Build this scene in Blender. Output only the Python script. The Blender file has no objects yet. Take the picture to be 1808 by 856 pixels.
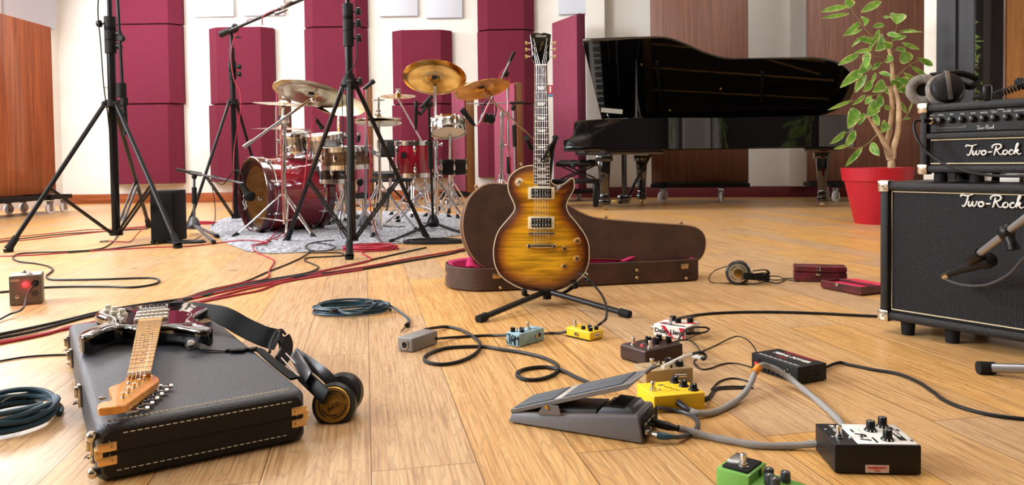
import bpy, bmesh, math, random
from mathutils import Vector, Matrix
random.seed(7)
S = bpy.context.scene
COL = S.collection
V = lambda *a: Vector(a)
# ---------------------------------------------------------------- camera
FP, EYE = 1330.0, 0.55
TH, RO = math.atan(43.0/FP), 0.0135
PPX, PPY = 904.0, 327.0
_d = V(0, math.cos(TH), -math.sin(TH)); _r0 = V(1, 0, 0); _u0 = V(0, math.sin(TH), math.cos(TH))
_r = _r0*math.cos(RO) - _u0*math.sin(RO); _u = _u0*math.cos(RO) + _r0*math.sin(RO)
CAMP = V(0, 0, EYE)
cd = bpy.data.cameras.new('camera'); cam = bpy.data.objects.new('camera', cd); COL.objects.link(cam)
m = Matrix((_r, _u, -_d)).transposed().to_4x4(); m.translation = CAMP
cam.matrix_world = m
cd.sensor_width = 36.0; cd.lens = FP/1808*36.0; cd.shift_y = -(428-PPY)/1808.0
cd.clip_start = 0.05; cd.clip_end = 100
S.camera = cam
def ray(px, py): return _d + _r*((px-PPX)/FP) - _u*((py-PPY)/FP)
def F(px, py, z=0.0):
    r = ray(px, py); return CAMP + r*((z-EYE)/r.z)
def D(px, py, Y):
    r = ray(px, py); return CAMP + r*(Y/r.y)
def PL(px, py, o, n):
    r = ray(px, py); return CAMP + r*((o-CAMP).dot(n)/r.dot(n))
# ---------------------------------------------------------------- render look
S.view_settings.view_transform = 'Standard'; S.view_settings.look = 'None'
S.view_settings.gamma = 1.0; S.view_settings.use_curve_mapping = False
S.view_settings.exposure = 0.0
S.cycles.use_denoising = True
S.cycles.max_bounces = 8; S.cycles.sample_clamp_indirect = 6.0
w = bpy.data.worlds.new('world'); S.world = w; w.use_nodes = True
bg = w.node_tree.nodes['Background']; bg.inputs[0].default_value = (0.82, 0.9, 1.0, 1); bg.inputs[1].default_value = 0.5
def area(name, loc, target, sx, sy, power, col=(1, 1, 1), spread=180):
    ld = bpy.data.lights.new(name, 'AREA'); ld.shape = 'RECTANGLE'; ld.size = sx; ld.size_y = sy
    ld.energy = power; ld.color = col; ld.spread = math.radians(spread)
    o = bpy.data.objects.new(name, ld); COL.objects.link(o); o.location = loc
    o.rotation_euler = (Vector(target)-Vector(loc)).to_track_quat('-Z', 'Y').to_euler(); return o
area('window_light', (-6.3, 2.2, 2.9), (0.3, 3.0, 0.0), 2.2, 2.0, 560, (0.90, 0.95, 1.0))
area('window_light', (-6.3, 8.0, 2.9), (0, 8.5, 0.6), 3.6, 2.2, 430, (0.93, 0.96, 1.0))
area('window_light', (-6.3, -1.2, 2.9), (0, 1.0, 0.0), 3.0, 2.2, 110, (0.88, 0.94, 1.0))
area('ceiling_fill', (0.3, 2.2, 4.1), (0.3, 2.6, 0), 2.0, 2.0, 62, (1.0, 0.96, 0.9))  # added fill over the foreground, no known ceiling fixture
area('ceiling_fill', (-2.2, 7.6, 4.1), (-2.2, 8.6, 0), 3.5, 2.0, 230, (1.0, 0.97, 0.93))  # added fill for the drum area and the back wall
area('ceiling_fill', (3.2, 7.0, 4.1), (3.2, 9.0, 0.8), 2.0, 1.4, 34, (1.0, 0.96, 0.9))  # weak added fill towards the piano side
area('ceiling_fill', (2.4, 4.2, 4.1), (2.7, 5.6, 0.6), 1.4, 1.4, 60, (1.0, 0.97, 0.93))  # added fill aimed at the plant to brighten its leaves
# ---------------------------------------------------------------- materials
def lin(h):
    h = h.lstrip('#'); o = []
    for i in (0, 2, 4):
        c = int(h[i:i+2], 16)/255; o.append(c/12.92 if c <= .04045 else ((c+.055)/1.055)**2.4)
    return (*o, 1)
_M = {}
def mat(name, col='#808080', rough=.5, metal=0., bump=None, vary=None, coat=0., emit=None, spec=None):
    """bump=(scale,strength)  vary=(hex2,scale)"""
    if name in _M: return _M[name]
    if spec is None: spec = .28 if max(lin(col)[:3]) < .03 else .5
    M = bpy.data.materials.new(name); M.use_nodes = True; nt = M.node_tree; b = nt.nodes['Principled BSDF']
    b.inputs['Base Color'].default_value = lin(col); b.inputs['Roughness'].default_value = rough
    b.inputs['Metallic'].default_value = metal; b.inputs['Coat Weight'].default_value = coat
    b.inputs['Coat Roughness'].default_value = .06; b.inputs['Specular IOR Level'].default_value = spec
    if emit: b.inputs['Emission Color'].default_value = lin(emit[0]); b.inputs['Emission Strength'].default_value = emit[1]
    tc = nt.nodes.new('ShaderNodeTexCoord')
    if vary is None and not emit: vary = (col, 6)
    if vary:
        n = nt.nodes.new('ShaderNodeTexNoise'); n.inputs['Scale'].default_value = vary[1]; n.inputs['Detail'].default_value = 4
        nt.links.new(tc.outputs['Object'], n.inputs['Vector'])
        mx = nt.nodes.new('ShaderNodeMix'); mx.data_type = 'RGBA'; mx.inputs['A'].default_value = lin(col); mx.inputs['B'].default_value = lin(vary[0])
        cr = nt.nodes.new('ShaderNodeMapRange'); cr.inputs['From Min'].default_value = .35; cr.inputs['From Max'].default_value = .65
        nt.links.new(n.outputs['Fac'], cr.inputs['Value']); nt.links.new(cr.outputs[0], mx.inputs['Factor'])
        nt.links.new(mx.outputs['Result'], b.inputs['Base Color'])
    if bump:
        n = nt.nodes.new('ShaderNodeTexNoise'); n.inputs['Scale'].default_value = bump[0]; n.inputs['Detail'].default_value = 3
        nt.links.new(tc.outputs['Object'], n.inputs['Vector'])
        bp = nt.nodes.new('ShaderNodeBump'); bp.inputs['Strength'].default_value = bump[1]; bp.inputs['Distance'].default_value = .002
        nt.links.new(n.outputs['Fac'], bp.inputs['Height']); nt.links.new(bp.outputs[0], b.inputs['Normal'])
    _M[name] = M; return M
def wood(name, c1, c2, rough=.4, axis='Z', scale=(14, 14, .7), coat=0., wave=0):
    if name in _M: return _M[name]
    M = mat(name, c1, rough, vary=(c1, 5), coat=coat); nt = M.node_tree; b = nt.nodes['Principled BSDF']
    tc = nt.nodes.new('ShaderNodeTexCoord'); mp = nt.nodes.new('ShaderNodeMapping')
    s = {'Z': (scale[0], scale[1], scale[2]), 'X': (scale[2], scale[0], scale[1]), 'Y': (scale[0], scale[2], scale[1])}[axis]
    mp.inputs['Scale'].default_value = s; nt.links.new(tc.outputs['Object'], mp.inputs[0])
    n = nt.nodes.new('ShaderNodeTexNoise'); n.inputs['Scale'].default_value = 2.0; n.inputs['Detail'].default_value = 8; n.inputs['Roughness'].default_value = .65
    n.inputs['Distortion'].default_value = .4
    nt.links.new(mp.outputs[0], n.inputs['Vector'])
    cr = nt.nodes.new('ShaderNodeValToRGB'); cr.color_ramp.elements[0].position = .36; cr.color_ramp.elements[1].position = .64
    cr.color_ramp.elements[0].color = lin(c2); cr.color_ramp.elements[1].color = lin(c1)
    nt.links.new(n.outputs['Fac'], cr.inputs[0]); nt.links.new(cr.outputs[0], b.inputs['Base Color']); return M
# ---------------------------------------------------------------- objects
def wmat(o):
    M = Matrix.Identity(4)
    while o is not None: M = o.matrix_basis @ M; o = o.parent
    return M
def tagit(o, label=None, cat=None, group=None, kind=None):
    if label: o['label'] = label
    if cat: o['category'] = cat
    if group: o['group'] = group
    if kind: o['kind'] = kind
    return o
def thing(name, label, cat, loc=(0, 0, 0), rz=0, group=None):
    o = bpy.data.objects.new(name, None); COL.objects.link(o); o.empty_display_size = .05
    o.location = loc; o.rotation_euler = (0, 0, rz); return tagit(o, label, cat, group)
def frame_from(x, y=None, z=None):
    """4x4 with columns x,y,z"""
    return Matrix((x, y, z)).transposed().to_4x4()
def axis_frame(o, z, xh=None):
    z = z.normalized(); xh = xh or (V(1, 0, 0) if abs(z.x) < .8 else V(0, 1, 0))
    y = z.cross(xh).normalized(); x = y.cross(z); m = frame_from(x, y, z); m.translation = o; return m
def smooth(pts, n=6, closed=False):
    pts = [Vector(p) for p in pts]; N = len(pts); out = []
    if N < 3 or n < 2: return pts
    rng = range(N if closed else N-1)
    for i in rng:
        p0 = pts[(i-1) % N] if closed or i > 0 else pts[0]*2-pts[1]
        p1 = pts[i]; p2 = pts[(i+1) % N]
        p3 = pts[(i+2) % N] if closed or i+2 < N else pts[-1]*2-pts[-2]
        for k in range(n):
            t = k/n
            out.append(.5*((2*p1)+(p2-p0)*t+(2*p0-5*p1+4*p2-p3)*t*t+(3*p1-p0-3*p2+p3)*t**3))
    if not closed: out.append(pts[-1])
    return out
class MB:
    def __init__(s, T=None): s.bm = bmesh.new(); s.T = T or Matrix.Identity(4); s.layer = None
    def _v(s, p): return s.bm.verts.new(s.T @ Vector(p))
    def ring(s, pts): return [s._v(p) for p in pts]
    def face(s, vs):
        try: return s.bm.faces.new(vs)
        except ValueError: return None
    def bridge(s, a, b, closed=True):
        n = len(a)
        for i in range(n if closed else n-1): s.face((a[i], a[(i+1) % n], b[(i+1) % n], b[i]))
    def box(s, c, size, rot=None, bev=0., taper=None, seg=2):
        M = Matrix.Translation(Vector(c)) @ (rot or Matrix.Identity(4))
        h = Vector(size)/2; t = taper or (1, 1)
        vs = []
        for z in (-1, 1):
            f = t if z > 0 else (1, 1)
            for x, y in ((-1, -1), (1, -1), (1, 1), (-1, 1)): vs.append(s._v(M @ V(x*h.x*f[0], y*h.y*f[1], z*h.z)))
        fs = [s.face([vs[i] for i in q]) for q in ((3, 2, 1, 0), (4, 5, 6, 7), (0, 1, 5, 4), (1, 2, 6, 5), (2, 3, 7, 6), (3, 0, 4, 7))]
        if bev > 0:
            es = list({e for f in fs if f for e in f.edges})
            bmesh.ops.bevel(s.bm, geom=es, offset=bev, segments=seg, profile=.5, affect='EDGES')
        return s
    def hexa(s, pts, bev=0., seg=2):
        """8 points: bottom 4 ccw, top 4 ccw"""
        vs = [s._v(p) for p in pts]
        fs = [s.face([vs[i] for i in q]) for q in ((3, 2, 1, 0), (4, 5, 6, 7), (0, 1, 5, 4), (1, 2, 6, 5), (2, 3, 7, 6), (3, 0, 4, 7))]
        if bev > 0:
            es = list({e for f in fs if f for e in f.edges})
            bmesh.ops.bevel(s.bm, geom=es, offset=bev, segments=seg, profile=.5, affect='EDGES')
        return s
    def tube(s, pts, r, n=8, closed=False, caps=True, flat=1.0, up=None):
        pts = [Vector(p) for p in pts]; N = len(pts); rings = []
        rr = r if isinstance(r, (list, tuple)) else [r]*N
        t0 = (pts[1]-pts[0]).normalized()
        nrm = up or (V(0, 0, 1) if abs(t0.z) < .9 else V(1, 0, 0))
        for i, p in enumerate(pts):
            if closed: t = pts[(i+1) % N]-pts[i-1]
            elif i == 0: t = pts[1]-p
            elif i == N-1: t = p-pts[-2]
            else: t = (pts[i+1]-p).normalized()+(p-pts[i-1]).normalized()
            if t.length < 1e-9: t = t0
            t.normalize(); t0 = t
            q = nrm-t*nrm.dot(t)
            if q.length < 1e-6: q = t.orthogonal()
            q.normalize(); nrm = q if up is None else up
            b = t.cross(q)
            rings.append(s.ring([p+(q*math.cos(a)*flat+b*math.sin(a))*rr[i] for a in [2*math.pi*k/n for k in range(n)]]))
        for i in range(N-1): s.bridge(rings[i], rings[i+1])
        if closed: s.bridge(rings[-1], rings[0])
        elif caps: s.face(rings[0][::-1]); s.face(rings[-1])
        return s
    def cyl(s, p0, p1, r0, r1=None, n=14): return s.tube([p0, p1], [r0, r0 if r1 is None else r1], n)
    def lathe(s, prof, M=None, n=24, a0=0, a1=None):
        M = M or Matrix.Identity(4); rings = []
        for r, z in prof:
            if r < 1e-6: rings.append([s._v(M @ V(0, 0, z))])
            else: rings.append(s.ring([M @ V(r*math.cos(2*math.pi*k/n), r*math.sin(2*math.pi*k/n), z) for k in range(n)]))
        for a, b in zip(rings, rings[1:]):
            if len(a) == 1 and len(b) == 1: continue
            if len(a) == 1:
                for k in range(n): s.face((a[0], b[(k+1) % n], b[k]))
            elif len(b) == 1:
                for k in range(n): s.face((a[k], a[(k+1) % n], b[0]))
            else: s.bridge(a, b)
        if len(rings[0]) > 1 and len(rings[-1]) > 1: s.bridge(rings[-1], rings[0])
        elif len(rings[0]) > 1: s.face(rings[0][::-1])
        elif len(rings[-1]) > 1: s.face(rings[-1])
        return s
    def sphere(s, c, r, sc=(1, 1, 1), n=14, M=None):
        k = n//2; prof = [(max(0, math.sin(math.pi*i/k))*r if 0 < i < k else 0, -math.cos(math.pi*i/k)*r) for i in range(k+1)]
        return s.lathe(prof, Matrix.Translation(Vector(c)) @ (M or Matrix.Identity(4)) @ Matrix.Diagonal((*sc, 1)), n)
    def prism(s, poly, h, M=None, bev=0.):
        """poly 2D list (ccw), extruded from z=0..h in frame M"""
        M = M or Matrix.Identity(4)
        n = len(poly)
        if bev > 0:
            ins = inset(poly, bev)
            L = [(ins, 0), (poly, bev), (poly, h-bev), (ins, h)]
        else: L = [(poly, 0), (poly, h)]
        rs = [s.ring([M @ V(x, y, z) for x, y in P]) for P, z in L]
        for a, b in zip(rs, rs[1:]): s.bridge(a, b)
        s.face(rs[0][::-1]); s.face(rs[-1]); return s
    def torus(s, M, R, r, n=32, k=8, sc=(1, 1)):
        return s.tube([M @ V(R*sc[0]*math.cos(2*math.pi*i/n), R*sc[1]*math.sin(2*math.pi*i/n), 0) for i in range(n)], r, k, closed=True)
    def sheet(s, pts, closed=True): s.face([s._v(p) for p in pts]); return s
    def mesh(s, me, M):
        b2 = bmesh.new(); b2.from_mesh(me); mp = {}
        for v in b2.verts: mp[v.index] = s._v(M @ v.co)
        for f in b2.faces: s.face([mp[v.index] for v in f.verts])
        b2.free(); return s
    def build(s, name, m, parent=None, world=False, label=None, cat=None, group=None, kind=None, ang=35, origin=None):
        bm = s.bm; bmesh.ops.recalc_face_normals(bm, faces=bm.faces[:])
        me = bpy.data.meshes.new(name); o = bpy.data.objects.new(name, me); COL.objects.link(o)
        if parent is None:
            co = [v.co for v in bm.verts]
            c = origin or V(sum(v.x for v in co)/len(co), sum(v.y for v in co)/len(co), min(v.z for v in co))
            bmesh.ops.translate(bm, verts=bm.verts[:], vec=-Vector(c)); o.location = c
        else:
            o.parent = parent
            if world:
                mi = wmat(parent).inverted(); bmesh.ops.transform(bm, matrix=mi, verts=bm.verts[:])
        bm.to_mesh(me); bm.free()
        for p in me.polygons: p.use_smooth = True
        me.set_sharp_from_angle(angle=math.radians(ang))
        me.materials.append(m)
        return tagit(o, label, cat, group, kind)
def inset(poly, d):
    n = len(poly); out = []; A = sum(poly[i][0]*poly[(i+1) % n][1]-poly[(i+1) % n][0]*poly[i][1] for i in range(n)); sg = 1 if A > 0 else -1
    for i in range(n):
        p0 = Vector(poly[i-1]).to_2d(); p = Vector(poly[i]).to_2d(); p1 = Vector(poly[(i+1) % n]).to_2d()
        e0 = (p-p0); e1 = (p1-p)
        if e0.length < 1e-9 or e1.length < 1e-9: out.append((p.x, p.y)); continue
        e0.normalize(); e1.normalize()
        n0 = Vector((-e0.y, e0.x))*sg; n1 = Vector((-e1.y, e1.x))*sg; b = (n0+n1)
        if b.length < 1e-6: b = n0
        b.normalize(); k = d/max(.5, b.dot(n0)); q = p+b*k; out.append((q.x, q.y))
    return out
_tx = {}
def text_into(mb, s, o, xd, ud, h, ext=.0003, shear=0., align='CENTER', bold=0., wide=1.0):
    cu = bpy.data.curves.new('t', 'FONT'); cu.body = s; cu.size = h*1.38; cu.extrude = ext; cu.shear = shear
    cu.align_x = align; cu.align_y = 'CENTER'; cu.offset = bold; cu.resolution_u = 2
    ob = bpy.data.objects.new('t', cu); COL.objects.link(ob); bpy.context.view_layer.update()
    me = bpy.data.meshes.new_from_object(ob.evaluated_get(bpy.context.evaluated_depsgraph_get()))
    bpy.data.objects.remove(ob); bpy.data.curves.remove(cu)
    xd = Vector(xd).normalized(); ud = Vector(ud).normalized()
    M = frame_from(xd, ud, xd.cross(ud)); M.translation = Vector(o)
    M = M @ Matrix.Diagonal((wide, 1, 1, 1)); mb.mesh(me, M); bpy.data.meshes.remove(me); return mb
def text(parent, s, o, xd, ud, h, m, name='lettering', world=False, **k):
    return text_into(MB(), s, o, xd, ud, h, **k).build(name, m, parent, world=world)
def roty(a): return Matrix.Rotation(a, 4, 'Y')
def rotx(a): return Matrix.Rotation(a, 4, 'X')
def rotz(a): return Matrix.Rotation(a, 4, 'Z')
# palette
black = mat('black_paint', '#121214', .35); blackm = mat('matt_black', '#0d0d0f', .6); rubber = mat('black_rubber', '#161618', .75)
gloss = mat('black_lacquer', '#060607', .06, coat=1.0, spec=.6)
chrome = mat('chrome', '#d6d6d8', .12, 1.0); steel = mat('brushed_steel', '#a9a9ac', .32, 1.0); nickel = mat('nickel', '#c9c2b4', .2, 1.0)
brass = mat('brass', '#c9a24a', .25, 1.0); bronze = mat('cymbal_bronze', '#d8a95a', .22, 1.0, vary=('#a8742c', 9), bump=(60, .12))
silverc = mat('pale_cymbal', '#d9cfb4', .25, 1.0, vary=('#a89468', 7), bump=(60, .1))
white = mat('white_plastic', '#eceae4', .4); cream = mat('cream_plastic', '#eadfc0', .4); greym = mat('grey_metal', '#77777c', .4, .6)
red = mat('red_rubber', '#a8122e', .45); teal = mat('teal_rubber', '#1d4254', .42); blk_cable = mat('cable_black', '#18181b', .45)
darkgrey = mat('dark_grey_plastic', '#3a3b40', .5); gold = mat('gold_paint', '#d8b468', .3, .9)
# ================================================================ ROOM
def floor_mat():
    M = bpy.data.materials.new('oak_floor'); M.use_nodes = True; nt = M.node_tree; b = nt.nodes['Principled BSDF']
    N = nt.nodes.new; L = nt.links.new
    tc = N('ShaderNodeTexCoord'); mp = N('ShaderNodeMapping'); mp.inputs['Rotation'].default_value = (0, 0, math.radians(-101)); L(tc.outputs['Object'], mp.inputs[0])
    br = N('ShaderNodeTexBrick'); br.offset = .37; br.offset_frequency = 2; br.squash = 1
    br.inputs['Color1'].default_value = (0, 0, 0, 1); br.inputs['Color2'].default_value = (1, 1, 1, 1); br.inputs['Mortar'].default_value = (.5, .5, .5, 1)
    br.inputs['Scale'].default_value = 1.0; br.inputs['Mortar Size'].default_value = .0011; br.inputs['Mortar Smooth'].default_value = .2
    br.inputs['Bias'].default_value = 0; br.inputs['Brick Width'].default_value = 1.35; br.inputs['Row Height'].default_value = .19
    L(mp.outputs[0], br.inputs['Vector'])
    # per-plank offset of the grain
    sc = N('ShaderNodeVectorMath'); sc.operation = 'SCALE'; sc.inputs['Scale'].default_value = 7.3; L(br.outputs['Color'], sc.inputs[0])
    ad = N('ShaderNodeVectorMath'); ad.operation = 'ADD'; L(mp.outputs[0], ad.inputs[0]); L(sc.outputs[0], ad.inputs[1])
    st = N('ShaderNodeMapping'); st.inputs['Scale'].default_value = (1.1, 9.0, 1); L(ad.outputs[0], st.inputs[0])
    n1 = N('ShaderNodeTexNoise'); n1.inputs['Scale'].default_value = 1.1; n1.inputs['Detail'].default_value = 3; n1.inputs['Distortion'].default_value = .6; L(st.outputs[0], n1.inputs['Vector'])
    # cathedral grain : bands of the noise
    ml = N('ShaderNodeMath'); ml.operation = 'MULTIPLY'; ml.inputs[1].default_value = 210; L(n1.outputs['Fac'], ml.inputs[0])
    sn = N('ShaderNodeMath'); sn.operation = 'SINE'; L(ml.outputs[0], sn.inputs[0])
    st2 = N('ShaderNodeMapping'); st2.inputs['Scale'].default_value = (5, 170, 1); L(ad.outputs[0], st2.inputs[0])
    n2 = N('ShaderNodeTexNoise'); n2.inputs['Scale'].default_value = 1.0; n2.inputs['Detail'].default_value = 5; L(st2.outputs[0], n2.inputs['Vector'])
    cr = N('ShaderNodeValToRGB'); e = cr.color_ramp.elements; e[0].position = .28; e[0].color = lin('#ab783f'); e[1].position = .72; e[1].color = lin('#e3b877')
    x = cr.color_ramp.elements.new(.48); x.color = lin('#cf9c59')
    mixf = N('ShaderNodeMath'); mixf.operation = 'MULTIPLY_ADD'; mixf.inputs[1].default_value = .0; L(sn.outputs[0], mixf.inputs[0]); L(n2.outputs['Fac'], mixf.inputs[2])
    L(mixf.outputs[0], cr.inputs[0])
    rl = N('ShaderNodeMapRange'); rl.inputs['From Min'].default_value = .55; rl.inputs['From Max'].default_value = 1.0; rl.inputs['To Max'].default_value = .5; L(sn.outputs[0], rl.inputs[0])
    rm = N('ShaderNodeMath'); rm.operation = 'MULTIPLY'; L(rl.outputs[0], rm.inputs[0]); L(n2.outputs['Fac'], rm.inputs[1])
    gx = N('ShaderNodeMix'); gx.data_type = 'RGBA'; gx.inputs['B'].default_value = lin('#6f5d4c'); L(rm.outputs[0], gx.inputs['Factor']); L(cr.outputs[0], gx.inputs['A'])
    # plank tint
    hs = N('ShaderNodeHueSaturation'); mr = N('ShaderNodeMapRange'); mr.inputs['To Min'].default_value = .86; mr.inputs['To Max'].default_value = 1.08
    sep = N('ShaderNodeSeparateColor'); L(br.outputs['Color'], sep.inputs[0]); L(sep.outputs[0], mr.inputs[0]); L(mr.outputs[0], hs.inputs['Value']); L(gx.outputs['Result'], hs.inputs['Color'])
    ms = N('ShaderNodeMapRange'); ms.inputs['To Min'].default_value = .80; ms.inputs['To Max'].default_value = 1.02; L(sep.outputs[0], ms.inputs[0]); L(ms.outputs[0], hs.inputs['Saturation'])
    # knots and wear
    n3 = N('ShaderNodeTexNoise'); n3.inputs['Scale'].default_value = 3.2; n3.inputs['Detail'].default_value = 6; n3.inputs['Roughness'].default_value = .7; L(tc.outputs['Object'], n3.inputs['Vector'])
    r3 = N('ShaderNodeMapRange'); r3.inputs['From Min'].default_value = .60; r3.inputs['From Max'].default_value = .78; r3.inputs['To Max'].default_value = .55; L(n3.outputs['Fac'], r3.inputs[0])
    m3 = N('ShaderNodeMix'); m3.data_type = 'RGBA'; m3.inputs['B'].default_value = lin('#8a6236'); L(r3.outputs[0], m3.inputs['Factor']); L(hs.outputs[0], m3.inputs['A'])
    vk = N('ShaderNodeTexVoronoi'); vk.inputs['Scale'].default_value = 1.4; L(ad.outputs[0], vk.inputs['Vector'])
    rk = N('ShaderNodeMapRange'); rk.inputs['From Min'].default_value = .012; rk.inputs['From Max'].default_value = .045; rk.inputs['To Min'].default_value = .75; rk.inputs['To Max'].default_value = 0; L(vk.outputs['Distance'], rk.inputs[0])
    mk = N('ShaderNodeMix'); mk.data_type = 'RGBA'; mk.inputs['B'].default_value = lin('#5e3b1c'); L(rk.outputs[0], mk.inputs['Factor']); L(m3.outputs['Result'], mk.inputs['A'])
    # seams
    m4 = N('ShaderNodeMix'); m4.data_type = 'RGBA'; m4.inputs['B'].default_value = lin('#6e4e2c'); L(br.outputs['Fac'], m4.inputs['Factor']); L(mk.outputs['Result'], m4.inputs['A'])
    L(m4.outputs['Result'], b.inputs['Base Color'])
    n4 = N('ShaderNodeTexNoise'); n4.inputs['Scale'].default_value = 5; n4.inputs['Detail'].default_value = 5; L(tc.outputs['Object'], n4.inputs['Vector'])
    rr = N('ShaderNodeMapRange'); rr.inputs['To Min'].default_value = .24; rr.inputs['To Max'].default_value = .46; b.inputs['Specular IOR Level'].default_value = .4; L(n4.outputs['Fac'], rr.inputs[0]); L(rr.outputs[0], b.inputs['Roughness'])
    bp = N('ShaderNodeBump'); bp.inputs['Strength'].default_value = .12; bp.inputs['Distance'].default_value = .0015
    ma = N('ShaderNodeMath'); ma.operation = 'MULTIPLY_ADD'; ma.inputs[1].default_value = -2.0; L(br.outputs['Fac'], ma.inputs[0]); L(n2.outputs['Fac'], ma.inputs[2])
    L(ma.outputs[0], bp.inputs['Height']); L(bp.outputs[0], b.inputs['Normal'])
    return M
wallm = mat('white_plaster', '#e9e6df', .85, bump=(90, .12), vary=('#e1ddd5', 1.5))
ceilm = mat('ceiling_paint', '#e6e4de', .9)
MB().box((0, 5, -.05), (15.2, 18, .1)).build('floor', floor_mat(), kind='structure', origin=V(0, 0, 0))
MB().box((0, 5, 4.25), (15.2, 18, .1)).build('ceiling', ceilm, kind='structure')
MB().box((-6.75, 5, 2.1), (.2, 18, 4.2)).build('wall_left', wallm, kind='structure')
MB().box((7.2, 5, 2.1), (.2, 18, 4.2)).build('wall_right', wallm, kind='structure')
WB = 11.15
MB().box((-3.115, WB+.1, 2.1), (7.07, .2, 4.2)).build('wall_back', wallm, kind='structure')
# splayed part of the back wall, right of the panels
R0, R1 = V(.42, WB, 0), V(7.1, 9.75, 0)
rd = (R1-R0).normalized(); rn = V(rd.y, -rd.x, 0); ra = math.atan2(rd.y, rd.x)
c = (R0+R1)/2-rn*.1
MB().box((c.x, c.y, 2.1), ((R1-R0).length, .2, 4.2), rotz(ra)).build('wall_back', wallm, kind='structure')
MB().box((.2, -4.05, 2.1), (15.2, .1, 4.2)).build('wall_front', mat('dark_curtain_wall', '#3a3533', .9), kind='structure')
wskirt = wood('skirting_wood', '#a85a2c', '#7d3d1c', .45, 'X')
rskirt = mat('oxblood_skirting', '#6e2430', .5)
MB().box((-3.115, WB-.012, .07), (7.07, .024, .14), bev=.004).build('baseboard_back', wskirt, kind='structure')
c = (R0+R1)/2+rn*.012
MB().box((c.x, c.y, .075), ((R1-R0).length-.05, .024, .15), rotz(ra), bev=.004).build('baseboard_back', rskirt, kind='structure')
# pilasters of the right splay: the plaster steps forward once between the tall panels and once by the screen
def rwall(px, py): return PL(px, py, R0, rn)
def wall_strip(name, p0, p1, dep, m=wallm, z0=.15, z1=4.19):
    a, b = rwall(p0, 300), rwall(p1, 300); a.z = b.z = 0; cc = (a+b)/2+rn*dep/2
    MB().box((cc.x, cc.y, (z0+z1)/2), ((b-a).length, dep, z1-z0), rotz(ra)).build(name, m, kind='structure')
wall_strip('trim_1', 1040, 1072, .22); wall_strip('trim_2', 1393, 1424, .12)
# windows on the left wall
wf = mat('window_frame_paint', '#d8d8d4', .4); wg = mat('window_glass', '#cfe4f2', .05)
for i, (cy, ww) in enumerate(((-1.2, 3.0), (2.2, 2.3), (8.0, 3.6))):
    mb = MB()
    for yy in (cy-ww/2, cy, cy+ww/2): mb.box((-6.62, yy, 2.9), (.06, .07, 2.27))
    for zz in (1.8, 4.0): mb.box((-6.62, cy, zz), (.06, ww+.07, .07))
    fr = mb.build('window_%d' % (i+1), wf, kind='structure')
    MB().box((-6.635, cy, 2.9), (.012, ww, 2.2)).build('pane', wg, fr, world=True)
# ---------------------------------------------------------------- control booth on the right
bn, bd = V(.843, .539, 0).normalized(), V(-.539, .843, 0).normalized()
B0 = V(3.66, 6.37, 0)
def booth(t, off=0, z=0): p = B0+bd*t+bn*off; p.z = z; return p
def bslab(t0, t1, o0, o1, z0, z1): return [booth(t1, o0, z0), booth(t0, o0, z0), booth(t0, o1, z0), booth(t1, o1, z0), booth(t1, o0, z1), booth(t0, o0, z1), booth(t0, o1, z1), booth(t1, o1, z1)]
MB().hexa(bslab(.06, .178, 0, .15, 0, 4.19)).build('wall_booth', wallm, kind='structure')
MB().hexa(bslab(-2.6, .178, .152, .30, 0, .55)).hexa(bslab(-2.6, .178, .152, .3, 2.5, 4.19)).build('wall_booth', wallm, kind='structure')
a, b = booth(.178, .15), booth(.178, 3.2)
MB().hexa([booth(.178, .15), booth(.178, 3.3), booth(.06, 3.3), booth(.06, .15)]+[p+V(0, 0, 4.19) for p in (booth(.178, .15), booth(.178, 3.3), booth(.06, 3.3), booth(.06, .15))]).build('wall_booth', wallm, kind='structure')
anth = mat('anthracite_frame', '#2a2b30', .45)
mb = MB(); mb.hexa(bslab(-.10, .06, -.03, .14, 0, 3.6), bev=.006); mb.hexa(bslab(-.235, -.102, -.01, .14, 0, 3.6), bev=.004)
mb.hexa(bslab(-2.6, -.235, -.02, .14, .45, .55), bev=.004); mb.hexa(bslab(-2.6, -.235, -.02, .14, 2.5, 2.6), bev=.004)
bw = mb.build('window_4', anth, kind='structure')
gm = bpy.data.materials.new('booth_glass'); gm.use_nodes = True; nt = gm.node_tree; nt.nodes.clear()
o_ = nt.nodes.new('ShaderNodeOutputMaterial'); mx = nt.nodes.new('ShaderNodeMixShader'); tr = nt.nodes.new('ShaderNodeBsdfTransparent'); gl = nt.nodes.new('ShaderNodeBsdfGlossy')
gl.inputs['Roughness'].default_value = .01; tr.inputs[0].default_value = (.8, .82, .84, 1); mx.inputs[0].default_value = .55
fr_ = nt.nodes.new('ShaderNodeFresnel'); fr_.inputs[0].default_value = 1.5
nt.links.new(tr.outputs[0], mx.inputs[1]); nt.links.new(gl.outputs[0], mx.inputs[2]); nt.links.new(mx.outputs[0], o_.inputs[0])
MB().hexa(bslab(-2.6, -.235, .0, .012, .55, 2.5)).build('pane', gm, bw, world=True)
tanm = mat('tan_reflection_tone', '#c79a63', .8, vary=('#b98a55', 2)); dk = mat('dark_reflection_tone', '#2b2a2c', .8)  # tones stand in for the tan and dark patches reflected in the glass
MB().hexa(bslab(-2.9, -.45, .9, .95, 0, 3.4)).build('wall_booth_inner', tanm, kind='structure')
MB().hexa(bslab(-.45, .05, .88, .95, 0, 3.4)).build('wall_booth_inner', dk, kind='structure')
area('booth_fill', booth(-1.4, .5, 3.2), booth(-1.2, .7, 1.2), .6, .3, 4, (1, .9, .75))  # added light so the inner booth walls show through the glass
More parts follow.
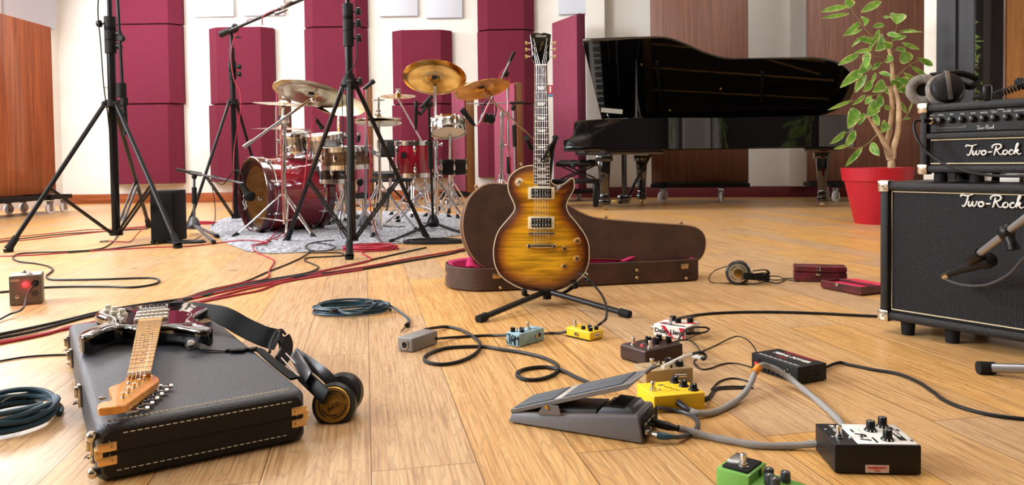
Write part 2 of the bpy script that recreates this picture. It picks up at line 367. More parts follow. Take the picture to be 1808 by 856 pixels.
# ---------------------------------------------------------------- burgundy foam columns on the back wall
burg = mat('burgundy_foam', '#69152f', .95, bump=(240, .3), vary=('#64142d', 14))
def foam(pl, pr, rows, txt, grp='burgundy foam blocks on the back wall', dep=.20, ch=.15, place='', wall=False):
    if wall: fr = lambda px, py: PL(px, py, R0+rn*dep, rn)
    else: fr = lambda px, py: D(px, py, WB-dep)
    n = len(rows)
    for i, (yt, yb) in enumerate(rows):
        a = fr(pl, yt); b = fr(pr, yt); z1 = a.z; z0 = fr((pl+pr)/2, yb).z
        z1 = fr((pl+pr)/2, yt).z if yt > 0 else min(3.9, z0+1.35)
        w_ = (b-a).length; ang = ra if wall else 0
        c0 = V(a.x, a.y, 0)
        o = Matrix.Translation(V(c0.x, c0.y, z0+.004)) @ rotz(ang)
        poly = [(0, dep-.002), (0, dep*.58), (ch, 0), (w_-ch, 0), (w_, dep*.58), (w_, dep-.002)]
        pos = ['lowest', 'middle', 'top'][(n-1-i)] if n == 3 else (['lower', 'upper'][(n-1-i)])
        MB(o).prism(poly, z1-z0-.008, bev=.006).build('acoustic_baffle', burg, ang=25, label=f'burgundy foam block, {pos} of the column {txt}', cat='acoustic baffle', group=grp)
foam(190, 314, [(-1, 42), (43, 183), (184, 325)], 'behind the tall stand at the far left')
foam(363, 478, [(47, 183), (184, 321)], 'behind the boom stand at left')
foam(533, 645, [(-1, 47), (48, 184), (185, 318)], 'behind the silvery cymbals')
foam(690, 796, [(52, 183), (184, 315)], 'behind the big golden cymbal')
foam(842, 943, [(-1, 52), (53, 183), (184, 313)], 'left of the upright guitar neck')
# flat pale panels high on the wall
pale = mat('pale_fabric', '#c9ced8', .9, bump=(200, .3))
for pl_, pr_, pb, tx in ((338, 413, 30, 'right of the first burgundy column'), (428, 502, 28, 'above the boom microphones'), (670, 738, 29, 'left one over the golden cymbal'), (752, 817, 32, 'right one over the golden cymbal')):
    a, b = D(pl_, pb, WB-.06), D(pr_, pb, WB-.06)
    MB().box(((a.x+b.x)/2, WB-.032, a.z+.45), (b.x-a.x, .062, .9), bev=.012).build('fabric_absorber', pale, label=f'pale grey flat panel high on the wall, {tx}', cat='sound absorber', group='pale panels high on the wall')
a = V(-6.62, 10.3, 0); z_ = D(118, 50, 10.9).z
MB().box((-6.61, 10.45, z_+.5), (.07, 1.1, 1.0), bev=.012).build('fabric_absorber', pale, label='pale grey flat panel in the far left corner above the wooden screen', cat='sound absorber', group='pale panels high on the wall')
a, b = rwall(985, 30), rwall(1035, 10)
MB().box(((a.x+b.x)/2, (a.y+b.y)/2-.04, a.z+.42), (b.x-a.x, .06, .8), rotz(ra), bev=.012).build('fabric_absorber', pale, label='pale panel on the wall above the rose screen by the piano', cat='sound absorber', group='pale panels high on the wall')
# small extinguisher sign
sg = MB(); a = rwall(975, 158)+rn*.01; sg.box(a, (.13, .012, .13), rotz(ra))
so = sg.build('safety_sign', mat('sign_red', '#b3202c', .5), label='small red and white fire extinguisher sign on the wall by the guitar neck', cat='sign')
MB().box(a+rn*.008+rd*.035, (.035, .004, .08), rotz(ra)).box(a+rn*.008-rd*.025, (.02, .004, .09), rotz(ra)).build('pictogram', white, so, world=True)
MB().box(a+V(0, 0, -.085), (.13, .012, .035), rotz(ra)).build('caption_strip', mat('sign_blue', '#4f86a8', .5), so, world=True)
# small conduit box on wall by the tall stand
MB().box((D(187, 150, WB-.03).x, WB-.02, D(187, 150, WB).z), (.10, .04, .07), bev=.006).build('junction_box', white, label='small white junction box on the wall beside the first burgundy column', cat='junction box')
# ---------------------------------------------------------------- casters
whl = mat('caster_wheel', '#d9d9dc', .3)
def caster(root, x, y, r=.045, m=whl, yaw=0., wd=.03, top=.0):
    T = Matrix.Translation(V(x, y, 0)) @ rotz(yaw)
    f = MB(T).box((0, 0, r*2+.025), (.06, .06, .012)).box((-.0, wd/2+.006, r+.03), (.045, .004, r+.05), bev=.001).box((0, -wd/2-.006, r+.03), (.045, .004, r+.05), bev=.001).build('caster', steel, root, world=True)
    MB(T).lathe([(0, -wd/2), (r*.55, -wd/2), (r, -wd*.36), (r, wd*.36), (r*.55, wd/2), (0, wd/2)], Matrix.Translation(V(.0, 0, r)) @ rotx(math.pi/2), 20).build('wheel', m, f, world=True)
    return f
teakA = wood('orange_teak', '#b0602a', '#7c3c14', .5, 'Z', (16, 16, .5), coat=.2)
teakB = wood('brown_teak', '#7a4f3c', '#5e3a2c', .45, 'Z', (16, 16, .5))
def screen(label, p0, p1, z0, z1, th, front, edge, group=None, base=True, nm='acoustic_screen', cast=(.2, .8), yoff=0):
    """upright panel between floor points p0 and p1 (left to right as seen from the front), front face looks to the camera side"""
    p0, p1 = Vector(p0), Vector(p1); d = (p1-p0); L_ = d.length; d.normalize(); ang = math.atan2(d.y, d.x)
    root = thing(nm, label, 'acoustic screen', (p0.x, p0.y, 0), ang, group)
    MB().box((L_/2, th/2+.012, (z0+z1)/2), (L_, th-.024, z1-z0), bev=.004).build('core_panel', edge, root)
    MB().box((L_/2, .005, (z0+z1)/2), (L_-.02, .022, z1-z0-.02), bev=.004).build('front_face', front, root)
    if base:
        MB().box((L_/2, th/2, z0-.03), (L_, .5, .05), bev=.004).box((L_*cast[0], th/2, z0-.03), (.06, .56, .06)).box((L_*cast[1], th/2, z0-.03), (.06, .56, .06)).build('steel_base', blackm, root)
        for cx in cast:
            for cy in (-.2, .2+th):
                q = wmat(root) @ V(L_*cx, cy, 0); caster(root, q.x, q.y, r=max(.03, (z0-.10)/2), yaw=.4+cx)
    return root
# left orange-wood screen: large face looks to the right
screen('tall orange-brown wooden screen on casters at the far left', (-5.72, 6.2, 0), (-5.66, 9.35, 0), .22, 2.28, .10, teakA, teakA, cast=(.86, .945))
screen('wide dark brown wooden panel on casters behind the open piano lid', D(1150, 326, 9.72)*1.0, D(1322, 326, 9.45), .24, 3.6, .12, teakB, teakB, 'tall wooden panels behind the piano', cast=(.12, .72))
screen('wide dark brown wooden panel on casters behind the potted plant', D(1427, 326, 9.35), D(1640, 326, 9.1), .24, 3.6, .12, teakB, teakB, 'tall wooden panels behind the piano', cast=(.2, .8))
pinkf = mat('rose_fabric', '#86384f', .95, bump=(260, .5), vary=('#80364c', 10)); burgE = mat('dark_burgundy_side', '#56142b', .9, bump=(240, .4))
brn = wood('screen_edge_wood', '#7a4c24', '#5a3517', .5, 'Z', (20, 20, 1))
screen('wooden screen at the left wall, mirrored as the tan patch in the booth window', (-5.92, 3.42, 0), (-5.92, 4.52, 0), .22, 3.6, .10, wood('golden_teak', '#c48f52', '#a87238', .45, 'Z', (14, 14, .6)), teakA)
screen('added unseen dark panel by the left wall, darkening the reflection in the booth window', (-5.92, 4.56, 0), (-5.92, 5.9, 0), .22, 3.6, .10, mat('added_charcoal', '#1f1e20', .9), blackm)  # out-of-view panel added for its dark reflection in the booth glass
# big rose screen beside the piano
p0 = V((978-904)/FP*10.55, 10.55, 0); p1 = V((1022-904)/FP*9.9, 9.9, 0)
screen('tall rose-red screen between the guitar neck and the piano', p0, p1, .16, D(978, 40, 10.55).z, .12, pinkf, burgE, cast=(.2, .8))
# low screens behind the drums
def lowscreen(label, xl, xe, xr, yt, Y, dirx=-.55):
    """rose face xl..xe, wooden edge xe..xr"""
    e = V((xe-904)/FP*Y, Y, 0); l = V((xl-904)/FP*(Y+.55), Y+.55, 0); th = (xr-xe)/FP*Y
    screen(label, l, e, .16, D(xe, yt, Y).z, max(.09, th*1.0), pinkf, brn, 'low screens behind the drum kit', cast=(.3, .7))
lowscreen('low rose screen with wooden edge between cymbal stand and guitar case', 800, 822, 840, 146, 9.5)
lowscreen('low rose screen with wooden edge behind the chrome microphone stands', 874, 911, 926, 145, 8.3)
lowscreen('low screen with wooden edge behind the silvery cymbals', 505, 491, 503, 145, 9.4)
lowscreen('low screen with wooden edge hidden behind the centre stand', 631, 648, 653, 150, 9.4)
# ================================================================ GRAND PIANO
pb = F(1068, 371); pz = math.radians(-17)
piano = thing('grand_piano', 'black lacquered concert grand piano with its lid raised', 'piano', (pb.x, pb.y, 0), pz)
case_in = mat('piano_inside', '#1a1512', .35); plate = mat('gilded_iron_plate', '#8a6430', .35, .8); spruce = wood('spruce_soundboard', '#b98d54', '#9c7340', .4, 'X')
near_c = smooth([V(-.04, -.10, 0), V(.40, -.10, 0), V(.66, -.07, 0), V(.86, .05, 0), V(1.06, .20, 0), V(1.32, .31, 0), V(1.9, .35, 0), V(2.22, .38, 0), V(2.46, .50, 0), V(2.60, .75, 0), V(2.60, 1.05, 0), V(2.45, 1.30, 0), V(2.2, 1.39, 0), V(1.9, 1.40, 0), V(-.04, 1.40, 0)], 5)
rim = [(p.x, p.y) for p in near_c]
def open_strip(poly, th, z0, z1):
    """bent rim wall: outer poly and inner offset, open at the keyboard end"""
    ins = inset(poly, th); mb = MB(); rings = []
    for (a, b) in zip(poly, ins): rings.append(mb.ring([(a[0], a[1], z0), (a[0], a[1], z1-.004), (a[0]*.8+b[0]*.2, a[1]*.8+b[1]*.2, z1), (b[0]*.8+a[0]*.2, b[1]*.8+a[1]*.2, z1), (b[0], b[1], z1-.004), (b[0], b[1], z0)]))
    for a, b in zip(rings, rings[1:]): mb.bridge(a, b)
    mb.face(rings[0][::-1]); mb.face(rings[-1]); return mb
open_strip(rim, .055, .655, .985).build('rim', gloss, piano)
MB().prism(inset(rim, .03), .02, Matrix.Translation(V(0, 0, .675))).build('soundboard', spruce, piano)
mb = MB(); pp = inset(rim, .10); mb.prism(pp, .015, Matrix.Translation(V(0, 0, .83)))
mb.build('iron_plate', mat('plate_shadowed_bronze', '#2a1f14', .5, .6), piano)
mb = MB()
for y0, y1, x1 in ((.15, .42, 1.35), (.42, .75, 2.35), (.72, .98, 2.45), (1.0, 1.2, 2.4), (.2, .9, 2.3)):
    mb.tube([(.35, y0, .88), (x1, y1, .88)], .014, 6)
mb.box((.33, .65, .87), (.10, 1.30, .05), bev=.01)
for i in range(60): mb.cyl((.30+.05*(i % 2), .05+1.22*i/59, .88), (.30+.05*(i % 2), .05+1.22*i/59, .925), .004, n=5)
mb.build('plate_struts', plate, piano)
mb = MB()
for i in range(44):
    y = .1+1.2*i/43; x1 = .7+1.8*min(1, i/36)
    mb.tube([(.36, y, .90), (min(x1, 2.42), min(1.3, y+.02+(.1 if i > 30 else .05)), .895)], .0016, 4)
mb.build('strings', mat('copper_strings', '#4a3726', .4, 1.0), piano).__setitem__('kind', 'stuff')
# key block with sculpted cheeks
prof = [(-.43, .655), (-.43, .765), (-.40, .775), (-.36, .785), (-.325, .82), (-.315, .88), (-.31, .95), (-.285, .975), (-.03, .985), (-.03, .655)]
def xzprism(mb, pr, y0, y1, bev=0.): # profile in x,z extruded along y
    M = Matrix(((1, 0, 0, 0), (0, 0, 1, y0), (0, 1, 0, 0), (0, 0, 0, 1))); return mb.prism(pr, y1-y0, M, bev)
for y0 in (-.10, 1.30): xzprism(MB(), prof, y0, y0+.10, .006).build('cheek', gloss, piano)
MB().box((-.20, .65, .675), (.46, 1.5, .06), bev=.006).build('keybed', gloss, piano)
MB().box((-.425, .65, .72), (.03, 1.32, .05), bev=.005).build('keyslip', gloss, piano)
mb = MB()
for i in range(52): mb.box((-.335, .04+.0235*i, .745), (.15, .0225, .02))
mb.build('white_keys', white, piano)
mb = MB()
for i in range(51):
    if i % 7 not in (2, 6): mb.box((-.31, .052+.0235*i, .762), (.095, .011, .014))
mb.build('black_keys', blackm, piano)
MB().box((-.235, .65, .86), (.02, 1.3, .2), roty(.12), bev=.004).build('fallboard', gloss, piano)
MB().box((-.06, .65, .79), (.03, 1.4, .3)).build('stretcher_board', gloss, piano)
# brace battens and pedestal blocks under the rim
MB().box((.16, .02, .628), (.95, .12, .055), bev=.006).box((-.1, .65, .628), (.16, 1.2, .055), bev=.004).box((2.25, .72, .632), (.36, .5, .05), bev=.006).build('underframe', gloss, piano)
def leg(x, y, yaw=0.):
    T = Matrix.Translation(V(x, y, 0))
    l = MB(T).box((0, 0, .565), (.17, .15, .07), bev=.008).box((0, 0, .36), (.085, .085, .36), taper=(1.5, 1.5), bev=.004).box((0, 0, .15), (.10, .10, .07), taper=(.86, .86), bev=.006).box((0, 0, .085), (.115, .115, .06), bev=.008).build('leg', gloss, piano)
    a = wmat(piano) @ V(x, y, 0)
    f = MB(Matrix.Translation(V(a.x, a.y, 0)) @ rotz(yaw)).cyl((0, 0, .035), (0, 0, .07), .012).box((.012, .017, .035), (.035, .005, .035)).box((.012, -.017, .035), (.035, .005, .035)).build('caster', steel, l, world=True)
    MB(Matrix.Translation(V(a.x, a.y, 0)) @ rotz(yaw)).lathe([(0, -.013), (.026, -.013), (.03, -.006), (.03, .006), (.026, .013), (0, .013)], Matrix.Translation(V(.014, 0, .03)) @ rotx(math.pi/2), 16).build('caster_wheel', brass, f, world=True)
leg(0, 0, .4); leg(.24, 1.27, 1.2); leg(2.27, .78, .8)
# pedal lyre
mb = MB()
for y in (.57, .68): mb.cyl((.12, y, .13), (.12, y, .64), .022, .022, 14)
mb.box((.12, .625, .63), (.12, .26, .04), bev=.006).box((.12, .625, .10), (.13, .27, .08), bev=.012).box((.12, .625, .05), (.11, .22, .02))
mb.build('pedal_lyre', gloss, piano)
mb = MB()
for y in (.56, .69): mb.tube([(.44, y, .63), (.17, y, .14)], .011, 8)
mb.build('lyre_brace', black, piano)
for y in (.56, .625, .69): MB().box((.04, y, .07), (.11, .022, .012), bev=.005).build('pedal', brass, piano)
# lid : hinged on the far side
al = math.radians(34.5); hz = 1.005
def lidM(off=0): # local lid frame: x along, y from hinge outwards
    ex, ey = V(1, 0, 0), V(0, -math.cos(al), math.sin(al)); ez = ex.cross(ey)
    m = frame_from(ex, ey, ez); m.translation = V(0, 1.41, hz)+ez*off; return m
lid = [(x+.01*0, 1.43-y) for x, y in rim if x > -.03]
lid = [(-.26, 1.47), (-.26, 0)] + [(2.2, 0)]
edge = [(x, 1.43-y) for x, y in rim]
poly = [(-.26, 1.53)] + edge[1:-1] + [(-.26, .02)]
MB().prism(poly, .028, lidM(-.014), bev=.006).build('lid', gloss, piano)
# lid stay bars seen on the underside and the folded front flap
mb = MB(lidM(-.0)); 
for x0, y0, x1, y1 in ((.15, .15, .15, 1.35),): mb.box(((x0+x1)/2, (y0+y1)/2, .03), (.05, 1.2, .02), bev=.004)
flap = MB(lidM(.0)); flap.hexa([(-.26, .02, -.045), (.34, .02, -.045), (.34, 1.50, -.045), (-.26, 1.52, -.045), (-.26, .02, -.018), (.34, .02, -.018), (.34, 1.50, -.018), (-.26, 1.52, -.018)], bev=.005).build('folded_flap', gloss, piano)
mb = MB(lidM(0))
for x in (.52, 1.65): MB(lidM(0)).box((x, .62 if x > 1 else .75, .021), (.035, .55 if x > 1 else .8, .014), bev=.003).build('lid_batten', black, piano)
mb = MB(lidM(0))
for x, y in ((.6, .25), (1.2, .62), (.35, 1.1)): mb.lathe([(0, .012), (.016, .012), (.014, .03), (0, .034)], Matrix.Translation(V(x, y, 0)), 12)
mb.build('lid_bumper', brass, piano)
mb = MB()
M_ = lidM(.02); top = M_ @ V(.30, 1.18, .0)
mb.tube([(.36, -.05, .99), tuple(top)], [.016, .011], 8); mb.tube([(.40, -.05, .99), (.36, .0, 1.22)], .008, 6).box((.37, -.05, .985), (.12, .035, .02))
mb.build('prop_stick', black, piano)
# music desk folded at the keyboard end
MB().box((.10, .65, 1.0), (.26, .75, .02), bev=.005).box((.0, .65, 1.035), (.03, .7, .07), roty(-.3), bev=.004).build('music_desk', gloss, piano)
MB().box((.05, .22, 1.09), (.24, .008, .05), roty(.12)).build('score_ledge', mat('grey_ledge', '#8a8378', .5), piano)
# ---------------------------------------------------------------- piano bench
q = F(1028, 364)
bench = thing('piano_bench', 'black buttoned leather piano bench on four legs left of the piano', 'bench', (q.x, q.y, 0), pz)
leath = mat('black_leather', '#131314', .38, bump=(30, .2))
mb = MB()
for i in range(4):
    for j in range(2): mb.sphere((-.05+.115*(i-1.5), .02+.19*(j-.5), .515), .1, (.56, .92, .40), 16)
mb.box((-.05, .02, .505), (.47, .37, .062), bev=.024, seg=3)
mb.build('cushion', leath, bench)
mb = MB()
for y in (-.15, .19): MB().tube([(-.22, y, .33), (.12, y, .48)], .009, 6).tube([(.12, y, .33), (-.22, y, .48)], .009, 6).build('scissor_lift', black, bench)
MB().box((-.05, .02, .30), (.56, .36, .05), bev=.006).build('frame', black, bench)
for x in (-.28, .18):
    for y in (-.12, .16): MB().box((x, y, .14), (.045, .045, .28), taper=(1.15, 1.15), bev=.004).build('leg', black, bench)
for s_ in (-.2, .24): MB().lathe([(0, 0), (.028, .0), (.03, .012), (0, .02)], Matrix.Translation(V(-.06, s_, .48)) @ rotx(math.pi/2*(1 if s_ < 0 else -1)), 14).build('lift_knob', black, bench)
# ================================================================ DRUM KIT
def px_m(Y): return Y/FP
# rug
rg = [(372, 402), (383, 414), (398, 428), (430, 441), (470, 447), (540, 445), (610, 440), (680, 432), (750, 424), (800, 417), (828, 411), (845, 402), (842, 390), (800, 382), (740, 377), (660, 376), (560, 376), (480, 378), (420, 383), (385, 391)]
rp = smooth([F(a, b) for a, b in rg], 4, True); rc = sum(rp, V(0, 0, 0))/len(rp)
mb = MB(); NR = 26; rings = []
for k in range(NR):
    f_ = 1-k/NR; rr_ = []
    for i, p in enumerate(rp):
        j = random.uniform(-.022, .022) if k else random.uniform(0, .03)
        q = rc+(p-rc)*(f_)+(p-rc).normalized()*j
        rr_.append((q.x, q.y, .004 if k == 0 else .022+random.uniform(-.007, .009)))
    rings.append(mb.ring(rr_))
for a, b in zip(rings, rings[1:]): mb.bridge(a, b)
mb.face(rings[-1])
rugm = mat('grey_shag', '#bcbfc7', .95, bump=(70, 1.0), vary=('#686b74', 42))
mb.build('shag_rug', rugm, label='grey shaggy rug under the drum kit', cat='rug', ang=180)
# ---------------------------------------------------------------- drums
shellR = mat('wine_lacquer', '#a3142c', .12, coat=1.0, vary=('#7c0e20', 4)); shellK = mat('black_burst_lacquer', '#1b0c0c', .15, coat=1.0)
shellB = wood('walnut_burst', '#5f3c20', '#26150b', .2, 'X', (6, 6, 3), coat=.8)
headw = mat('drum_head', '#e9e6dd', .5); headc = mat('coated_head', '#d7d3c8', .6); inner = wood('raw_birch', '#c79a63', '#a87b48', .5, 'X')
def drum(name, label, c, ax, R, L_, shell, lugs=8, headm=headw, group=None, hoop=chrome, hw=.012, side=V(0, -1, 0), bm_=None, port=False):
    """c = centre of the batter end, ax = axis pointing from the batter end through the shell"""
    ax = ax.normalized(); e = c+ax*L_
    lo = min(c.z, e.z)
    root = thing(name, label, 'drum', (c+ax*L_/2).to_tuple()[:2]+(max(0, lo-R*math.sqrt(max(0, 1-ax.z**2))),), 0, group)
    M = axis_frame(c, ax)
    MB(M).lathe([(R*.985, .012), (R, .014), (R, L_-.014), (R*.985, L_-.012), (R*.965, L_-.012), (R*.965, .012), (R*.985, .012)][:-1], n=48).build('shell', shell, root, world=True)
    for nm, z in (('batter_hoop', 0), ('resonant_hoop', L_)):
        s_ = 1 if z == 0 else -1
        MB(M).lathe([(R*1.0, z+s_*.022), (R*1.045, z+s_*.022), (R*1.045, z-s_*hw), (R*1.03, z-s_*(hw+.003)), (R*1.0, z-s_*hw), ], n=48).build(nm, hoop, root, world=True)
    def hd(z, s_, m_):
        k = MB(M); k.lathe([(0, z), (R*.97, z), (R*.995, z+s_*.006)], n=40); return k.build('head', m_, root, world=True)
    hd(-.001, 1, headm)
    if not port: hd(L_+.001, -1, bm_ or headm)
    for i in range(lugs):
        a = 2*math.pi*(i+.35)/lugs; u = V(math.cos(a), math.sin(a), 0)
        k = MB(M); o = u*R*1.03
        k.cyl((o.x, o.y, -.012), (o.x, o.y, L_+.012) if L_ < .2 else (o.x, o.y, .10), .004, n=6)
        if L_ >= .2: k.cyl((o.x, o.y, L_-.10), (o.x, o.y, L_+.012), .004, n=6)
        for z in ((.05, L_-.05) if L_ >= .2 else (L_/2,)):
            k.sphere((o.x, o.y, z), .016, (.9, .9, 1.8), 8)
        for z in (-.012, L_+.012): k.cyl((o.x, o.y, z-.006), (o.x, o.y, z+.006), .008, n=8)
        k.build('lug', hoop if hoop is chrome else chrome, root, world=True)
    return root
# bass drum: axis runs back to the right, resonant head faces left
YB = 5.9
bc = D(452, 346, YB); R_ = .285; bc.z = R_+.03
bax = V(.75, .66, 0).normalized()
blackhoop = mat('wine_hoop', '#4a0b18', .2, coat=.8)
bd_ = drum('bass_drum', 'dark red bass drum lying on the grey rug, open front facing left', bc+bax*.50, -bax, R_, .50, shellR, 8, headc, hoop=blackhoop, port=True, hw=.03)
MBb = axis_frame(bc, bax, V(0, 0, 1))
# ported front head : black outer ring, big round opening, wood inside
mb = MB(MBb); n = 48
def ringp(r, z, cx=0, cy=0): return [(cx+r*math.cos(2*math.pi*k/n), cy+r*math.sin(2*math.pi*k/n), z) for k in range(n)]
a = mb.ring(ringp(R_*.98, .003)); b_ = mb.ring(ringp(R_*.78, .003)); c_ = mb.ring(ringp(R_*.78, .006)); mb.bridge(a, b_); mb.bridge(b_, c_)
mb.build('port_head', mat('black_head', '#17090c', .25, coat=.5), bd_, world=True)
MB(MBb).lathe([(R_*.955, .02), (R_*.955, .47)], n=40).build('inner_ply', inner, bd_, world=True)
mb = MB(MBb)  # white brush lettering strokes on the head
for row, (u0, n_) in enumerate(((-.10, 9), (.02, 6))):
    wj = smooth([V(-.13+.028*i, -.245+.012*((i*7+row) % 3)*(1 if i % 2 else -1)+row*.03, .001) for i in range(n_)], 4)
    mb.tube([(p.x, p.y, p.z) for p in wj], .003, 5)
mb.build('painted_script', white, bd_, world=True)
for s_ in (-1, 1):
    f0 = bc+bax*.14+V(-s_*bax.y, s_*bax.x, 0)*R_*.96+V(0, 0, -.05); g0 = f0+V(-s_*bax.y, s_*bax.x, 0)*.12-bax*.08; g0.z = .03
    MB().cyl(f0, g0, .010).sphere(f0, .024, (1, 1, 1.5)).cyl(g0, g0-V(0, 0, .026), .018, .012).build('spur', chrome, bd_, world=True)
for a_ in (.35, .95, 1.6, 2.2, 2.9): # claws with T rods round the hoop
    for z in (.03, .46):
        u = V(math.cos(a_+.0), math.sin(a_), 0)
        o = V(R_*1.05*math.cos(a_), R_*1.05*math.sin(a_), z)
for z in (.052, .448): MB(MBb).torus(Matrix.Translation(V(0, 0, z)), R_*1.012, .007, 56, 8).build('chrome_hoop_line', chrome, bd_, world=True)
MB(MBb).box((R_*1.02, 0, .25), (.04, .09, .12), bev=.01).cyl((R_*1.05, 0, .25), (R_*1.05+.10, 0, .25), .016).cyl((R_*1.05+.12, 0, .17), (R_*1.05+.12, 0, .33), .014).build('tom_mount', chrome, bd_, world=True)
# toms over the bass drum
def up(px, py, Y): return D(px, py, Y)
drum('rack_tom', 'small chrome-covered rack tom above the bass drum, the left of two', up(523, 237, 6.1), V(.06, .12, -1), .125, .15, mat('chrome_wrap', '#8d8c90', .15, 1.0), 6, headw, 'chrome rack toms')
drum('rack_tom', 'chrome rack tom with black lower head beside the walnut snare', up(573, 240, 5.95), V(.05, .14, -1), .145, .15, mat('chrome_wrap', '#8d8c90', .15, 1.0), 6, headw, 'chrome rack toms')
drum('snare_drum', 'walnut-burst snare drum with round badge behind the centre stand', up(612, 262, 5.7), V(.02, .05, -1), .185, .14, shellB, 8, headw)
b0 = up(596, 279, 5.53); 
drum('floor_tom', 'dark floor tom half hidden under the walnut snare drum', up(588, 288, 6.1), V(0, 0, -1), .15, .15, shellK, 6, headw)
drum('floor_tom', 'wine-red tom at the right of the kit with small black badge', up(731, 252, 6.0), V(0, .02, -1), .15, .26, shellR, 6, headw)
drum('floor_tom', 'wine-red large tom behind the bass drum at the rug centre', up(560, 300, 6.8), V(0, 0, -1), .19, .30, shellR, 6, headw)
drum('snare_drum', 'tilted steel snare with white underside right of the golden cymbal stand', up(791, 220, 5.9)+V(0, .0, .02), V(.05, -.32, -1), .135, .08, mat('hammered_steel', '#8c8a86', .3, 1.0, bump=(90, .5)), 8, headw)
drum('side_snare', 'flat black drum at the right end of the kit', up(800, 285, 6.2), V(0, .03, -1), .112, .09, blackm, 6, mat('grey_head', '#8e8a84', .6), hoop=blackm)
MB().box(up(713, 274, 5.83), (.04, .006, .05)).build('maker_badge', blackm, bpy.data.objects['floor_tom.001'], world=True)
# ---------------------------------------------------------------- cymbals
def cymbal(label, px, py, rx, k, phi, Y, m, under=True, china=False, holes=False, group='cymbals of the drum kit', name='cymbal'):
    """rx: half major axis in px, k: minor/major ratio, phi: image rotation of the major axis in degrees (ccw)"""
    R = rx*px_m(Y); c = D(px, py, Y); ph = math.radians(phi); s_ = math.sqrt(1-k*k)
    n = V(-math.sin(ph)*s_, (k if under else -k), math.cos(ph)*s_).normalized()
    M = axis_frame(c, n)
    pr = [(.007, R*.16+.001), (R*.06, R*.155), (R*.12, R*.13), (R*.18, R*.075), (R*.22, R*.055), (R*.5, R*.04), (R*.75, R*.022)]
    pr += [(R*.86, R*.008), (R*.93, R*.04), (R, R*.06)] if china else [(R*.9, R*.008), (R, 0)]
    full = pr + [(r, z-.0022) for r, z in reversed(pr)]
    o = MB(M)
    rings = [o.ring([(r*math.cos(2*math.pi*i/56), r*math.sin(2*math.pi*i/56), z) for i in range(56)]) for r, z in full]
    for a, b in zip(rings, rings[1:]): o.bridge(a, b)
    o.bridge(rings[-1], rings[0])
    root = o.build(name, m, label=label, cat='cymbal', group=group)
    if holes:
        h = MB(M)
        for i in range(8): h.lathe([(0, .0), (R*.10, .0), (R*.10, -.004), (0, -.004)], Matrix.Translation(V(R*.68*math.cos(i*.785), R*.68*math.sin(i*.785), R*.03)), 12)
        for i in range(8): pass
        h.build('cut_out', mat('hole_shade', '#5a4a34', .8), root, world=True)
    MB(M).lathe([(0, R*.16+.028), (.009, R*.16+.026), (.012, R*.16+.016), (.022, R*.16+.012), (.022, R*.16), (0, R*.16)], n=14).box((0, 0, R*.16+.03), (.04, .006, .014), bev=.002).build('wing_nut', chrome, root, world=True)
    MB(M).lathe([(0, R*.10), (.02, R*.10), (.024, R*.06), (0, R*.05)], n=14).build('felt_washer', blackm, root, world=True)
    return c, n
cymbal('big golden china cymbal on top of the tall chrome stand', 767, 140, 56, .45, 0, 5.7, bronze, True, True)
cymbal('small golden cymbal with round holes, left of the big china', 703, 170, 31, .22, -2, 6.0, bronze, False, holes=True)
cymbal('golden crash cymbal tilted above the hanging headphones', 851, 158, 50, .22, 12, 5.6, bronze, True)
cymbal('large silvery china cymbal on the slanting boom', 549, 170, 67, .27, -8, 5.4, silverc, True, True)
cymbal('pale crash cymbal just left of the centre stand', 598, 184, 47, .42, -17, 5.8, silverc, False)
cymbal('pale flat ride cymbal left of the slanting boom', 501, 184, 52, .10, -5, 6.3, silverc, False)
cymbal('thin flat cymbal seen edge-on above the chrome toms', 500, 228, 53, .05, -2, 6.7, silverc, False)
cymbal('small golden splash cymbal edge-on behind the centre stand', 610, 244, 20, .12, 3, 6.2, bronze, False)
cymbal('upper hi-hat cymbal on the middle chrome stand', 668, 210, 41, .13, 0, 5.6, silverc, False, name='hi_hat_cymbal', group='hi-hat pair')
cymbal('lower hi-hat cymbal just under its twin', 668, 216, 41, .13, 0, 5.6, silverc, True, name='hi_hat_cymbal', group='hi-hat pair')
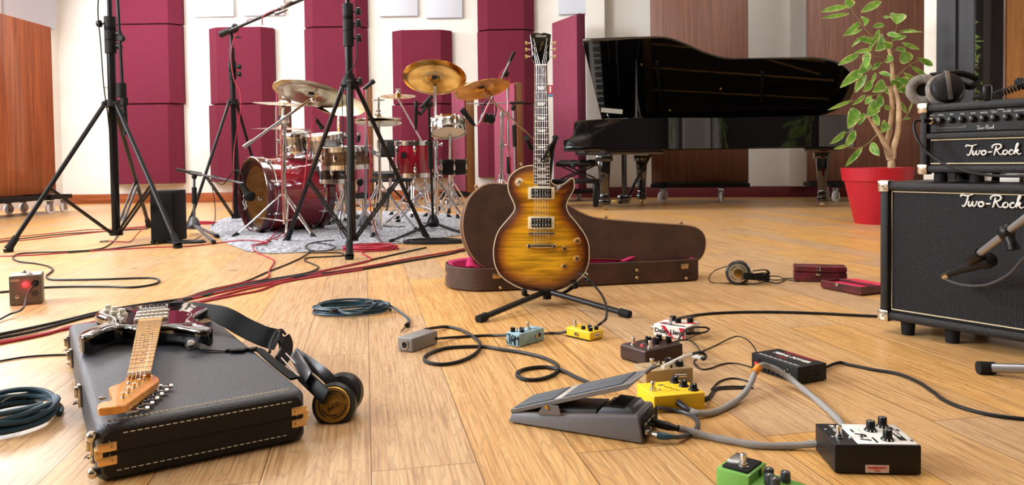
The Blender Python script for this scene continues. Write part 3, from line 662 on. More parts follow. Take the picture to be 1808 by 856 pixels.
# ---------------------------------------------------------------- chrome stands
def tripod(name, label, cat, base, hub_z, spread, a0, mats=(chrome, chrome, rubber), legr=.009, poler=.011, top=None, group=None, low=.10, feet=None, twin=True, floorz=.0, collars=()):
    """base: floor point of the pole; legs leave at hub_z and spread to radius"""
    pm, lm, fm = mats
    root = thing(name, label, cat, (base.x, base.y, 0), 0, group)
    top = top or base+V(0, 0, 1)
    pts = [V(base.x, base.y, low), V(base.x, base.y, hub_z)]; ax = (top-pts[1]);
    MB().tube([pts[0], pts[1], top], [poler*1.25, poler*1.25, poler], 14).build('pole', pm, root, world=True)
    for t in collars:
        q = pts[1]+ax*t
        MB().cyl(q-ax.normalized()*.03, q+ax.normalized()*.03, poler*1.8).cyl(q, q+V(.045, -.01, 0), .006).lathe([(0, -.006), (.016, -.006), (.016, .006), (0, .006)], Matrix.Translation(q+V(.05, -.01, 0)) @ roty(math.pi/2), 12).build('clamp', pm if pm is chrome else black, root, world=True)
    hub = V(base.x, base.y, hub_z); MB().cyl(hub-V(0, 0, .03), hub+V(0, 0, .02), poler*2.2).build('hub', lm, root, world=True)
    fl = feet or [V(base.x+spread*math.cos(a0+i*2.0944), base.y+spread*math.sin(a0+i*2.0944), 0) for i in range(3)]
    for f in fl:
        f = Vector(f); d = (f-hub); s_ = V(-d.y, d.x, 0).normalized()*.011; fe = f+V(0, 0, .012+floorz)
        mb = MB()
        if twin:
            for q in (-1, 1): mb.tube([hub+s_*q, hub+d*.5+s_*q, fe+s_*q*.4-d*.03], legr*.62, 8)
        else: mb.tube([hub, fe], legr, 10)
        l = mb.build('leg', lm, root, world=True)
        mid = hub+(fe-hub)*.55; lo_ = V(base.x, base.y, low+.02)
        bb = MB()
        if twin:
            for q in (-1, 1): bb.tube([mid+s_*q, lo_+s_*q*.6], legr*.5, 6)
        else: bb.tube([mid, lo_], legr*.7, 8)
        bb.build('brace', lm, l, world=True)
        dd = (fe-hub).normalized()
        MB().tube([fe-dd*.05, fe+V(0, 0, 0), ], [legr*1.5, legr*2.2], 10).cyl(fe, fe-V(0, 0, .010), legr*2.2, legr*2).build('rubber_foot', fm, l, world=True)
    return root
def boomarm(root, a, b, r=.009, m=chrome, knob=True, nm='boom_arm'):
    o = MB().tube([a, b], r, 10).build(nm, m, root, world=True)
    return o
# front chrome cymbal stand with the long slanting boom
b_ = F(503, 419); t_ = D(503, 212, b_.y)
st1 = tripod('cymbal_stand', 'chrome cymbal stand with long slanting boom in front of the bass drum', 'cymbal stand', b_, .34, .33, 0, top=t_, group=None, feet=[F(412, 422), F(556, 424), F(524, 402), ], collars=(.35, .62))
a1, a2 = D(430, 260, b_.y-.35), D(553, 172, 5.4+.02)
jo = a1+(a2-a1)*.58
boomarm(st1, a1, a2, .010); MB().cyl(a1, a1+(a2-a1)*.12, .015).build('counter_grip', steel, st1, world=True)
MB().sphere(t_, .035, (1, .7, 1)).cyl(t_, jo, .012).sphere(D(553, 176, 5.4), .024, (1, .6, 1)).build('tilter', chrome, st1, world=True)
# big china stand
b_ = F(772, 400); t_ = D(768, 150, 5.7)
tripod('cymbal_stand', 'tall straight chrome stand under the big golden cymbal', 'cymbal stand', b_, .42, .40, 0, top=t_, feet=[F(700, 396), F(828, 400), F(760, 384)], collars=(.02, .38, .6))
# small hole cymbal on a side boom clamped to it
b_ = F(752, 391); bb_ = D(752, 262, b_.y)
st3 = tripod('cymbal_stand', 'chrome stand with thin arm to the small holed cymbal', 'cymbal stand', b_, .34, .3, .8, top=bb_, collars=(.3, .9))
boomarm(st3, bb_, D(703, 174, 6.0), .008)
# crash stand right with counter arm
b_ = F(886, 385); t_ = D(886, 200, b_.y)
st4 = tripod('cymbal_stand', 'chrome boom stand behind the guitar case carrying the tilted golden crash', 'cymbal stand', b_, .40, .34, .4, top=t_, poler=.014, collars=(.5, .98))
boomarm(st4, D(945, 247, b_.y), D(853, 164, 5.6), .008)
# hi-hat stand
b_ = F(664, 392); t_ = D(664, 172, 5.6); t_.x = D(668, 172, 5.6).x
hh = tripod('hi_hat_stand', 'chrome hi-hat stand in the middle of the kit', 'hi-hat stand', V(t_.x, 5.6, 0), .40, .3, .5, top=t_, poler=.009, low=.05, collars=(.45,))
MB().box((t_.x, 5.6, t_.z-.02), (.09, .012, .01), bev=.002).cyl(t_-V(0, 0, .06), t_, .01).build('clutch', chrome, hh, world=True)
# further stands
def simple_stand(label, fx, fy, tx, ty, tY=None, **k):
    b = F(fx, fy); return tripod(k.pop('name', 'cymbal_stand'), label, k.pop('cat', 'cymbal stand'), b, .34, k.pop('spread', .3), k.pop('a0', .3), top=D(tx, ty, tY or b.y), **k)
simple_stand('chrome stand for the pale crash left of the centre stand', 596, 392, 598, 190, 5.8, a0=1.0, collars=(.5,))
simple_stand('chrome stand behind the bass drum for the pale flat ride', 498, 388, 500, 188, 6.3, a0=.2, collars=(.5,))
simple_stand('snare stand under the walnut snare drum', 612, 398, 612, 299, 5.7, a0=.1, name='snare_stand', cat='snare stand', spread=.26)
simple_stand('snare stand under the tilted steel snare', 795, 386, 795, 238, 5.92, a0=.9, name='snare_stand', cat='snare stand', spread=.26)
simple_stand('snare stand under the flat black drum', 800, 374, 800, 304, 6.25, a0=.4, name='snare_stand', cat='snare stand', spread=.22)
simple_stand('chrome stand under the wine-red tom at right', 730, 384, 731, 315, 6.05, a0=.6, name='tom_stand', cat='drum stand', spread=.28)
# throne
tb = F(690, 372)
th_ = thing('drum_throne', 'black drum throne with backrest behind the hi-hat', 'stool', (tb.x, tb.y, 0))
zc = D(690, 309, tb.y).z
MB(Matrix.Translation(V(tb.x, tb.y, zc-.03))).lathe([(0, 0), (.19, 0), (.21, .02), (.21, .05), (.19, .075), (0, .08)], n=28).build('seat', leath, th_, world=True)
pB = D(686, 262, tb.y+.05)
MB().box(pB, (.22, .05, .20), bev=.022, seg=3).build('backrest', leath, th_, world=True)
MB().cyl((tb.x, tb.y+.05, zc), (pB.x, pB.y+.02, pB.z), .012).cyl((tb.x, tb.y, .12), (tb.x, tb.y, zc-.03), .018).build('pole', chrome, th_, world=True)
for i in range(3):
    a = .5+i*2.094; MB().tube([(tb.x, tb.y, .28), (tb.x+.26*math.cos(a), tb.y+.26*math.sin(a), .012)], .011, 8).build('leg', black, th_, world=True)
# black table-like stool on the right (cushion with black legs)
qb = F(708, 366)
sb = thing('side_stool', 'low black stool with dark cloth behind the wine-red tom', 'stool', (qb.x, qb.y, 0))
zt = D(708, 314, qb.y).z
MB().box((qb.x-.1, qb.y, zt-.02), (.52, .3, .05), bev=.015).build('seat', blackm, sb, world=True)
for i, (x, y) in enumerate(((-.3, -.1), (.1, -.1), (-.3, .12), (.1, .12))): MB().cyl((qb.x+x, qb.y+y, 0), (qb.x+x*.9, qb.y+y, zt-.04), .012).build('leg', black, sb, world=True)
# hi-hat / kick pedals
for i, (fx, fy, lb) in enumerate(((640, 404, 'black drum pedal on the rug beside the centre stand'), (572, 400, 'chrome drum pedal behind the bass drum'))):
    q = F(fx, fy); pr_ = thing('drum_pedal', lb, 'pedal', (q.x, q.y, .03), .6+i*2)
    MB().box((0, 0, .004), (.09, .26, .008)).build('base_plate', steel, pr_)
    MB().box((0, 0, .045), (.075, .24, .008), rotx(.28), bev=.002).build('footboard', blackm, pr_)
    MB().cyl((-.05, .10, .01), (-.05, .10, .22), .007).cyl((.05, .10, .01), (.05, .10, .22), .007).cyl((-.05, .10, .21), (.05, .10, .21), .008).build('frame', chrome, pr_)
    MB().cyl((0, .10, .21), (0, .04, .34), .004).sphere((0, .03, .36), .03, (1, 1, 1.2), 12).build('beater', black, pr_)
# ================================================================ BLACK MICROPHONE STANDS
BK = (black, black, rubber)
def big_stand(label, base, hubz, top, feet, poler=.022, legr=.014, low=.06, knobs=(), upper=None):
    """thick lighting-style stand: outer pole, collar, three square legs with double braces"""
    root = thing('tripod_stand', label, 'microphone stand', (base.x, base.y, 0))
    bx = lambda z: V(base.x, base.y, z)
    z1 = bx(hubz).z
    MB().cyl(bx(low), bx(upper or top.z), poler, poler, 18).build('pole', black, root, world=True)
    if upper: MB().cyl(bx(upper-.02), V(top.x, top.y, top.z), poler*.62, poler*.62, 14).build('upper_pole', black, root, world=True)
    MB().cyl(bx(hubz-.015), bx(hubz+.03), poler*2.0, poler*1.8, 18).cyl(bx(hubz-.02), bx(hubz-.012), poler*2.6).build('collar', blackm, root, world=True)
    MB().cyl(bx(low-.01), bx(low+.03), poler*1.6).build('lower_collar', blackm, root, world=True)
    for (dz, sd, yy) in knobs:
        c = bx(dz); MB().cyl(c-V(0, 0, .05), c+V(0, 0, .05), poler*1.4, poler*1.4, 16).build('sleeve', blackm, root, world=True)
        MB().cyl(c, c+V(sd*.06, -.01*yy, 0), .007).lathe([(0, -.014), (.022, -.014), (.026, -.006), (.026, .010), (.018, .014), (0, .014)], Matrix.Translation(c+V(sd*.07, -.01*yy, 0)) @ roty(math.pi/2), 16).build('knob', black, root, world=True)
    for f in feet:
        f = Vector(f); h_ = bx(hubz); d = f-h_; hd = V(d.x, d.y, 0).normalized(); a = h_+hd*poler*1.9; s_ = V(-hd.y, hd.x, 0)*.014
        fe = f+V(0, 0, .02); dn = (fe-a).normalized()
        l = MB().tube([a, fe-dn*.06], legr, 8).sphere(a, legr*1.5, n=8).build('leg', black, root, world=True)
        MB().tube([fe-dn*.09, fe-dn*.02, fe], [legr*1.35, legr*1.5, legr*1.9], 12).cyl(fe, f+V(0, 0, .001), legr*1.9, legr*1.7).build('rubber_foot', rubber, l, world=True)
        mid = a+(fe-a)*.60; lo_ = bx(low+.01)+hd*poler*1.3
        MB().tube([mid+s_, lo_+s_], legr*.55, 6).tube([mid-s_, lo_-s_], legr*.55, 6).build('brace', black, l, world=True)
    return root
# 1: left
f1, f2, f3 = F(15, 445), F(314, 438), F(263, 402)
bp_ = V(D(205, 400, 5.45).x, 5.45, 0)
hz_ = D(205, 184, 5.45).z
s1 = big_stand('thick black tripod stand at the left in front of the first burgundy column', bp_, hz_, V(bp_.x, 5.45, 2.25), [f1, f2, f3], .028, .016, knobs=((D(205, 60, 5.45).z, 1, 1), (D(205, 82, 5.45).z, 1, 1), (D(205, 42, 5.45).z, -1, 1)), upper=D(205, 38, 5.45).z)
k_ = D(215, 68, 5.42); MB().lathe([(0, 0), (.028, 0), (.03, .02), (.02, .03), (0, .03)], axis_frame(k_, V(0, -1, 0)), 18).build('badge_knob', black, s1, world=True)
# counterweight tube hanging on the boom beside it
cw = thing('boom_counterweight', 'slim black boom with cylindrical counterweight hanging beside the left tripod pole', 'counterweight', D(219, 240, 5.40).to_tuple())
a, b = D(207, -10, 5.40), D(216, 150, 5.40)
MB().tube([a, b, D(219, 200, 5.40)], .011, 10).build('boom_rod', black, cw, world=True)
MB().cyl(D(214, 147, 5.40), D(214.5, 172, 5.40), .034, .034, 18).cyl(D(219, 172, 5.40), D(219, 186, 5.4), .026).build('weight', blackm, cw, world=True)
MB().cyl(D(219, 186, 5.40), D(222, 238, 5.40), .018, .018, 12).build('sleeve', blackm, cw, world=True)
# 2: boom stand
f1, f2, f3 = F(333, 403), F(413, 397), F(520, 392)
bp_ = V(D(417, 390, 7.0).x, 7.0, 0)
s2 = big_stand('black tripod boom stand behind the kick microphone, reaching over the kit', bp_, D(415, 181, 7.0).z, V(bp_.x, 7.0, D(414, 55, 7.0).z), [f1, F(426, 388)*1.0, F(475, 388)], .024, .014, knobs=((D(415, 118, 7.0).z, 1, 1), (D(415, 131, 7.0).z, 1, 1)), upper=D(415, 85, 7.0).z)
e0, e1 = D(392, 60, 7.0), D(545, -6, 6.4)
MB().tube([e0, e1], .014, 12).build('boom_arm', black, s2, world=True)
MB().cyl(D(390, 61, 7.0), D(408, 53, 6.95), .03, .026).build('counterweight', blackm, s2, world=True)
MB().sphere(D(415, 50, 6.95), .035, (1, 1, 1.3)).box(D(418, 66, 6.93), (.07, .02, .012)).build('swivel', blackm, s2, world=True)
def micro(root_or_none, label, a, b, r=.012, m=black, grille=None, cat='microphone', group=None, nm='microphone'):
    d = (b-a).normalized(); root = thing(nm, label, cat, a.to_tuple(), 0, group); L_ = (b-a).length
    MB().tube([a, a+d*L_*.15, a+d*L_*.2, a+d*L_*.7, a+d*L_*.72], [r*.6, r*.75, r, r, r*1.1], 14).build('body', m, root, world=True)
    MB().tube([a+d*L_*.72, a+d*L_*.76, a+d*L_*.96, b], [r*1.12, r*1.2, r*1.2, r*.8], 14).build('grille', grille or steel, root, world=True)
    return root
micro(None, 'silver pencil microphone clamped on the high boom, the lower one', D(507, 17, 6.5), D(486, 25, 6.4), .014, nickel, group='overhead microphones')
micro(None, 'silver pencil microphone clamped on the high boom near the frame top', D(515, 2, 6.5), D(497, 13, 6.35), .014, nickel, group='overhead microphones')
# 3: centre stand
f1, f2, f3 = F(506, 431), F(752, 422), F(617, 458)
bp_ = V(D(620, 300, 4.85).x, 4.85, 0)
s3 = big_stand('thick black tripod stand in the centre, in front of the drum kit', bp_, D(620, 146, 4.85).z, V(bp_.x, 4.85, 2.25), [f1, f2, f3], .024, .0145, knobs=((D(620, 68, 4.85).z, 1, 1), (D(620, 42, 4.85).z, 1, 1), (D(620, 21, 4.85).z, 1, 1), (D(620, 150, 4.85).z+.02, 1, 1)), upper=D(620, 12, 4.85).z)
# 4: slim black stand with two microphones, right of centre
b4 = F(760, 413)
def small_stand(label, hubpx, poletop, legs, mats=(black, black, rubber), pole_r=.010, hubh=.09, group=None, grip=None):
    h = F(*hubpx); root = thing('microphone_stand', label, 'microphone stand', (h.x, h.y, 0), 0, group)
    tp = Vector(poletop)
    MB().cyl((h.x, h.y, .05), tp, pole_r).build('pole', mats[0], root, world=True)
    if grip: MB().cyl(V(h.x, h.y, 0)+(tp-V(h.x, h.y, 0))*grip[0], V(h.x, h.y, 0)+(tp-V(h.x, h.y, 0))*grip[1], pole_r*1.9).build('grip', rubber, root, world=True)
    MB(Matrix.Translation(V(h.x, h.y, 0))).lathe([(0, .035), (.04, .035), (.05, .05), (.048, .075), (.03, hubh+.03), (.016, hubh+.045), (0, hubh+.045)], n=20).build('hub', mats[1], root, world=True)
    for l in legs:
        f = F(*l); d = (f-V(h.x, h.y, 0)).normalized(); a = V(h.x, h.y, .065)+d*.02; b = f+V(0, 0, .014)
        lg = MB().tube([a, b], .011, 10).build('leg', mats[0], root, world=True)
        dn = (b-a).normalized(); MB().tube([b-dn*.05, b-dn*.01, b+dn*.012], [.013, .0165, .012], 12).build('rubber_foot', mats[2], lg, world=True)
    return root
s4 = small_stand('slim black microphone stand with folded legs right of the kit', (765, 408), D(757, 180, 5.3), [(690, 430), (814, 414), (748, 398)], grip=(.52, .72))
a = D(757, 184, 5.3); MB().sphere(a, .03, (1, 1, 1)).tube([a, D(742, 202, 5.25), D(735, 196, 5.2)], .012, 8).cyl(D(744, 190, 5.25), D(762, 170, 5.3), .014).build('swivel', black, s4, world=True)
micro(None, 'slim black microphone standing upright beside the right stand swivel', D(734, 230, 5.2), D(735, 178, 5.2), .012, black, blackm)
# grey stand for kick microphone
grey_p = mat('grey_stand_paint', '#5d5f64', .4, .3)
h = (343, 412)
s5 = small_stand('low grey microphone stand with horizontal boom by the bass drum', h, D(343, 316, F(*h).y), [(270, 430), (378, 431), (384, 420)], (grey_p, grey_p, rubber), grip=(.55, .85))
Yk = F(*h).y; mb = MB().tube([D(330, 303, Yk), D(412, 320, Yk-.1), D(430, 324, Yk-.2)], .008, 10).build('boom_arm', grey_p, s5, world=True)
MB().cyl(D(311, 299, Yk), D(334, 304, Yk), .012).cyl(D(334, 304, Yk), D(356, 308, Yk+.02), .017).sphere(D(343, 311, Yk), .022, (1, .8, 1.3)).build('boom_grip', black, s5, world=True)
kc = D(440, 346, Yk-.2)
km = thing('kick_microphone', 'large black kick drum microphone at the bass drum opening', 'microphone', kc.to_tuple())
MB().tube([D(424, 325, Yk-.2), D(431, 332, Yk-.2), kc], [.018, .022, .032], 14).build('body', black, km, world=True)
MB(axis_frame(kc+V(.0, 0, 0), V(.9, .3, -.2))).lathe([(0, -.04), (.028, -.04), (.038, -.024), (.040, .016), (.032, .036), (.016, .046), (0, .048)], n=20).build('grille', blackm, km, world=True)
# red-cabled chrome stand near centre (top mic), behind centre stand
s6 = small_stand('chrome microphone stand with pale grip between centre stand and hi-hat', (645, 408), D(648, 150, 5.25), [(600, 408), (676, 436), (716, 406)], (steel, darkgrey, rubber), pole_r=.010)
micro(None, 'small black microphone with red cable on top of the stand by the hi-hat', D(641, 158, 5.2), D(661, 142, 5.2), .014, black, blackm)
# two chrome mic stands at right with cross arms
h7 = (900, 395); s7 = small_stand('tall chrome microphone stand with red cable rising behind the guitar case', h7, D(896, 148, F(*h7).y), [(860, 400), (940, 402), (905, 384)], (steel, black, rubber), grip=(.36, .48))
Y7 = F(*h7).y; MB().tube([D(908, 92, Y7-.05), D(846, 218, Y7-.1)], .008, 8).build('boom_arm', steel, s7, world=True)
MB().cyl(D(908, 92, Y7-.05), D(898, 112, Y7-.05), .014).cyl(D(898, 112, Y7-.05), D(893, 124, Y7-.05), .010).sphere(D(893, 130, Y7-.02), .032, (1, 1, 1)).build('boom_grip', black, s7, world=True)
micro(None, 'black side microphone hanging from the red-cabled boom', D(838, 222, Y7-.1), D(815, 192, Y7-.1), .022, black, blackm)
h8 = (912, 378); s8 = small_stand('shorter chrome microphone stand with level boom carrying headphones', h8, D(906, 186, F(*h8).y), [(888, 374), (944, 377), (915, 387)], (steel, black, rubber), grip=(.62, .82))
Y8 = F(*h8).y; MB().tube([D(824, 183, Y8-.02), D(905, 182, Y8-.02)], .0065, 8).build('boom_arm', steel, s8, world=True)
MB().cyl(D(900, 182, Y8-.02), D(926, 181, Y8-.02), .014).sphere(D(906, 190, Y8-.01), .024, (1, 1, 1.4)).build('boom_grip', black, s8, world=True)
hp = thing('hanging_headphones', 'black and silver headphones hanging from the level boom', 'headphones', D(863, 208, Y8-.05).to_tuple())
MB().tube(smooth([D(853, 205, Y8-.08), D(851, 190, Y8-.05), D(860, 179, Y8-.03), D(872, 180, Y8), D(876, 192, Y8+.03), D(874, 206, Y8+.04)], 5), .008, 8).build('headband', black, hp, world=True)
for px_, py_, dy in ((857, 208, -.09), (866, 210, -.02)):
    e = MB(axis_frame(D(px_, py_, Y8+dy), V(.5, -.85, 0))).lathe([(0, -.03), (.045, -.03), (.052, -.01), (.052, .008), (.036, .026), (0, .03)], n=22).build('ear_cup', black, hp, world=True)
    MB(axis_frame(D(px_, py_, Y8+dy), V(.5, -.85, 0))).torus(Matrix.Identity(4), .05, .006, 24, 6).build('silver_ring', steel, e, world=True)
# tom microphones
for i, (x0, y0, x1, y1, Y, lb) in enumerate(((493, 205, 503, 228, 5.8, 'black clip microphone over the left chrome tom'), (556, 208, 570, 228, 5.7, 'black clip microphone over the right chrome tom'), (645, 262, 672, 275, 5.5, 'grey snare microphone beside the walnut snare'), (632, 252, 634, 234, 5.75, 'silver-headed microphone standing behind the centre stand'))):
    micro(None, lb, D(x0, y0, Y), D(x1, y1, Y), .015, black if i != 2 else darkgrey, blackm if i < 2 else steel)
# floor monitor box
q0, q1 = F(265, 431), F(311, 428)
mo = thing('floor_monitor', 'upright black loudspeaker box behind the left tripod leg', 'loudspeaker', ((q0.x+q1.x)/2, (q0.y+q1.y)/2, 0), .08)
zt = D(288, 337, q0.y).z; w_ = (q1-q0).length
MB().box((0, .12, zt/2+.004), (w_, .24, zt-.008), bev=.008).build('cabinet', mat('rough_black_paint', '#0f0f11', .8, bump=(60, .6)), mo)
MB().box((0, -.004, zt/2), (w_-.02, .01, zt-.03), bev=.002).build('grille', mat('black_grille', '#09090a', .9, bump=(300, .6)), mo)
# ================================================================ AMPLIFIER STACK
ax0 = V(1.140, 2.337, 0); au = V(.57, -.82, 0).normalized(); az = math.atan2(au.y, au.x)
AMP = Matrix.Translation(ax0) @ rotz(az)          # local x along the face (to the right), y backwards, z up
def tolex(name='black_tolex'):
    return mat(name, '#0f0f11', .42, bump=(420, .9), spec=.4)
tol = tolex()
def grille_mat():
    M = bpy.data.materials.new('woven_grille'); M.use_nodes = True; nt = M.node_tree; b = nt.nodes['Principled BSDF']; N = nt.nodes.new; L = nt.links.new
    tc = N('ShaderNodeTexCoord'); s = N('ShaderNodeSeparateXYZ'); L(tc.outputs['Object'], s.inputs[0])
    def m_(op, a, b_=None):
        n = N('ShaderNodeMath'); n.operation = op
        (L(a, n.inputs[0]) if not isinstance(a, float) else setattr(n.inputs[0], 'default_value', a))
        if b_ is not None: (L(b_, n.inputs[1]) if not isinstance(b_, float) else setattr(n.inputs[1], 'default_value', b_))
        return n.outputs[0]
    k = 2*math.pi/.0062
    u = m_('MULTIPLY', m_('ADD', s.outputs['X'], s.outputs['Z']), k*.7); v = m_('MULTIPLY', m_('SUBTRACT', s.outputs['X'], s.outputs['Z']), k*.7)
    w_ = m_('MULTIPLY', m_('SINE', u), m_('SINE', v)); f = m_('MULTIPLY_ADD', w_, .5); 
    mr = N('ShaderNodeMapRange'); mr.inputs['From Min'].default_value = .15; mr.inputs['From Max'].default_value = .7; L(w_, mr.inputs[0])
    mx = N('ShaderNodeMix'); mx.data_type = 'RGBA'; mx.inputs['A'].default_value = lin('#08080a'); mx.inputs['B'].default_value = lin('#47474d')
    L(mr.outputs[0], mx.inputs['Factor']); L(mx.outputs['Result'], b.inputs['Base Color']); b.inputs['Roughness'].default_value = .6; b.inputs['Specular IOR Level'].default_value = .2
    bp = N('ShaderNodeBump'); bp.inputs['Strength'].default_value = .4; bp.inputs['Distance'].default_value = .001; L(mr.outputs[0], bp.inputs['Height']); L(bp.outputs[0], b.inputs['Normal'])
    return M
gril = grille_mat(); piping = mat('cream_piping', '#d9c9a4', .5)
SCRIPT = [  # Two-Rock lettering, strokes in letter units (x, y), x-height 1
 [(-.5, 1.75), (-.45, 2.05), (-.1, 2.15), (.4, 2.0), (1.0, 2.05), (1.7, 2.3)], [(.85, 2.05), (.7, 1.3), (.45, .5), (.15, 0.0), (-.15, -.02), (-.3, .2)],
 [(1.0, .95), (.9, .3), (1.1, 0), (1.45, .3), (1.65, .9), (1.6, .3), (1.85, 0), (2.2, .35), (2.3, .95), (2.55, .8)],
 [(3.2, .95), (2.8, .75), (2.7, .25), (3.0, 0), (3.45, .2), (3.55, .7), (3.25, .95), (3.15, .75), (3.7, .7)],
 [(3.95, .55), (4.75, .6)],
 [(5.6, 1.8), (5.45, 1.0), (5.2, .1), (5.1, -.1)], [(4.8, 1.4), (4.85, 1.9), (5.5, 2.2), (6.3, 2.15), (6.55, 1.7), (6.1, 1.2), (5.5, 1.05), (5.8, .8), (6.1, .2), (6.5, 0), (6.8, .25)],
 [(7.4, .95), (7.0, .75), (6.9, .25), (7.2, 0), (7.6, .2), (7.7, .7), (7.4, .95)],
 [(8.75, .8), (8.45, .95), (8.1, .6), (8.1, .15), (8.45, 0), (8.9, .3)],
 [(8.9, .3), (9.4, 1.3), (9.75, 2.1), (9.65, 2.3), (9.4, 1.9), (9.15, .5), (9.05, 0)], [(9.15, .5), (9.5, .95), (9.75, .9), (9.6, .6), (9.3, .55), (9.6, .3), (9.85, 0), (10.3, .25)]]
def script(root, M, h, r, m, name='script_logo'):
    """M local frame: x text direction, y up; h = height of the capitals"""
    k = h/2.3; mb = MB(M)
    for st in SCRIPT:
        pts = smooth([V((x-4.9)*k, (y-1.05)*k, 0) for x, y in st], 4)
        mb.tube(pts, [r*(.55+.45*abs(math.sin(2.6*i/len(pts)+.8))) for i in range(len(pts))], 6)
    return mb.build(name, m, root)
XZ = lambda x, y, z: Matrix(((1, 0, 0, x), (0, 0, -1, y), (0, 1, 0, z), (0, 0, 0, 1)))  # maps (x,y,z)->(x, -z, y): face looking to -y
def amp_box(root, W, H, Dp, z0, x0=0., fw=.028, top=.028):
    """open-front shell with rounded edges"""
    mb = MB(); b = .010
    mb.box((x0+fw/2, Dp/2, z0+H/2), (fw, Dp, H), bev=b).box((x0+W-fw/2, Dp/2, z0+H/2), (fw, Dp, H), bev=b)
    mb.box((x0+W/2, Dp/2, z0+fw/2), (W, Dp, fw), bev=b).box((x0+W/2, Dp/2, z0+H-top/2), (W, Dp, top), bev=b).box((x0+W/2, Dp-.01, z0+H/2), (W-.02, .015, H-.02))
    return mb.build('cabinet', tol, root)
def corners(root, W, H, z0, Dp, x0=0.):
    for x, sx in ((x0, 1), (x0+W, -1)):
        for z, sz in ((z0, 1), (z0+H, -1)):
            mb = MB(); mb.box((x+sx*.014, -.001, z+sz*.014), (.033, .006, .033), bev=.0025).box((x-sx*.0015, .016, z+sz*.014), (.006, .036, .033), bev=.0025).box((x+sx*.014, .016, z-sz*.0015), (.033, .036, .006), bev=.0025)
            mb.sphere((x+sx*.013, -.005, z+sz*.013), .004, n=8); mb.build('corner_cap', nickel, root)
# cabinet
W_, H_ = .64, .428
cab = thing('speaker_cabinet', 'large black speaker cabinet with dark woven grille standing on the floor at right', 'speaker cabinet', ax0.to_tuple(), az)
amp_box(cab, W_, H_, .27, .042)
MB().box((W_/2, .022, .042+H_/2), (W_-.05, .012, H_-.05)).build('grille_cloth', gril, cab)
def pipe_rect(root, x0, x1, z0, z1, y=.013, r=.0022):
    MB().tube([(x0, y, z0), (x1, y, z0), (x1, y, z1), (x0, y, z1)], r, 6, closed=True).build('piping', piping, root)
pipe_rect(cab, .034, W_-.034, .042+.034, .042+H_-.030)
corners(cab, W_, H_, .042, .27)
for x in (.07, .20, .44, .57):
    for y in (.04, .23): MB().lathe([(0, 0), (.018, 0), (.021, .042), (0, .042)], Matrix.Translation(V(x, y, .0)), 16).build('foot', rubber, cab)
logo = mat('white_enamel_script', '#f1eee8', .3)
script(cab, XZ(.315, .010, .42), .034, .0026, logo)
# head
hx, hz0, HH, HW, hy = .105, .497, .205, .57, .03
head = thing('amplifier_head', 'black guitar amplifier head with a row of knobs, on the large speaker cabinet', 'amplifier', (ax0+Vector((au.x*0, 0, 0))).to_tuple()[:2]+(.4715,), az)
zb = .4715
def hd(z): return z-zb
mb = MB(Matrix.Translation(V(hx, hy, hd(hz0))))
fw = .024; Dp = .215
mb.box((fw/2, Dp/2, HH/2), (fw, Dp, HH), bev=.009).box((HW-fw/2, Dp/2, HH/2), (fw, Dp, HH), bev=.009).box((HW/2, Dp/2, fw/2), (HW, Dp, fw), bev=.009).box((HW/2, Dp/2, HH-.012), (HW, Dp, .024), bev=.009)
mb.box((HW/2, .014, HH*.535), (HW-.03, .022, .017), bev=.003).box((HW/2, Dp-.01, HH/2), (HW-.02, .014, HH-.02))
mb.build('cabinet', tol, head)
MB().box((hx+HW/2, hy+.022, hd(hz0)+.062), (HW-.045, .01, .09)).build('grille_cloth', gril, head)
pz0, pz1 = hd(hz0)+HH*.59, hd(hz0)+HH-.024
MB().box((hx+HW/2, hy+.018, (pz0+pz1)/2), (HW-.044, .008, pz1-pz0)).build('control_panel', mat('black_panel', '#101012', .35), head)
T_ = Matrix.Translation(V(0, 0, 0))
MB().tube([(hx+.03, hy+.012, hd(hz0)+.028), (hx+HW-.03, hy+.012, hd(hz0)+.028), (hx+HW-.03, hy+.012, hd(hz0)+.098), (hx+.03, hy+.012, hd(hz0)+.098)], .0020, 6, closed=True).build('piping', piping, head)
for x, sx in ((hx, 1), (hx+HW, -1)):
    for z, sz in ((hd(hz0), 1), (hd(hz0)+HH, -1)):
        MB().box((x+sx*.012, hy-.001, z+sz*.012), (.028, .006, .028), bev=.0025).box((x-sx*.0015, hy+.014, z+sz*.012), (.006, .03, .028), bev=.0025).box((x+sx*.012, hy+.014, z-sz*.0015), (.028, .03, .006), bev=.0025).build('corner_cap', nickel, head)
for x in (hx+.05, hx+.15, hx+HW-.15, hx+HW-.05):
    for y in (.06, .2): MB().lathe([(0, 0), (.019, 0), (.017, .026), (0, .026)], Matrix.Translation(V(x, y, 0)), 14).build('foot', rubber, head)
script(head, XZ(hx+.200, hy+.010, hd(hz0)+.066), .030, .0023, logo)
script(head, XZ(hx+.180, hy+.0125, pz0+.009), .010, .0006, white, 'small_script')
def face_x(px, py=205): # local x on the head face for a photo column
    n = V(-au.y, au.x, 0); p = PL(px, py, ax0+n*hy, n); return (p-ax0).dot(au)
kz = (pz0+pz1)/2+.004
MB().lathe([(.0, 0), (.010, 0), (.010, .006), (.006, .008), (.0045, .012), (0, .012)], XZ(face_x(1640), hy+.014, kz), 16).build('input_jack', nickel, head)
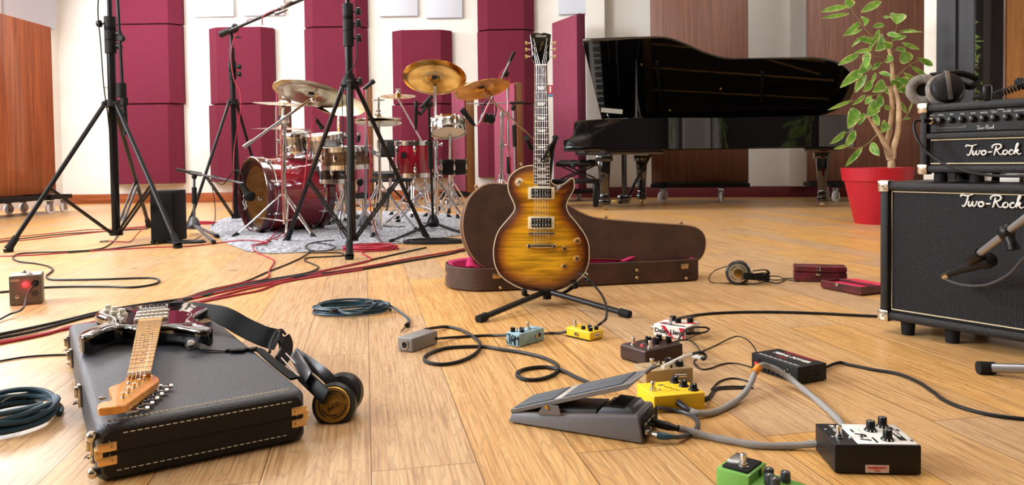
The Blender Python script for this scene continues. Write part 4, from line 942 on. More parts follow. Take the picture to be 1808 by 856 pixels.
for px_, tt in ((1657, 'TREBLE'), (1676, 'MID'), (1695, 'BASS'), (1714, 'GAIN'), (1733, 'MASTER'), (1752, 'SEND'), (1774, 'RETURN'), (1796, 'CONTOUR'), (1819, 'PRESENCE')):
    x = face_x(px_)
    MB().lathe([(0, 0), (.0105, 0), (.0105, .003), (.008, .005), (.0072, .014), (0, .015)], XZ(x, hy+.014, kz), 10).build('knob', black, head)
    MB().box((x, hy-.0015, kz+.003), (.0012, .002, .008)).build('pointer', white, head)
    if px_ < 1810: text(head, tt, (x, hy+.0135, kz+.0165), (1, 0, 0), (0, 0, 1), .0038, white, 'knob_label')
text(head, 'INPUT', (face_x(1641), hy+.0135, kz+.0165), (1, 0, 0), (0, 0, 1), .0038, white, 'knob_label')
text(head, 'REVERB', (face_x(1763), hy+.0135, kz+.0225), (1, 0, 0), (0, 0, 1), .0035, white, 'knob_label')
xa, xb = face_x(1657), face_x(1695)
MB().tube([(xa-.008, hy+.0135, kz-.016), (xa-.008, hy+.0135, kz-.022), (xb+.008, hy+.0135, kz-.022), (xb+.008, hy+.0135, kz-.016)], .0005, 4).build('panel_line', white, head)
xa, xb = face_x(1746), face_x(1780)
MB().tube([(xa, hy+.0135, kz+.016), (xa, hy+.0135, kz+.0215), (xa+.008, hy+.0135, kz+.0215)], .0005, 4).tube([(xb, hy+.0135, kz+.016), (xb, hy+.0135, kz+.0215), (xb-.008, hy+.0135, kz+.0215)], .0005, 4).build('panel_line', white, head)
def AW(x, y, z): return AMP @ V(x, y, z)
# objects between head and cabinet
MB(AMP).box((hx+.24, .06, .4835), (.05, .03, .022), bev=.002).build('small_box', white, label='small white box in the gap under the amplifier head', cat='box')
MB(AMP).box((hx+.385, .13, .4825), (.19, .16, .018), bev=.004).build('flat_device', blackm, label='thin dark flat box lying between amplifier head and cabinet', cat='box')
def cable(name, label, pts, r, m, group=None, n=6, k=8, cat='cable', parent=None, seg=6):
    W = []; pts = list(pts)
    for e_, q_ in ((0, 1), (-1, -2)):
        a_, b_ = pts[e_], pts[q_]
        if isinstance(a_, Vector) or isinstance(b_, Vector) or 0 <= a_[0] <= 1808: continue
        n_ = (a_[0]+(a_[0]-b_[0])*1.5, a_[1]+(a_[1]-b_[1])*1.5); pts = [n_]+pts if e_ == 0 else pts+[n_]
    for p in pts:
        if isinstance(p, Vector): W.append(p)
        else: W.append(F(p[0], p[1], p[2] if len(p) > 2 else r))
    W = [w_+random.uniform(0, .0006)*V(0, 0, 1) for w_ in W]
    mb = MB().tube(smooth(W, seg), r, k)
    return mb.build(name, m, parent, world=True, label=label, cat=cat, group=group) if parent is None else mb.build(name, m, parent, world=True)
# lead from the head input, hanging down and along the gap
gj = AW(face_x(1640), hy-.0, kz+zb)
ptsA = [gj, AW(face_x(1640), hy-.03, kz+zb), AW(face_x(1630), hy-.05, kz+zb-.004), AW(.13, -.03, .60), AW(.17, -.03, .55), AW(.24, -.03, .51), AW(.33, -.02, .492), AW(.45, -.02, .494), AW(.62, -.02, .515)]
c_ = cable('instrument_lead', 'black lead curving from the amplifier head input across its grille', ptsA, .0042, blk_cable)
MB().cyl(gj, gj+(AW(0, -.04, 0)-AW(0, 0, 0)), .0065, .0065, 12).build('plug', black, c_, world=True)
# headphones lying on the head
topz = hz0+HH
hpx = D(1672, 168, AW(face_x(1672), .12, 0).y); hpx.z = topz+.034
hps = thing('studio_headphones', 'black studio headphones with fluffy grey ear pads lying on the amplifier head', 'headphones', (hpx.x, hpx.y, topz))
Mh = axis_frame(V(hpx.x, hpx.y, topz+.048), V(-.30, -1, .25))
furry = mat('grey_velour', '#8b837b', .95, bump=(300, .9), vary=('#6d665f', 90))
MB(Mh).lathe([(0, -.01), (.044, -.01), (.046, 0), (.042, .014), (.03, .022), (0, .025)], n=28).build('ear_cup', mat('leathery_black_plastic', '#232427', .35, bump=(200, .6)), hps, world=True)
MB(Mh).torus(Matrix.Translation(V(-.0, 0, -.024)), .038, .016, 30, 12).build('ear_pad', furry, hps, world=True)
MB(Mh).box((0, 0, .024), (.012, .088, .004), bev=.001).tube(smooth([V(0, .044, .022), V(0, .05, .0), V(.0, .046, -.02)], 4), .004, 6).build('yoke', steel, hps, world=True)
M2 = axis_frame(V(hpx.x, hpx.y, topz+.047)+V(-.03, .075, 0), V(-.5, -1, .1))
MB(M2).torus(Matrix.Translation(V(0, 0, .014)), .034, .015, 30, 12).build('ear_pad', furry, hps, world=True)
MB(M2).lathe([(0, -.02), (.03, -.016), (.044, 0), (.044, .01), (0, .012)], n=28).build('ear_cup', black, hps, world=True)
bb = [Mh @ V(.0, .046, -.01), Mh @ V(.05, .05, -.03), Mh @ V(.10, .035, -.06), M2 @ V(.12, .0, .0), M2 @ V(.06, .04, .0), M2 @ V(.02, .044, .0)]
for q in bb: q.z = max(q.z, topz+.012)
MB().tube(smooth(bb, 5), .010, 8).build('headband', blackm, hps, world=True)
# coiled lead on the head
co = []
path = smooth([AW(.31+.27*((i*.37) % 1), .03+.13*((i*.618) % 1), topz+.012+.042*abs(math.sin(i*1.3))) for i in range(13)], 10) or smooth([AW(.30, .06, topz+.012), AW(.34, .03, topz+.03), AW(.39, .04, topz+.05), AW(.45, .06, topz+.045), AW(.56, .12, topz+.03), AW(.50, .16, topz+.05), AW(.42, .13, topz+.06), AW(.35, .10, topz+.044), AW(.32, .12, topz+.02), AW(.42, .10, topz+.016), AW(.55, .09, topz+.016)], 10)
path = [p for p in path]; L_ = 0; turns = 210
for i in range(turns*7):
    t = i/(turns*7-1)*(len(path)-1); k = min(int(t), len(path)-2); p = path[k].lerp(path[k+1], t-k); d = (path[k+1]-path[k]).normalized(); n_ = d.orthogonal().normalized(); b_ = d.cross(n_); a = i/7*2*math.pi
    q = p+n_*.009*math.cos(a)+b_*.009*math.sin(a); q.z = max(q.z, topz+.003); co.append(q)
cl = MB().tube(co, .0021, 5).build('coiled_lead', blk_cable, label='tangled black coiled headphone lead on the right of the amplifier head', cat='cable')
pq = AW(.285, .05, topz+.022); MB(Matrix.Translation(pq) @ rotz(az+.3)).box((0, 0, 0), (.022, .026, .044), bev=.006).build('adapter_block', black, cl, world=True)
mbq = MB(); mbq.tube([pq+V(-.02, .0, -.01), pq+V(-.035, .01, -.015)], [.008, .005], 10).build('strain_relief', rubber, cl, world=True)
# microphone on its arm before the cabinet
mm = thing('microphone', 'black dynamic microphone pointing at the cabinet grille', 'microphone', PL(1700, 470, ax0-V(-au.y, au.x, 0)*.09, V(-au.y, au.x, 0)).to_tuple())
nA = V(-au.y, au.x, 0); Pm = lambda px, py, d: PL(px, py, ax0-nA*d, nA)
m0, m1, m2 = Pm(1668, 488, .05), Pm(1694, 476, .085), Pm(1738, 462, .13)
MB().tube([m0, m0.lerp(m1, .6), m1, m1.lerp(m2, .5), m2], [.008, .009, .011, .015, .017], 16).build('body', blackm, mm, world=True)
MB(axis_frame(m2, m2-m1)).lathe([(0, -.004), (.019, -.004), (.021, .01), (.018, .026), (.008, .034), (0, .035)], n=20).build('grille', mat('dark_mesh', '#222326', .4, .7, bump=(400, .8)), mm, world=True)
MB().cyl(m0, m0.lerp(m1, .35), .0105, .0105, 14).build('connector_ring', nickel, mm, world=True)
fb = F(1728, 650, .016); fe = F(1900, 660, .10)
armS = thing('boom_microphone_stand', 'grey microphone stand leg and boom arm reaching in front of the cabinet from the right', 'microphone stand', (F(1960, 700).x, F(1960, 700).y, 0))
silv = mat('silver_tube', '#9b9ca0', .35, .8)
e1_, e2_ = Pm(1724, 452, .155), Pm(1960, 270, .36)
MB().tube([e1_, e2_], .0095, 12).build('boom_arm', silv, armS, world=True)
MB().cyl(e1_.lerp(e2_, -.03), e1_.lerp(e2_, .035), .014).cyl(Pm(1712, 462, .13), e1_, .011).build('clip', black, armS, world=True)
cpt = e1_.lerp(e2_, .27); MB().sphere(cpt, .019, (1, 1, 1.2)).cyl(cpt, cpt+V(0, -.02, -.028), .012).cyl(cpt+V(0, -.02, -.026), cpt+V(0, -.024, -.040), .015).build('clutch', black, armS, world=True)
MB().tube([F(1735, 649, .015), F(1990, 655, .05)], .012, 12).build('leg', silv, armS, world=True)
MB().cyl(F(1727, 649, .016), F(1756, 649.5, .016), .0165, .0155).build('rubber_foot', rubber, armS, world=True)
sx = F(1990, 655, .05); MB().cyl((sx.x, sx.y, .03), (e2_.x, e2_.y, e2_.z+.3), .012).cyl(e2_, (e2_.x, e2_.y, e2_.z), .012).build('pole', silv, armS, world=True)
cable('microphone_lead', 'grey-black lead looping from the cabinet microphone to the right', [m0, Pm(1672, 494, .06), Pm(1700, 503, .09), Pm(1740, 503, .14), Pm(1780, 485, .18), Pm(1808, 455, .20), Pm(1860, 400, .26)], .0036, darkgrey)
# ================================================================ POTTED PLANT
pc = F(1577, 399); pc = V(pc.x, 5.95+.2, 0); sY = pc.y/FP
plant = thing('potted_plant', 'variegated rubber plant with twisted bare trunks in a tapering bright red pot', 'plant', pc.to_tuple())
potm = mat('red_pot', '#ae0d26', .45)
MB(Matrix.Translation(pc)).lathe([(.0, .0), (.165, .0), (.17, .01), (.245, .345), (.262, .35), (.275, .455), (.262, .456), (.25, .43), (.235, .40), (0, .40)], n=40).build('pot', potm, plant, world=True)
MB(Matrix.Translation(pc)).lathe([(0, .395), (.23, .395), (.22, .405), (.1, .415), (0, .412)], n=24).build('soil', mat('soil', '#3a2a20', .95, bump=(80, 1)), plant, world=True)
bark = mat('pale_bark', '#c9ab8a', .8, bump=(60, .6), vary=('#a88a68', 14))
Yp = pc.y
def T(px, py, dy=0.): return D(px, py, Yp+dy)
def trunk(pts, r0, r1):
    P = smooth([T(*p) for p in pts], 5); n = len(P)
    return MB().tube(P, [r0+(r1-r0)*i/(n-1)+random.uniform(-.0015, .0015) for i in range(n)], 9).build('trunk', bark, plant, world=True)
trunk([(1575, 306, 0), (1574, 292, 0), (1573, 280, 0), (1566, 262, -.02), (1558, 245, -.03), (1546, 225, -.05), (1531, 202, -.06)], .034, .014)
trunk([(1571, 282, 0), (1565, 258, .02), (1570, 235, .03), (1574, 205, .02), (1575, 180, .0), (1571, 152, .0)], .024, .016)
trunk([(1576, 280, 0), (1578, 262, -.01), (1585, 235, -.03), (1587, 205, -.03), (1586, 180, -.02), (1578, 150, .0), (1574, 110, .02), (1569, 83, .0)], .026, .013)
def twig(pts, r=.0045):
    P = smooth([T(*p) for p in pts], 4); n = len(P)
    return MB().tube(P, [r*(1-.6*i/(n-1)) for i in range(n)], 6).build('twig', mat('green_brown_twig', '#8a7a4c', .7), plant, world=True)
twigs = [[(1569, 83, 0), (1555, 75, -.03), (1535, 60, -.06), (1518, 38, -.05), (1500, 12, -.04)], [(1569, 85, 0), (1578, 65, .02), (1585, 40, .0)], [(1531, 202, -.06), (1515, 215, -.1), (1500, 232, -.1), (1478, 240, -.12)], [(1548, 238, -.03), (1530, 255, -.08), (1510, 262, -.1), (1490, 256, -.1)],
 [(1572, 152, 0), (1555, 165, -.1), (1530, 170, -.12), (1505, 178, -.1)], [(1578, 140, 0), (1600, 120, .0), (1618, 108, .02), (1640, 106, .03)], [(1572, 110, 0), (1550, 100, -.1), (1515, 100, -.12)], [(1583, 160, -.02), (1600, 150, -.08), (1612, 165, -.1), (1603, 200, -.1), (1590, 215, -.08)],
 [(1574, 105, .02), (1555, 112, .08), (1535, 122, .1), (1515, 132, .1)], [(1572, 95, 0), (1590, 85, .02), (1615, 78, .02)]]
for t_ in twigs: twig(t_)
def leaf_mat():
    M = mat('variegated_leaf', '#94c04e', .38, vary=('#5a9638', 16), spec=.5); nt = M.node_tree; b = nt.nodes['Principled BSDF']; N = nt.nodes.new; L = nt.links.new
    a = N('ShaderNodeAttribute'); a.attribute_name = 'edge'; mx = N('ShaderNodeMix'); mx.data_type = 'RGBA'; mx.inputs['B'].default_value = lin('#f0f2b4')
    n = N('ShaderNodeTexNoise'); n.inputs['Scale'].default_value = 25; tc = N('ShaderNodeTexCoord'); L(tc.outputs['Object'], n.inputs['Vector'])
    ad = N('ShaderNodeMath'); ad.operation = 'MULTIPLY_ADD'; ad.inputs[1].default_value = 1.0; L(a.outputs['Fac'], ad.inputs[0]); L(n.outputs['Fac'], ad.inputs[2])
    mr = N('ShaderNodeMapRange'); mr.inputs['From Min'].default_value = 1.15; mr.inputs['From Max'].default_value = 1.6; L(ad.outputs[0], mr.inputs[0])
    old = b.inputs['Base Color'].links[0].from_socket; L(old, mx.inputs['A']); L(mr.outputs[0], mx.inputs['Factor']); L(mx.outputs['Result'], b.inputs['Base Color'])
    b.inputs['Transmission Weight'].default_value = 0
    # thin translucent leaf
    tr = N('ShaderNodeBsdfTranslucent'); L(mx.outputs['Result'], tr.inputs['Color']); ms = N('ShaderNodeMixShader'); ms.inputs[0].default_value = .35
    out = nt.nodes['Material Output']; L(b.outputs[0], ms.inputs[1]); L(tr.outputs[0], ms.inputs[2]); L(ms.outputs[0], out.inputs['Surface']); return M
leafm = leaf_mat()
def leaf(b0, b1, wd=.33, dy0=0., dy1=0., roll=0.):
    """from petiole end b0 to tip b1 (photo px)"""
    a, t = T(*b0, dy0), T(*b1, dy1); d = t-a; L_ = d.length
    view = (CAMP-a).normalized(); s_ = d.cross(view).normalized(); s_ = (Matrix.Rotation(roll, 3, d.normalized()) @ s_); up_ = s_.cross(d.normalized())
    mb = MB(); bm = mb.bm; K = 8; rows = []
    for i in range(K+1):
        u = i/K; h = math.sin(math.pi*min(1, u*.96+.02))**.8*wd*L_*.5*(1-.15*u) if 0 < i < K else .001
        c = a+d*u-V(0, 0, 1)*(.10*L_*u*u)+up_*(.05*L_*math.sin(math.pi*u))
        rows.append([c-s_*h+up_*h*.35, c-s_*h*.5+up_*h*.12, c, c+s_*h*.5+up_*h*.12, c+s_*h+up_*h*.35])
    vr = [[bm.verts.new(p) for p in r_] for r_ in rows]
    for x, y in zip(vr, vr[1:]):
        for j in range(4): bm.faces.new((x[j], x[j+1], y[j+1], y[j]))
    ed = []
    for i, r_ in enumerate(vr):
        for j, v_ in enumerate(r_): ed.append(1.0 if j in (0, 4) or i in (0, K) else (.45 if j in (1, 3) else 0.))
    o = mb.build('leaf', leafm, plant, world=True, ang=180)
    at = o.data.attributes.new('edge', 'FLOAT', 'POINT')
    for i, e in enumerate(ed): at.data[i].value = e
    return o
LV = [((1496, 12), (1449, 16), .26), ((1500, 24), (1451, 27), .2), ((1504, 12), (1492, -8), .35), ((1520, 22), (1556, -2), .36), ((1518, 40), (1488, 58), .25), ((1522, 52), (1496, 57), .2), ((1528, 62), (1503, 80), .25), ((1524, 38), (1535, 30), .5),
 ((1540, 48), (1561, 41), .3), ((1583, 43), (1585, 20), 1.0), ((1548, 58), (1533, 88), .3), ((1553, 52), (1534, 80), .25), ((1560, 66), (1545, 84), .5), ((1575, 72), (1590, 55), .55), ((1560, 30), (1572, 28), .3),
 ((1588, 55), (1617, 50), .15), ((1592, 58), (1628, 53), .12), ((1592, 75), (1624, 84), .3), ((1580, 88), (1600, 86), .4), ((1592, 90), (1603, 105), .5), ((1578, 105), (1566, 100), .9), ((1540, 88), (1508, 90), .3), ((1532, 92), (1530, 118), .35),
 ((1516, 97), (1479, 111), .33), ((1535, 110), (1514, 126), .35), ((1555, 110), (1540, 122), .6), ((1620, 102), (1647, 110), .2), ((1608, 116), (1637, 130), .25), ((1595, 128), (1618, 138), .3), ((1524, 125), (1483, 148), .3), ((1530, 132), (1510, 160), .5),
 ((1546, 128), (1538, 146), .4), ((1552, 128), (1575, 132), .4), ((1540, 142), (1524, 160), .7), ((1570, 132), (1592, 150), .45), ((1572, 142), (1600, 158), .5), ((1588, 138), (1605, 152), .7), ((1562, 146), (1540, 158), .5), ((1560, 150), (1572, 166), .5),
 ((1600, 152), (1614, 175), .65), ((1612, 168), (1630, 172), .5), ((1618, 152), (1632, 156), .3), ((1540, 170), (1528, 182), .6), ((1556, 168), (1545, 190), .5), ((1505, 177), (1462, 190), .2), ((1528, 168), (1505, 182), .3), ((1548, 180), (1530, 200), .5),
 ((1560, 185), (1572, 190), .3), ((1545, 200), (1552, 220), .7), ((1512, 192), (1497, 221), .45), ((1526, 200), (1516, 218), .5), ((1493, 232), (1465, 250), .33), ((1510, 230), (1492, 256), .55), ((1500, 256), (1472, 260), .3), ((1523, 260), (1492, 290), .3),
 ((1538, 252), (1553, 272), .7), ((1565, 215), (1555, 230), .5), ((1575, 222), (1555, 228), .4), ((1592, 180), (1600, 196), .2), ((1595, 212), (1608, 206), .2), ((1612, 180), (1604, 198), .2), ((1574, 85), (1560, 72), .6), ((1566, 60), (1590, 62), .4), ((1545, 75), (1512, 62), .25), ((1580, 70), (1600, 62), .5)]
for i, (a, b, w_) in enumerate(LV): leaf(a, b, min(w_*.9, .7), random.uniform(-.10, .10), random.uniform(-.14, .14), random.uniform(-.5, .5))
# ================================================================ SUNBURST GUITAR ON ITS STAND
gy = 731.5/259.0
go = D(955, 517, gy); la = math.radians(8)
gn = V(0, -math.cos(la), math.sin(la))                       # normal of the top, towards the camera
gup = V(0, math.sin(la), math.cos(la)); gxr = V(1, 0, 0)
# small in-plane turn so that the neck follows the photo
nk = (PL(955.3, 117, go, gn)-PL(955.8, 413, go, gn)).normalized(); gyv = nk; gxv = gyv.cross(gn).normalized()
G = Matrix((gxv, gyv, gn)).transposed().to_4x4(); G.translation = go
Gi = G.inverted()
def g2(px, py): p = Gi @ PL(px, py, go, gn); return (p.x, p.y)
def z4(x, y): return g2(860+x/3.425, 280+y/3.425)
def z3(x, y): return g2(860+x/3.565, 50+y/3.565)
gt = thing('electric_guitar', 'sunburst flame-top single-cutaway electric guitar upright on a black stand', 'guitar', go.to_tuple())
outl = [(278, 38), (240, 42), (200, 55), (160, 80), (132, 115), (123, 160), (130, 205), (150, 250), (164, 285), (160, 315), (135, 350), (100, 390), (70, 430), (50, 475), (38, 530), (36, 580), (42, 630), (60, 680), (90, 720), (140, 755), (200, 785), (270, 803), (340, 808), (400, 805), (460, 790), (520, 760), (565, 725), (600, 680), (618, 620), (620, 560), (615, 510), (595, 460), (565, 415), (530, 370), (500, 335), (486, 305), (484, 280), (492, 250), (510, 220), (525, 190), (531, 160), (527, 130), (517, 116), (500, 118), (480, 138), (450, 155), (420, 158), (395, 145), (380, 122)]
ol = smooth([V(*z4(*p), 0) for p in outl], 3, False)
poly = [(p.x, p.y) for p in ol]
cxg = z4(328, 400)[0]
# burst top
def burst_mat():
    M = bpy.data.materials.new('flamed_sunburst'); M.use_nodes = True; nt = M.node_tree; b = nt.nodes['Principled BSDF']; N = nt.nodes.new; L = nt.links.new
    a = N('ShaderNodeAttribute'); a.attribute_name = 'burst'
    cr = N('ShaderNodeValToRGB'); e = cr.color_ramp.elements; e[0].position = 0; e[0].color = lin('#3a1606'); e[1].position = 1; e[1].color = lin('#f2b626')
    for p_, c_ in ((.16, '#5a260a'), (.36, '#a86412'), (.62, '#dc9a18')):
        x = e.new(p_); x.color = lin(c_)
    L(a.outputs['Fac'], cr.inputs[0])
    tc = N('ShaderNodeTexCoord'); mp = N('ShaderNodeMapping'); mp.inputs['Scale'].default_value = (7, 90, 1); L(tc.outputs['Object'], mp.inputs[0])
    n = N('ShaderNodeTexNoise'); n.inputs['Scale'].default_value = 1; n.inputs['Detail'].default_value = 3; n.inputs['Distortion'].default_value = .5; L(mp.outputs[0], n.inputs['Vector'])
    mr = N('ShaderNodeMapRange'); mr.inputs['From Min'].default_value = .35; mr.inputs['From Max'].default_value = .65; mr.inputs['To Min'].default_value = .5; mr.inputs['To Max'].default_value = 1.12; L(n.outputs['Fac'], mr.inputs[0])
    hs = N('ShaderNodeHueSaturation'); L(mr.outputs[0], hs.inputs['Value']); L(cr.outputs[0], hs.inputs['Color']); L(hs.outputs[0], b.inputs['Base Color'])
    b.inputs['Roughness'].default_value = .3; b.inputs['Coat Weight'].default_value = .7; b.inputs['Coat Roughness'].default_value = .08; return M
bstm = burst_mat()
gti = wmat(gt).inverted()
Lg = gti @ G
inner_ = inset(poly, .0035); mb = MB(Lg); rings = []; vals = []
def distfield(p): return min((Vector(p)-Vector(q)).length for q in inner_)
frs = [0, .06, .12, .2, .3, .42, .56, .72, .88]
ylo, yhi = min(p[1] for p in poly), max(p[1] for p in poly)
for f_ in frs:
    r_ = []
    for (x, y) in inner_:
        sy = min(max(y, ylo+.13), yhi-.16); sx = cxg+(.0 if y < yhi-.16 else .0)
        q = (x+(sx-x)*f_, y+(sy-y)*f_); r_.append(V(q[0], q[1], .0005+.013*(1-(1-min(1, f_*1.6))**2)))
        vals.append(min(1.0, distfield(q)/.085))
    rings.append(mb.ring(r_))
for a, b in zip(rings, rings[1:]): mb.bridge(a, b)
mb.face(rings[-1])
o_ = mb.build('carved_top', bstm, gt, ang=60)
# body edges: binding and back (local gt space with the guitar frame baked in)
at = o_.data.attributes.new('burst', 'FLOAT', 'POINT')
for i in range(len(o_.data.vertices)): at.data[i].value = vals[i] if i < len(vals) else 1.0
# rotate object-coordinates: object frame is nearly upright so flames run across
mpn = [n for n in bstm.node_tree.nodes if n.type == 'MAPPING'][0]; mpn.inputs['Scale'].default_value = (7, 1, 95)
mb = MB(Lg); n = len(poly)
r0 = mb.ring([V(x, y, 0) for x, y in poly]); r1 = mb.ring([V(x, y, .0005) for x, y in inner_]); r2 = mb.ring([V(x, y, -.006) for x, y in poly]); r3 = mb.ring([V(x, y, -.006) for x, y in inner_])
mb.bridge(r1, r0); mb.bridge(r0, r2); mb.bridge(r2, r3); mb.bridge(r3, r1)
mb.build('binding', cream, gt)
MB(Lg @ Matrix.Translation(V(0, 0, -.052))).prism(inset(poly, .0012), .0465, bev=.003).build('back', mat('cherry_mahogany', '#5a2413', .2, coat=.6), gt)
# neck
rose = wood('rosewood', '#4a2f26', '#2a1913', .4, 'Z', (60, 60, 5))
def topz(y): return .020
nb = [z4(281, 172), z4(378, 172), g2(965.5, 117), g2(944.6, 117)]
mb = MB(Lg); 
h_ = [V(*nb[0], .005), V(*nb[1], .005), V(*nb[2], .005), V(*nb[3], .005)]
mb.hexa([*h_, *[p+V(0, 0, .0075) for p in h_]]).build('fingerboard', rose, gt)
mb = MB(Lg); hb = [V(p.x-.0012*s_, p.y, .004) for p, s_ in zip(h_, (1, -1, -1, 1))]
mb.hexa([*hb, *[p+V(0, 0, .0083) for p in hb]]).build('neck_binding', cream, gt)
mb = MB(Lg); c0 = Vector(z4(329, 172)); c1 = Vector(g2(955, 117))
P = [V(c0.x+(c1.x-c0.x)*t, c0.y+(c1.y-c0.y)*t, -.0175) for t in (0, .25, .5, .75, 1)]
mb.tube(P, [.025, .0245, .0235, .0225, .021], 16, flat=.85, up=V(*gn) if False else None).build('neck', mat('cherry_mahogany', '#5a2413', .2, coat=.6), gt)
def fy(k): return 117+296*(1-2**(-k/12))
def fx(py): t = (py-117)/(330.2-117); return (944.6+(942.1-944.6)*t, 965.5+(970.3-965.5)*t)
frm = mat('fret_wire', '#c8c6c0', .25, 1.0)
for k in range(1, 23):
    a, b = fx(fy(k)); p, q = g2(a, fy(k)), g2(b, fy(k)); MB(Lg).tube([(*p, .0128), (*q, .0128)], .0007, 6).build('fret', frm, gt)
pearl = mat('pearl_inlay', '#e6e6df', .25)
for k in (3, 5, 7, 9, 12, 15, 17, 19, 21):
    y = (fy(k-1)+fy(k))/2; dy = (fy(k)-fy(k-1))*.21; a, b = fx(y); ww = (b-a)
    MB(Lg).prism([g2(a+ww*.26, y+dy), g2(b-ww*.26, y+dy), g2(b-ww*.17, y-dy), g2(a+ww*.17, y-dy)], .0004, Matrix.Translation(V(0, 0, .0125))).build('inlay', pearl, gt)
MB(Lg).box((*(Vector(g2(944.4, 116)).lerp(Vector(g2(965.8, 116)), .5)), .011), (.046, .005, .009), bev=.001).build('nut', white, gt)
hs_ = [(302, 236), (297, 214), (281, 195), (284, 165), (280, 110), (270, 42), (285, 38), (300, 33), (318, 31), (330, 35), (337, 37), (344, 35), (356, 31), (372, 33), (388, 38), (402, 42), (395, 110), (391, 165), (393, 195), (381, 214), (376, 236)]
MB(Lg @ Matrix.Translation(V(0, 0, -.006))).prism([z3(*p) for p in hs_][::-1], .014, bev=.0012).build('headstock', gloss, gt)
def pearlstroke(s, zc, h, m, nm, rot=0., sh=.25):
    x, y = z3(*zc); M = Lg @ Matrix.Translation(V(x, y, .0084)) @ rotz(rot); mb = MB(M); text_into(mb, s, (0, 0, 0), (1, 0, 0), (0, 1, 0), h, .0003, sh, wide=.95); mb.build(nm, m, gt)
pearlstroke('Gibson', (337, 52), .0115, pearl, 'pearl_logo')
pearlstroke('Les Paul', (340, 118), .0085, gold, 'gold_signature', 1.2)
for sx_, bx_, tx_ in ((293, 272, 240), (377, 400, 432)):
    for y0, y1 in ((74, 93), (116, 133), (158, 177)):
        x, y = z3(sx_, y0); MB(Lg @ Matrix.Translation(V(x, y, .008))).lathe([(0, 0), (.0055, 0), (.005, .0012), (.003, .0015), (.003, .011), (0, .011)], n=14).build('string_post', nickel, gt)
        a, b, c_ = z3(bx_, y1), z3((bx_+tx_)/2, y1), z3(tx_, y1)
        k = MB(Lg); k.cyl((*a, -.002), (*b, -.002), .0025).build('tuner_shaft', nickel, gt)
        MB(Lg).tube([(*b, -.002), (b[0]+(c_[0]-b[0])*.35, b[1], -.002), (c_[0], c_[1], -.002)], [.0038, .0068, .0085], 12, flat=.55).build('tuner_button', mat('aged_cream', '#e2c88a', .35), gt)
# hardware on the top
TZ = .014
def pickup(x0, y0, x1, y1):
    a, b = Vector(z4(x0, y1)), Vector(z4(x1, y0)); c = (a+b)/2; w_, h2 = b.x-a.x, b.y-a.y
    M = Lg @ Matrix.Translation(V(c.x, c.y, TZ-.004)); r = MB(M).box((0, 0, .004), (w_, h2, .010), bev=.002).build('pickup_ring', cream, gt)
    MB(M).box((0, h2*.19, .010), (w_*.76, h2*.36, .006), bev=.0015).box((0, -h2*.19, .010), (w_*.76, h2*.36, .006), bev=.0015).build('coil', blackm, r)
    k = MB(M)
    for i in range(6): k.sphere((w_*.62*(i/5-.5), -h2*.19, .0132), .0024, (1, 1, .4), 8).sphere((w_*.62*(i/5-.5), h2*.19, .0132), .0018, (1, 1, .4), 8)
    for sx in (-1, 1): k.sphere((sx*w_*.44, 0, .0092), .002, (1, 1, .4), 8)
    k.build('pole_screws', nickel, r)
pickup(248, 175, 406, 248); pickup(248, 352, 406, 427)
def gbox(x0, y0, x1, y1, z, h, m, nm, bev=.003):
    a, b = Vector(z4(x0, y0)), Vector(z4(x1, y1)); c = (a+b)/2
    return MB(Lg).box((c.x, c.y, z), (abs(b.x-a.x), abs(b.y-a.y), h), bev=bev).build(nm, m, gt)
br_ = gbox(250, 446, 404, 466, TZ+.006, .010, nickel, 'bridge')
for i in range(6):
    x, y = z4(286+i*16.5, 456); MB(Lg).box((x, y, TZ+.0125), (.0035, .010, .004), bev=.0008).build('saddle', chrome, br_)
gbox(262, 518, 392, 543, TZ+.008, .010, nickel, 'tailpiece', .004)
for x_ in (252, 403):
    x, y = z4(x_, 530); MB(Lg @ Matrix.Translation(V(x, y, TZ-.004))).lathe([(0, 0), (.0085, 0), (.0085, .014), (.006, .017), (0, .017)], n=18).build('tailpiece_stud', nickel, gt)
for x_ in (262, 396):
    x, y = z4(x_, 456); MB(Lg @ Matrix.Translation(V(x, y, TZ-.002))).lathe([(0, 0), (.006, 0), (.006, .01), (0, .011)], n=14).build('bridge_post', nickel, gt)
knobm = mat('amber_top_hat', '#b07a32', .2, coat=.8); 
for x_, y_ in ((543, 500), (465, 546), (541, 606), (466, 652)):
    x, y = z4(x_, y_); M = Lg @ Matrix.Translation(V(x, y, .009))
    k = MB(M).lathe([(0, 0), (.0145, 0), (.0145, .002), (.0115, .005), (.0105, .014), (.0095, .0155), (0, .0155)], n=26).build('volume_knob', knobm, gt)
    MB(M).lathe([(0, .0155), (.0062, .0155), (.0055, .0168), (0, .0172)], n=18).build('metal_cap', nickel, k)
x, y = z4(195, 143); M = Lg @ Matrix.Translation(V(x, y, .007))
k = MB(M).lathe([(0, 0), (.0165, 0), (.0165, .0025), (.006, .003), (0, .003)], n=28).build('switch_plate', cream, gt)
MB(M).lathe([(0, .003), (.005, .003), (.005, .007), (0, .007)], n=16).cyl((0, 0, .006), (-.006, -.006, .017), .002).sphere((-.008, -.008, .02), .004, (1, 1, 1.3), 10).build('toggle_switch', nickel, k)
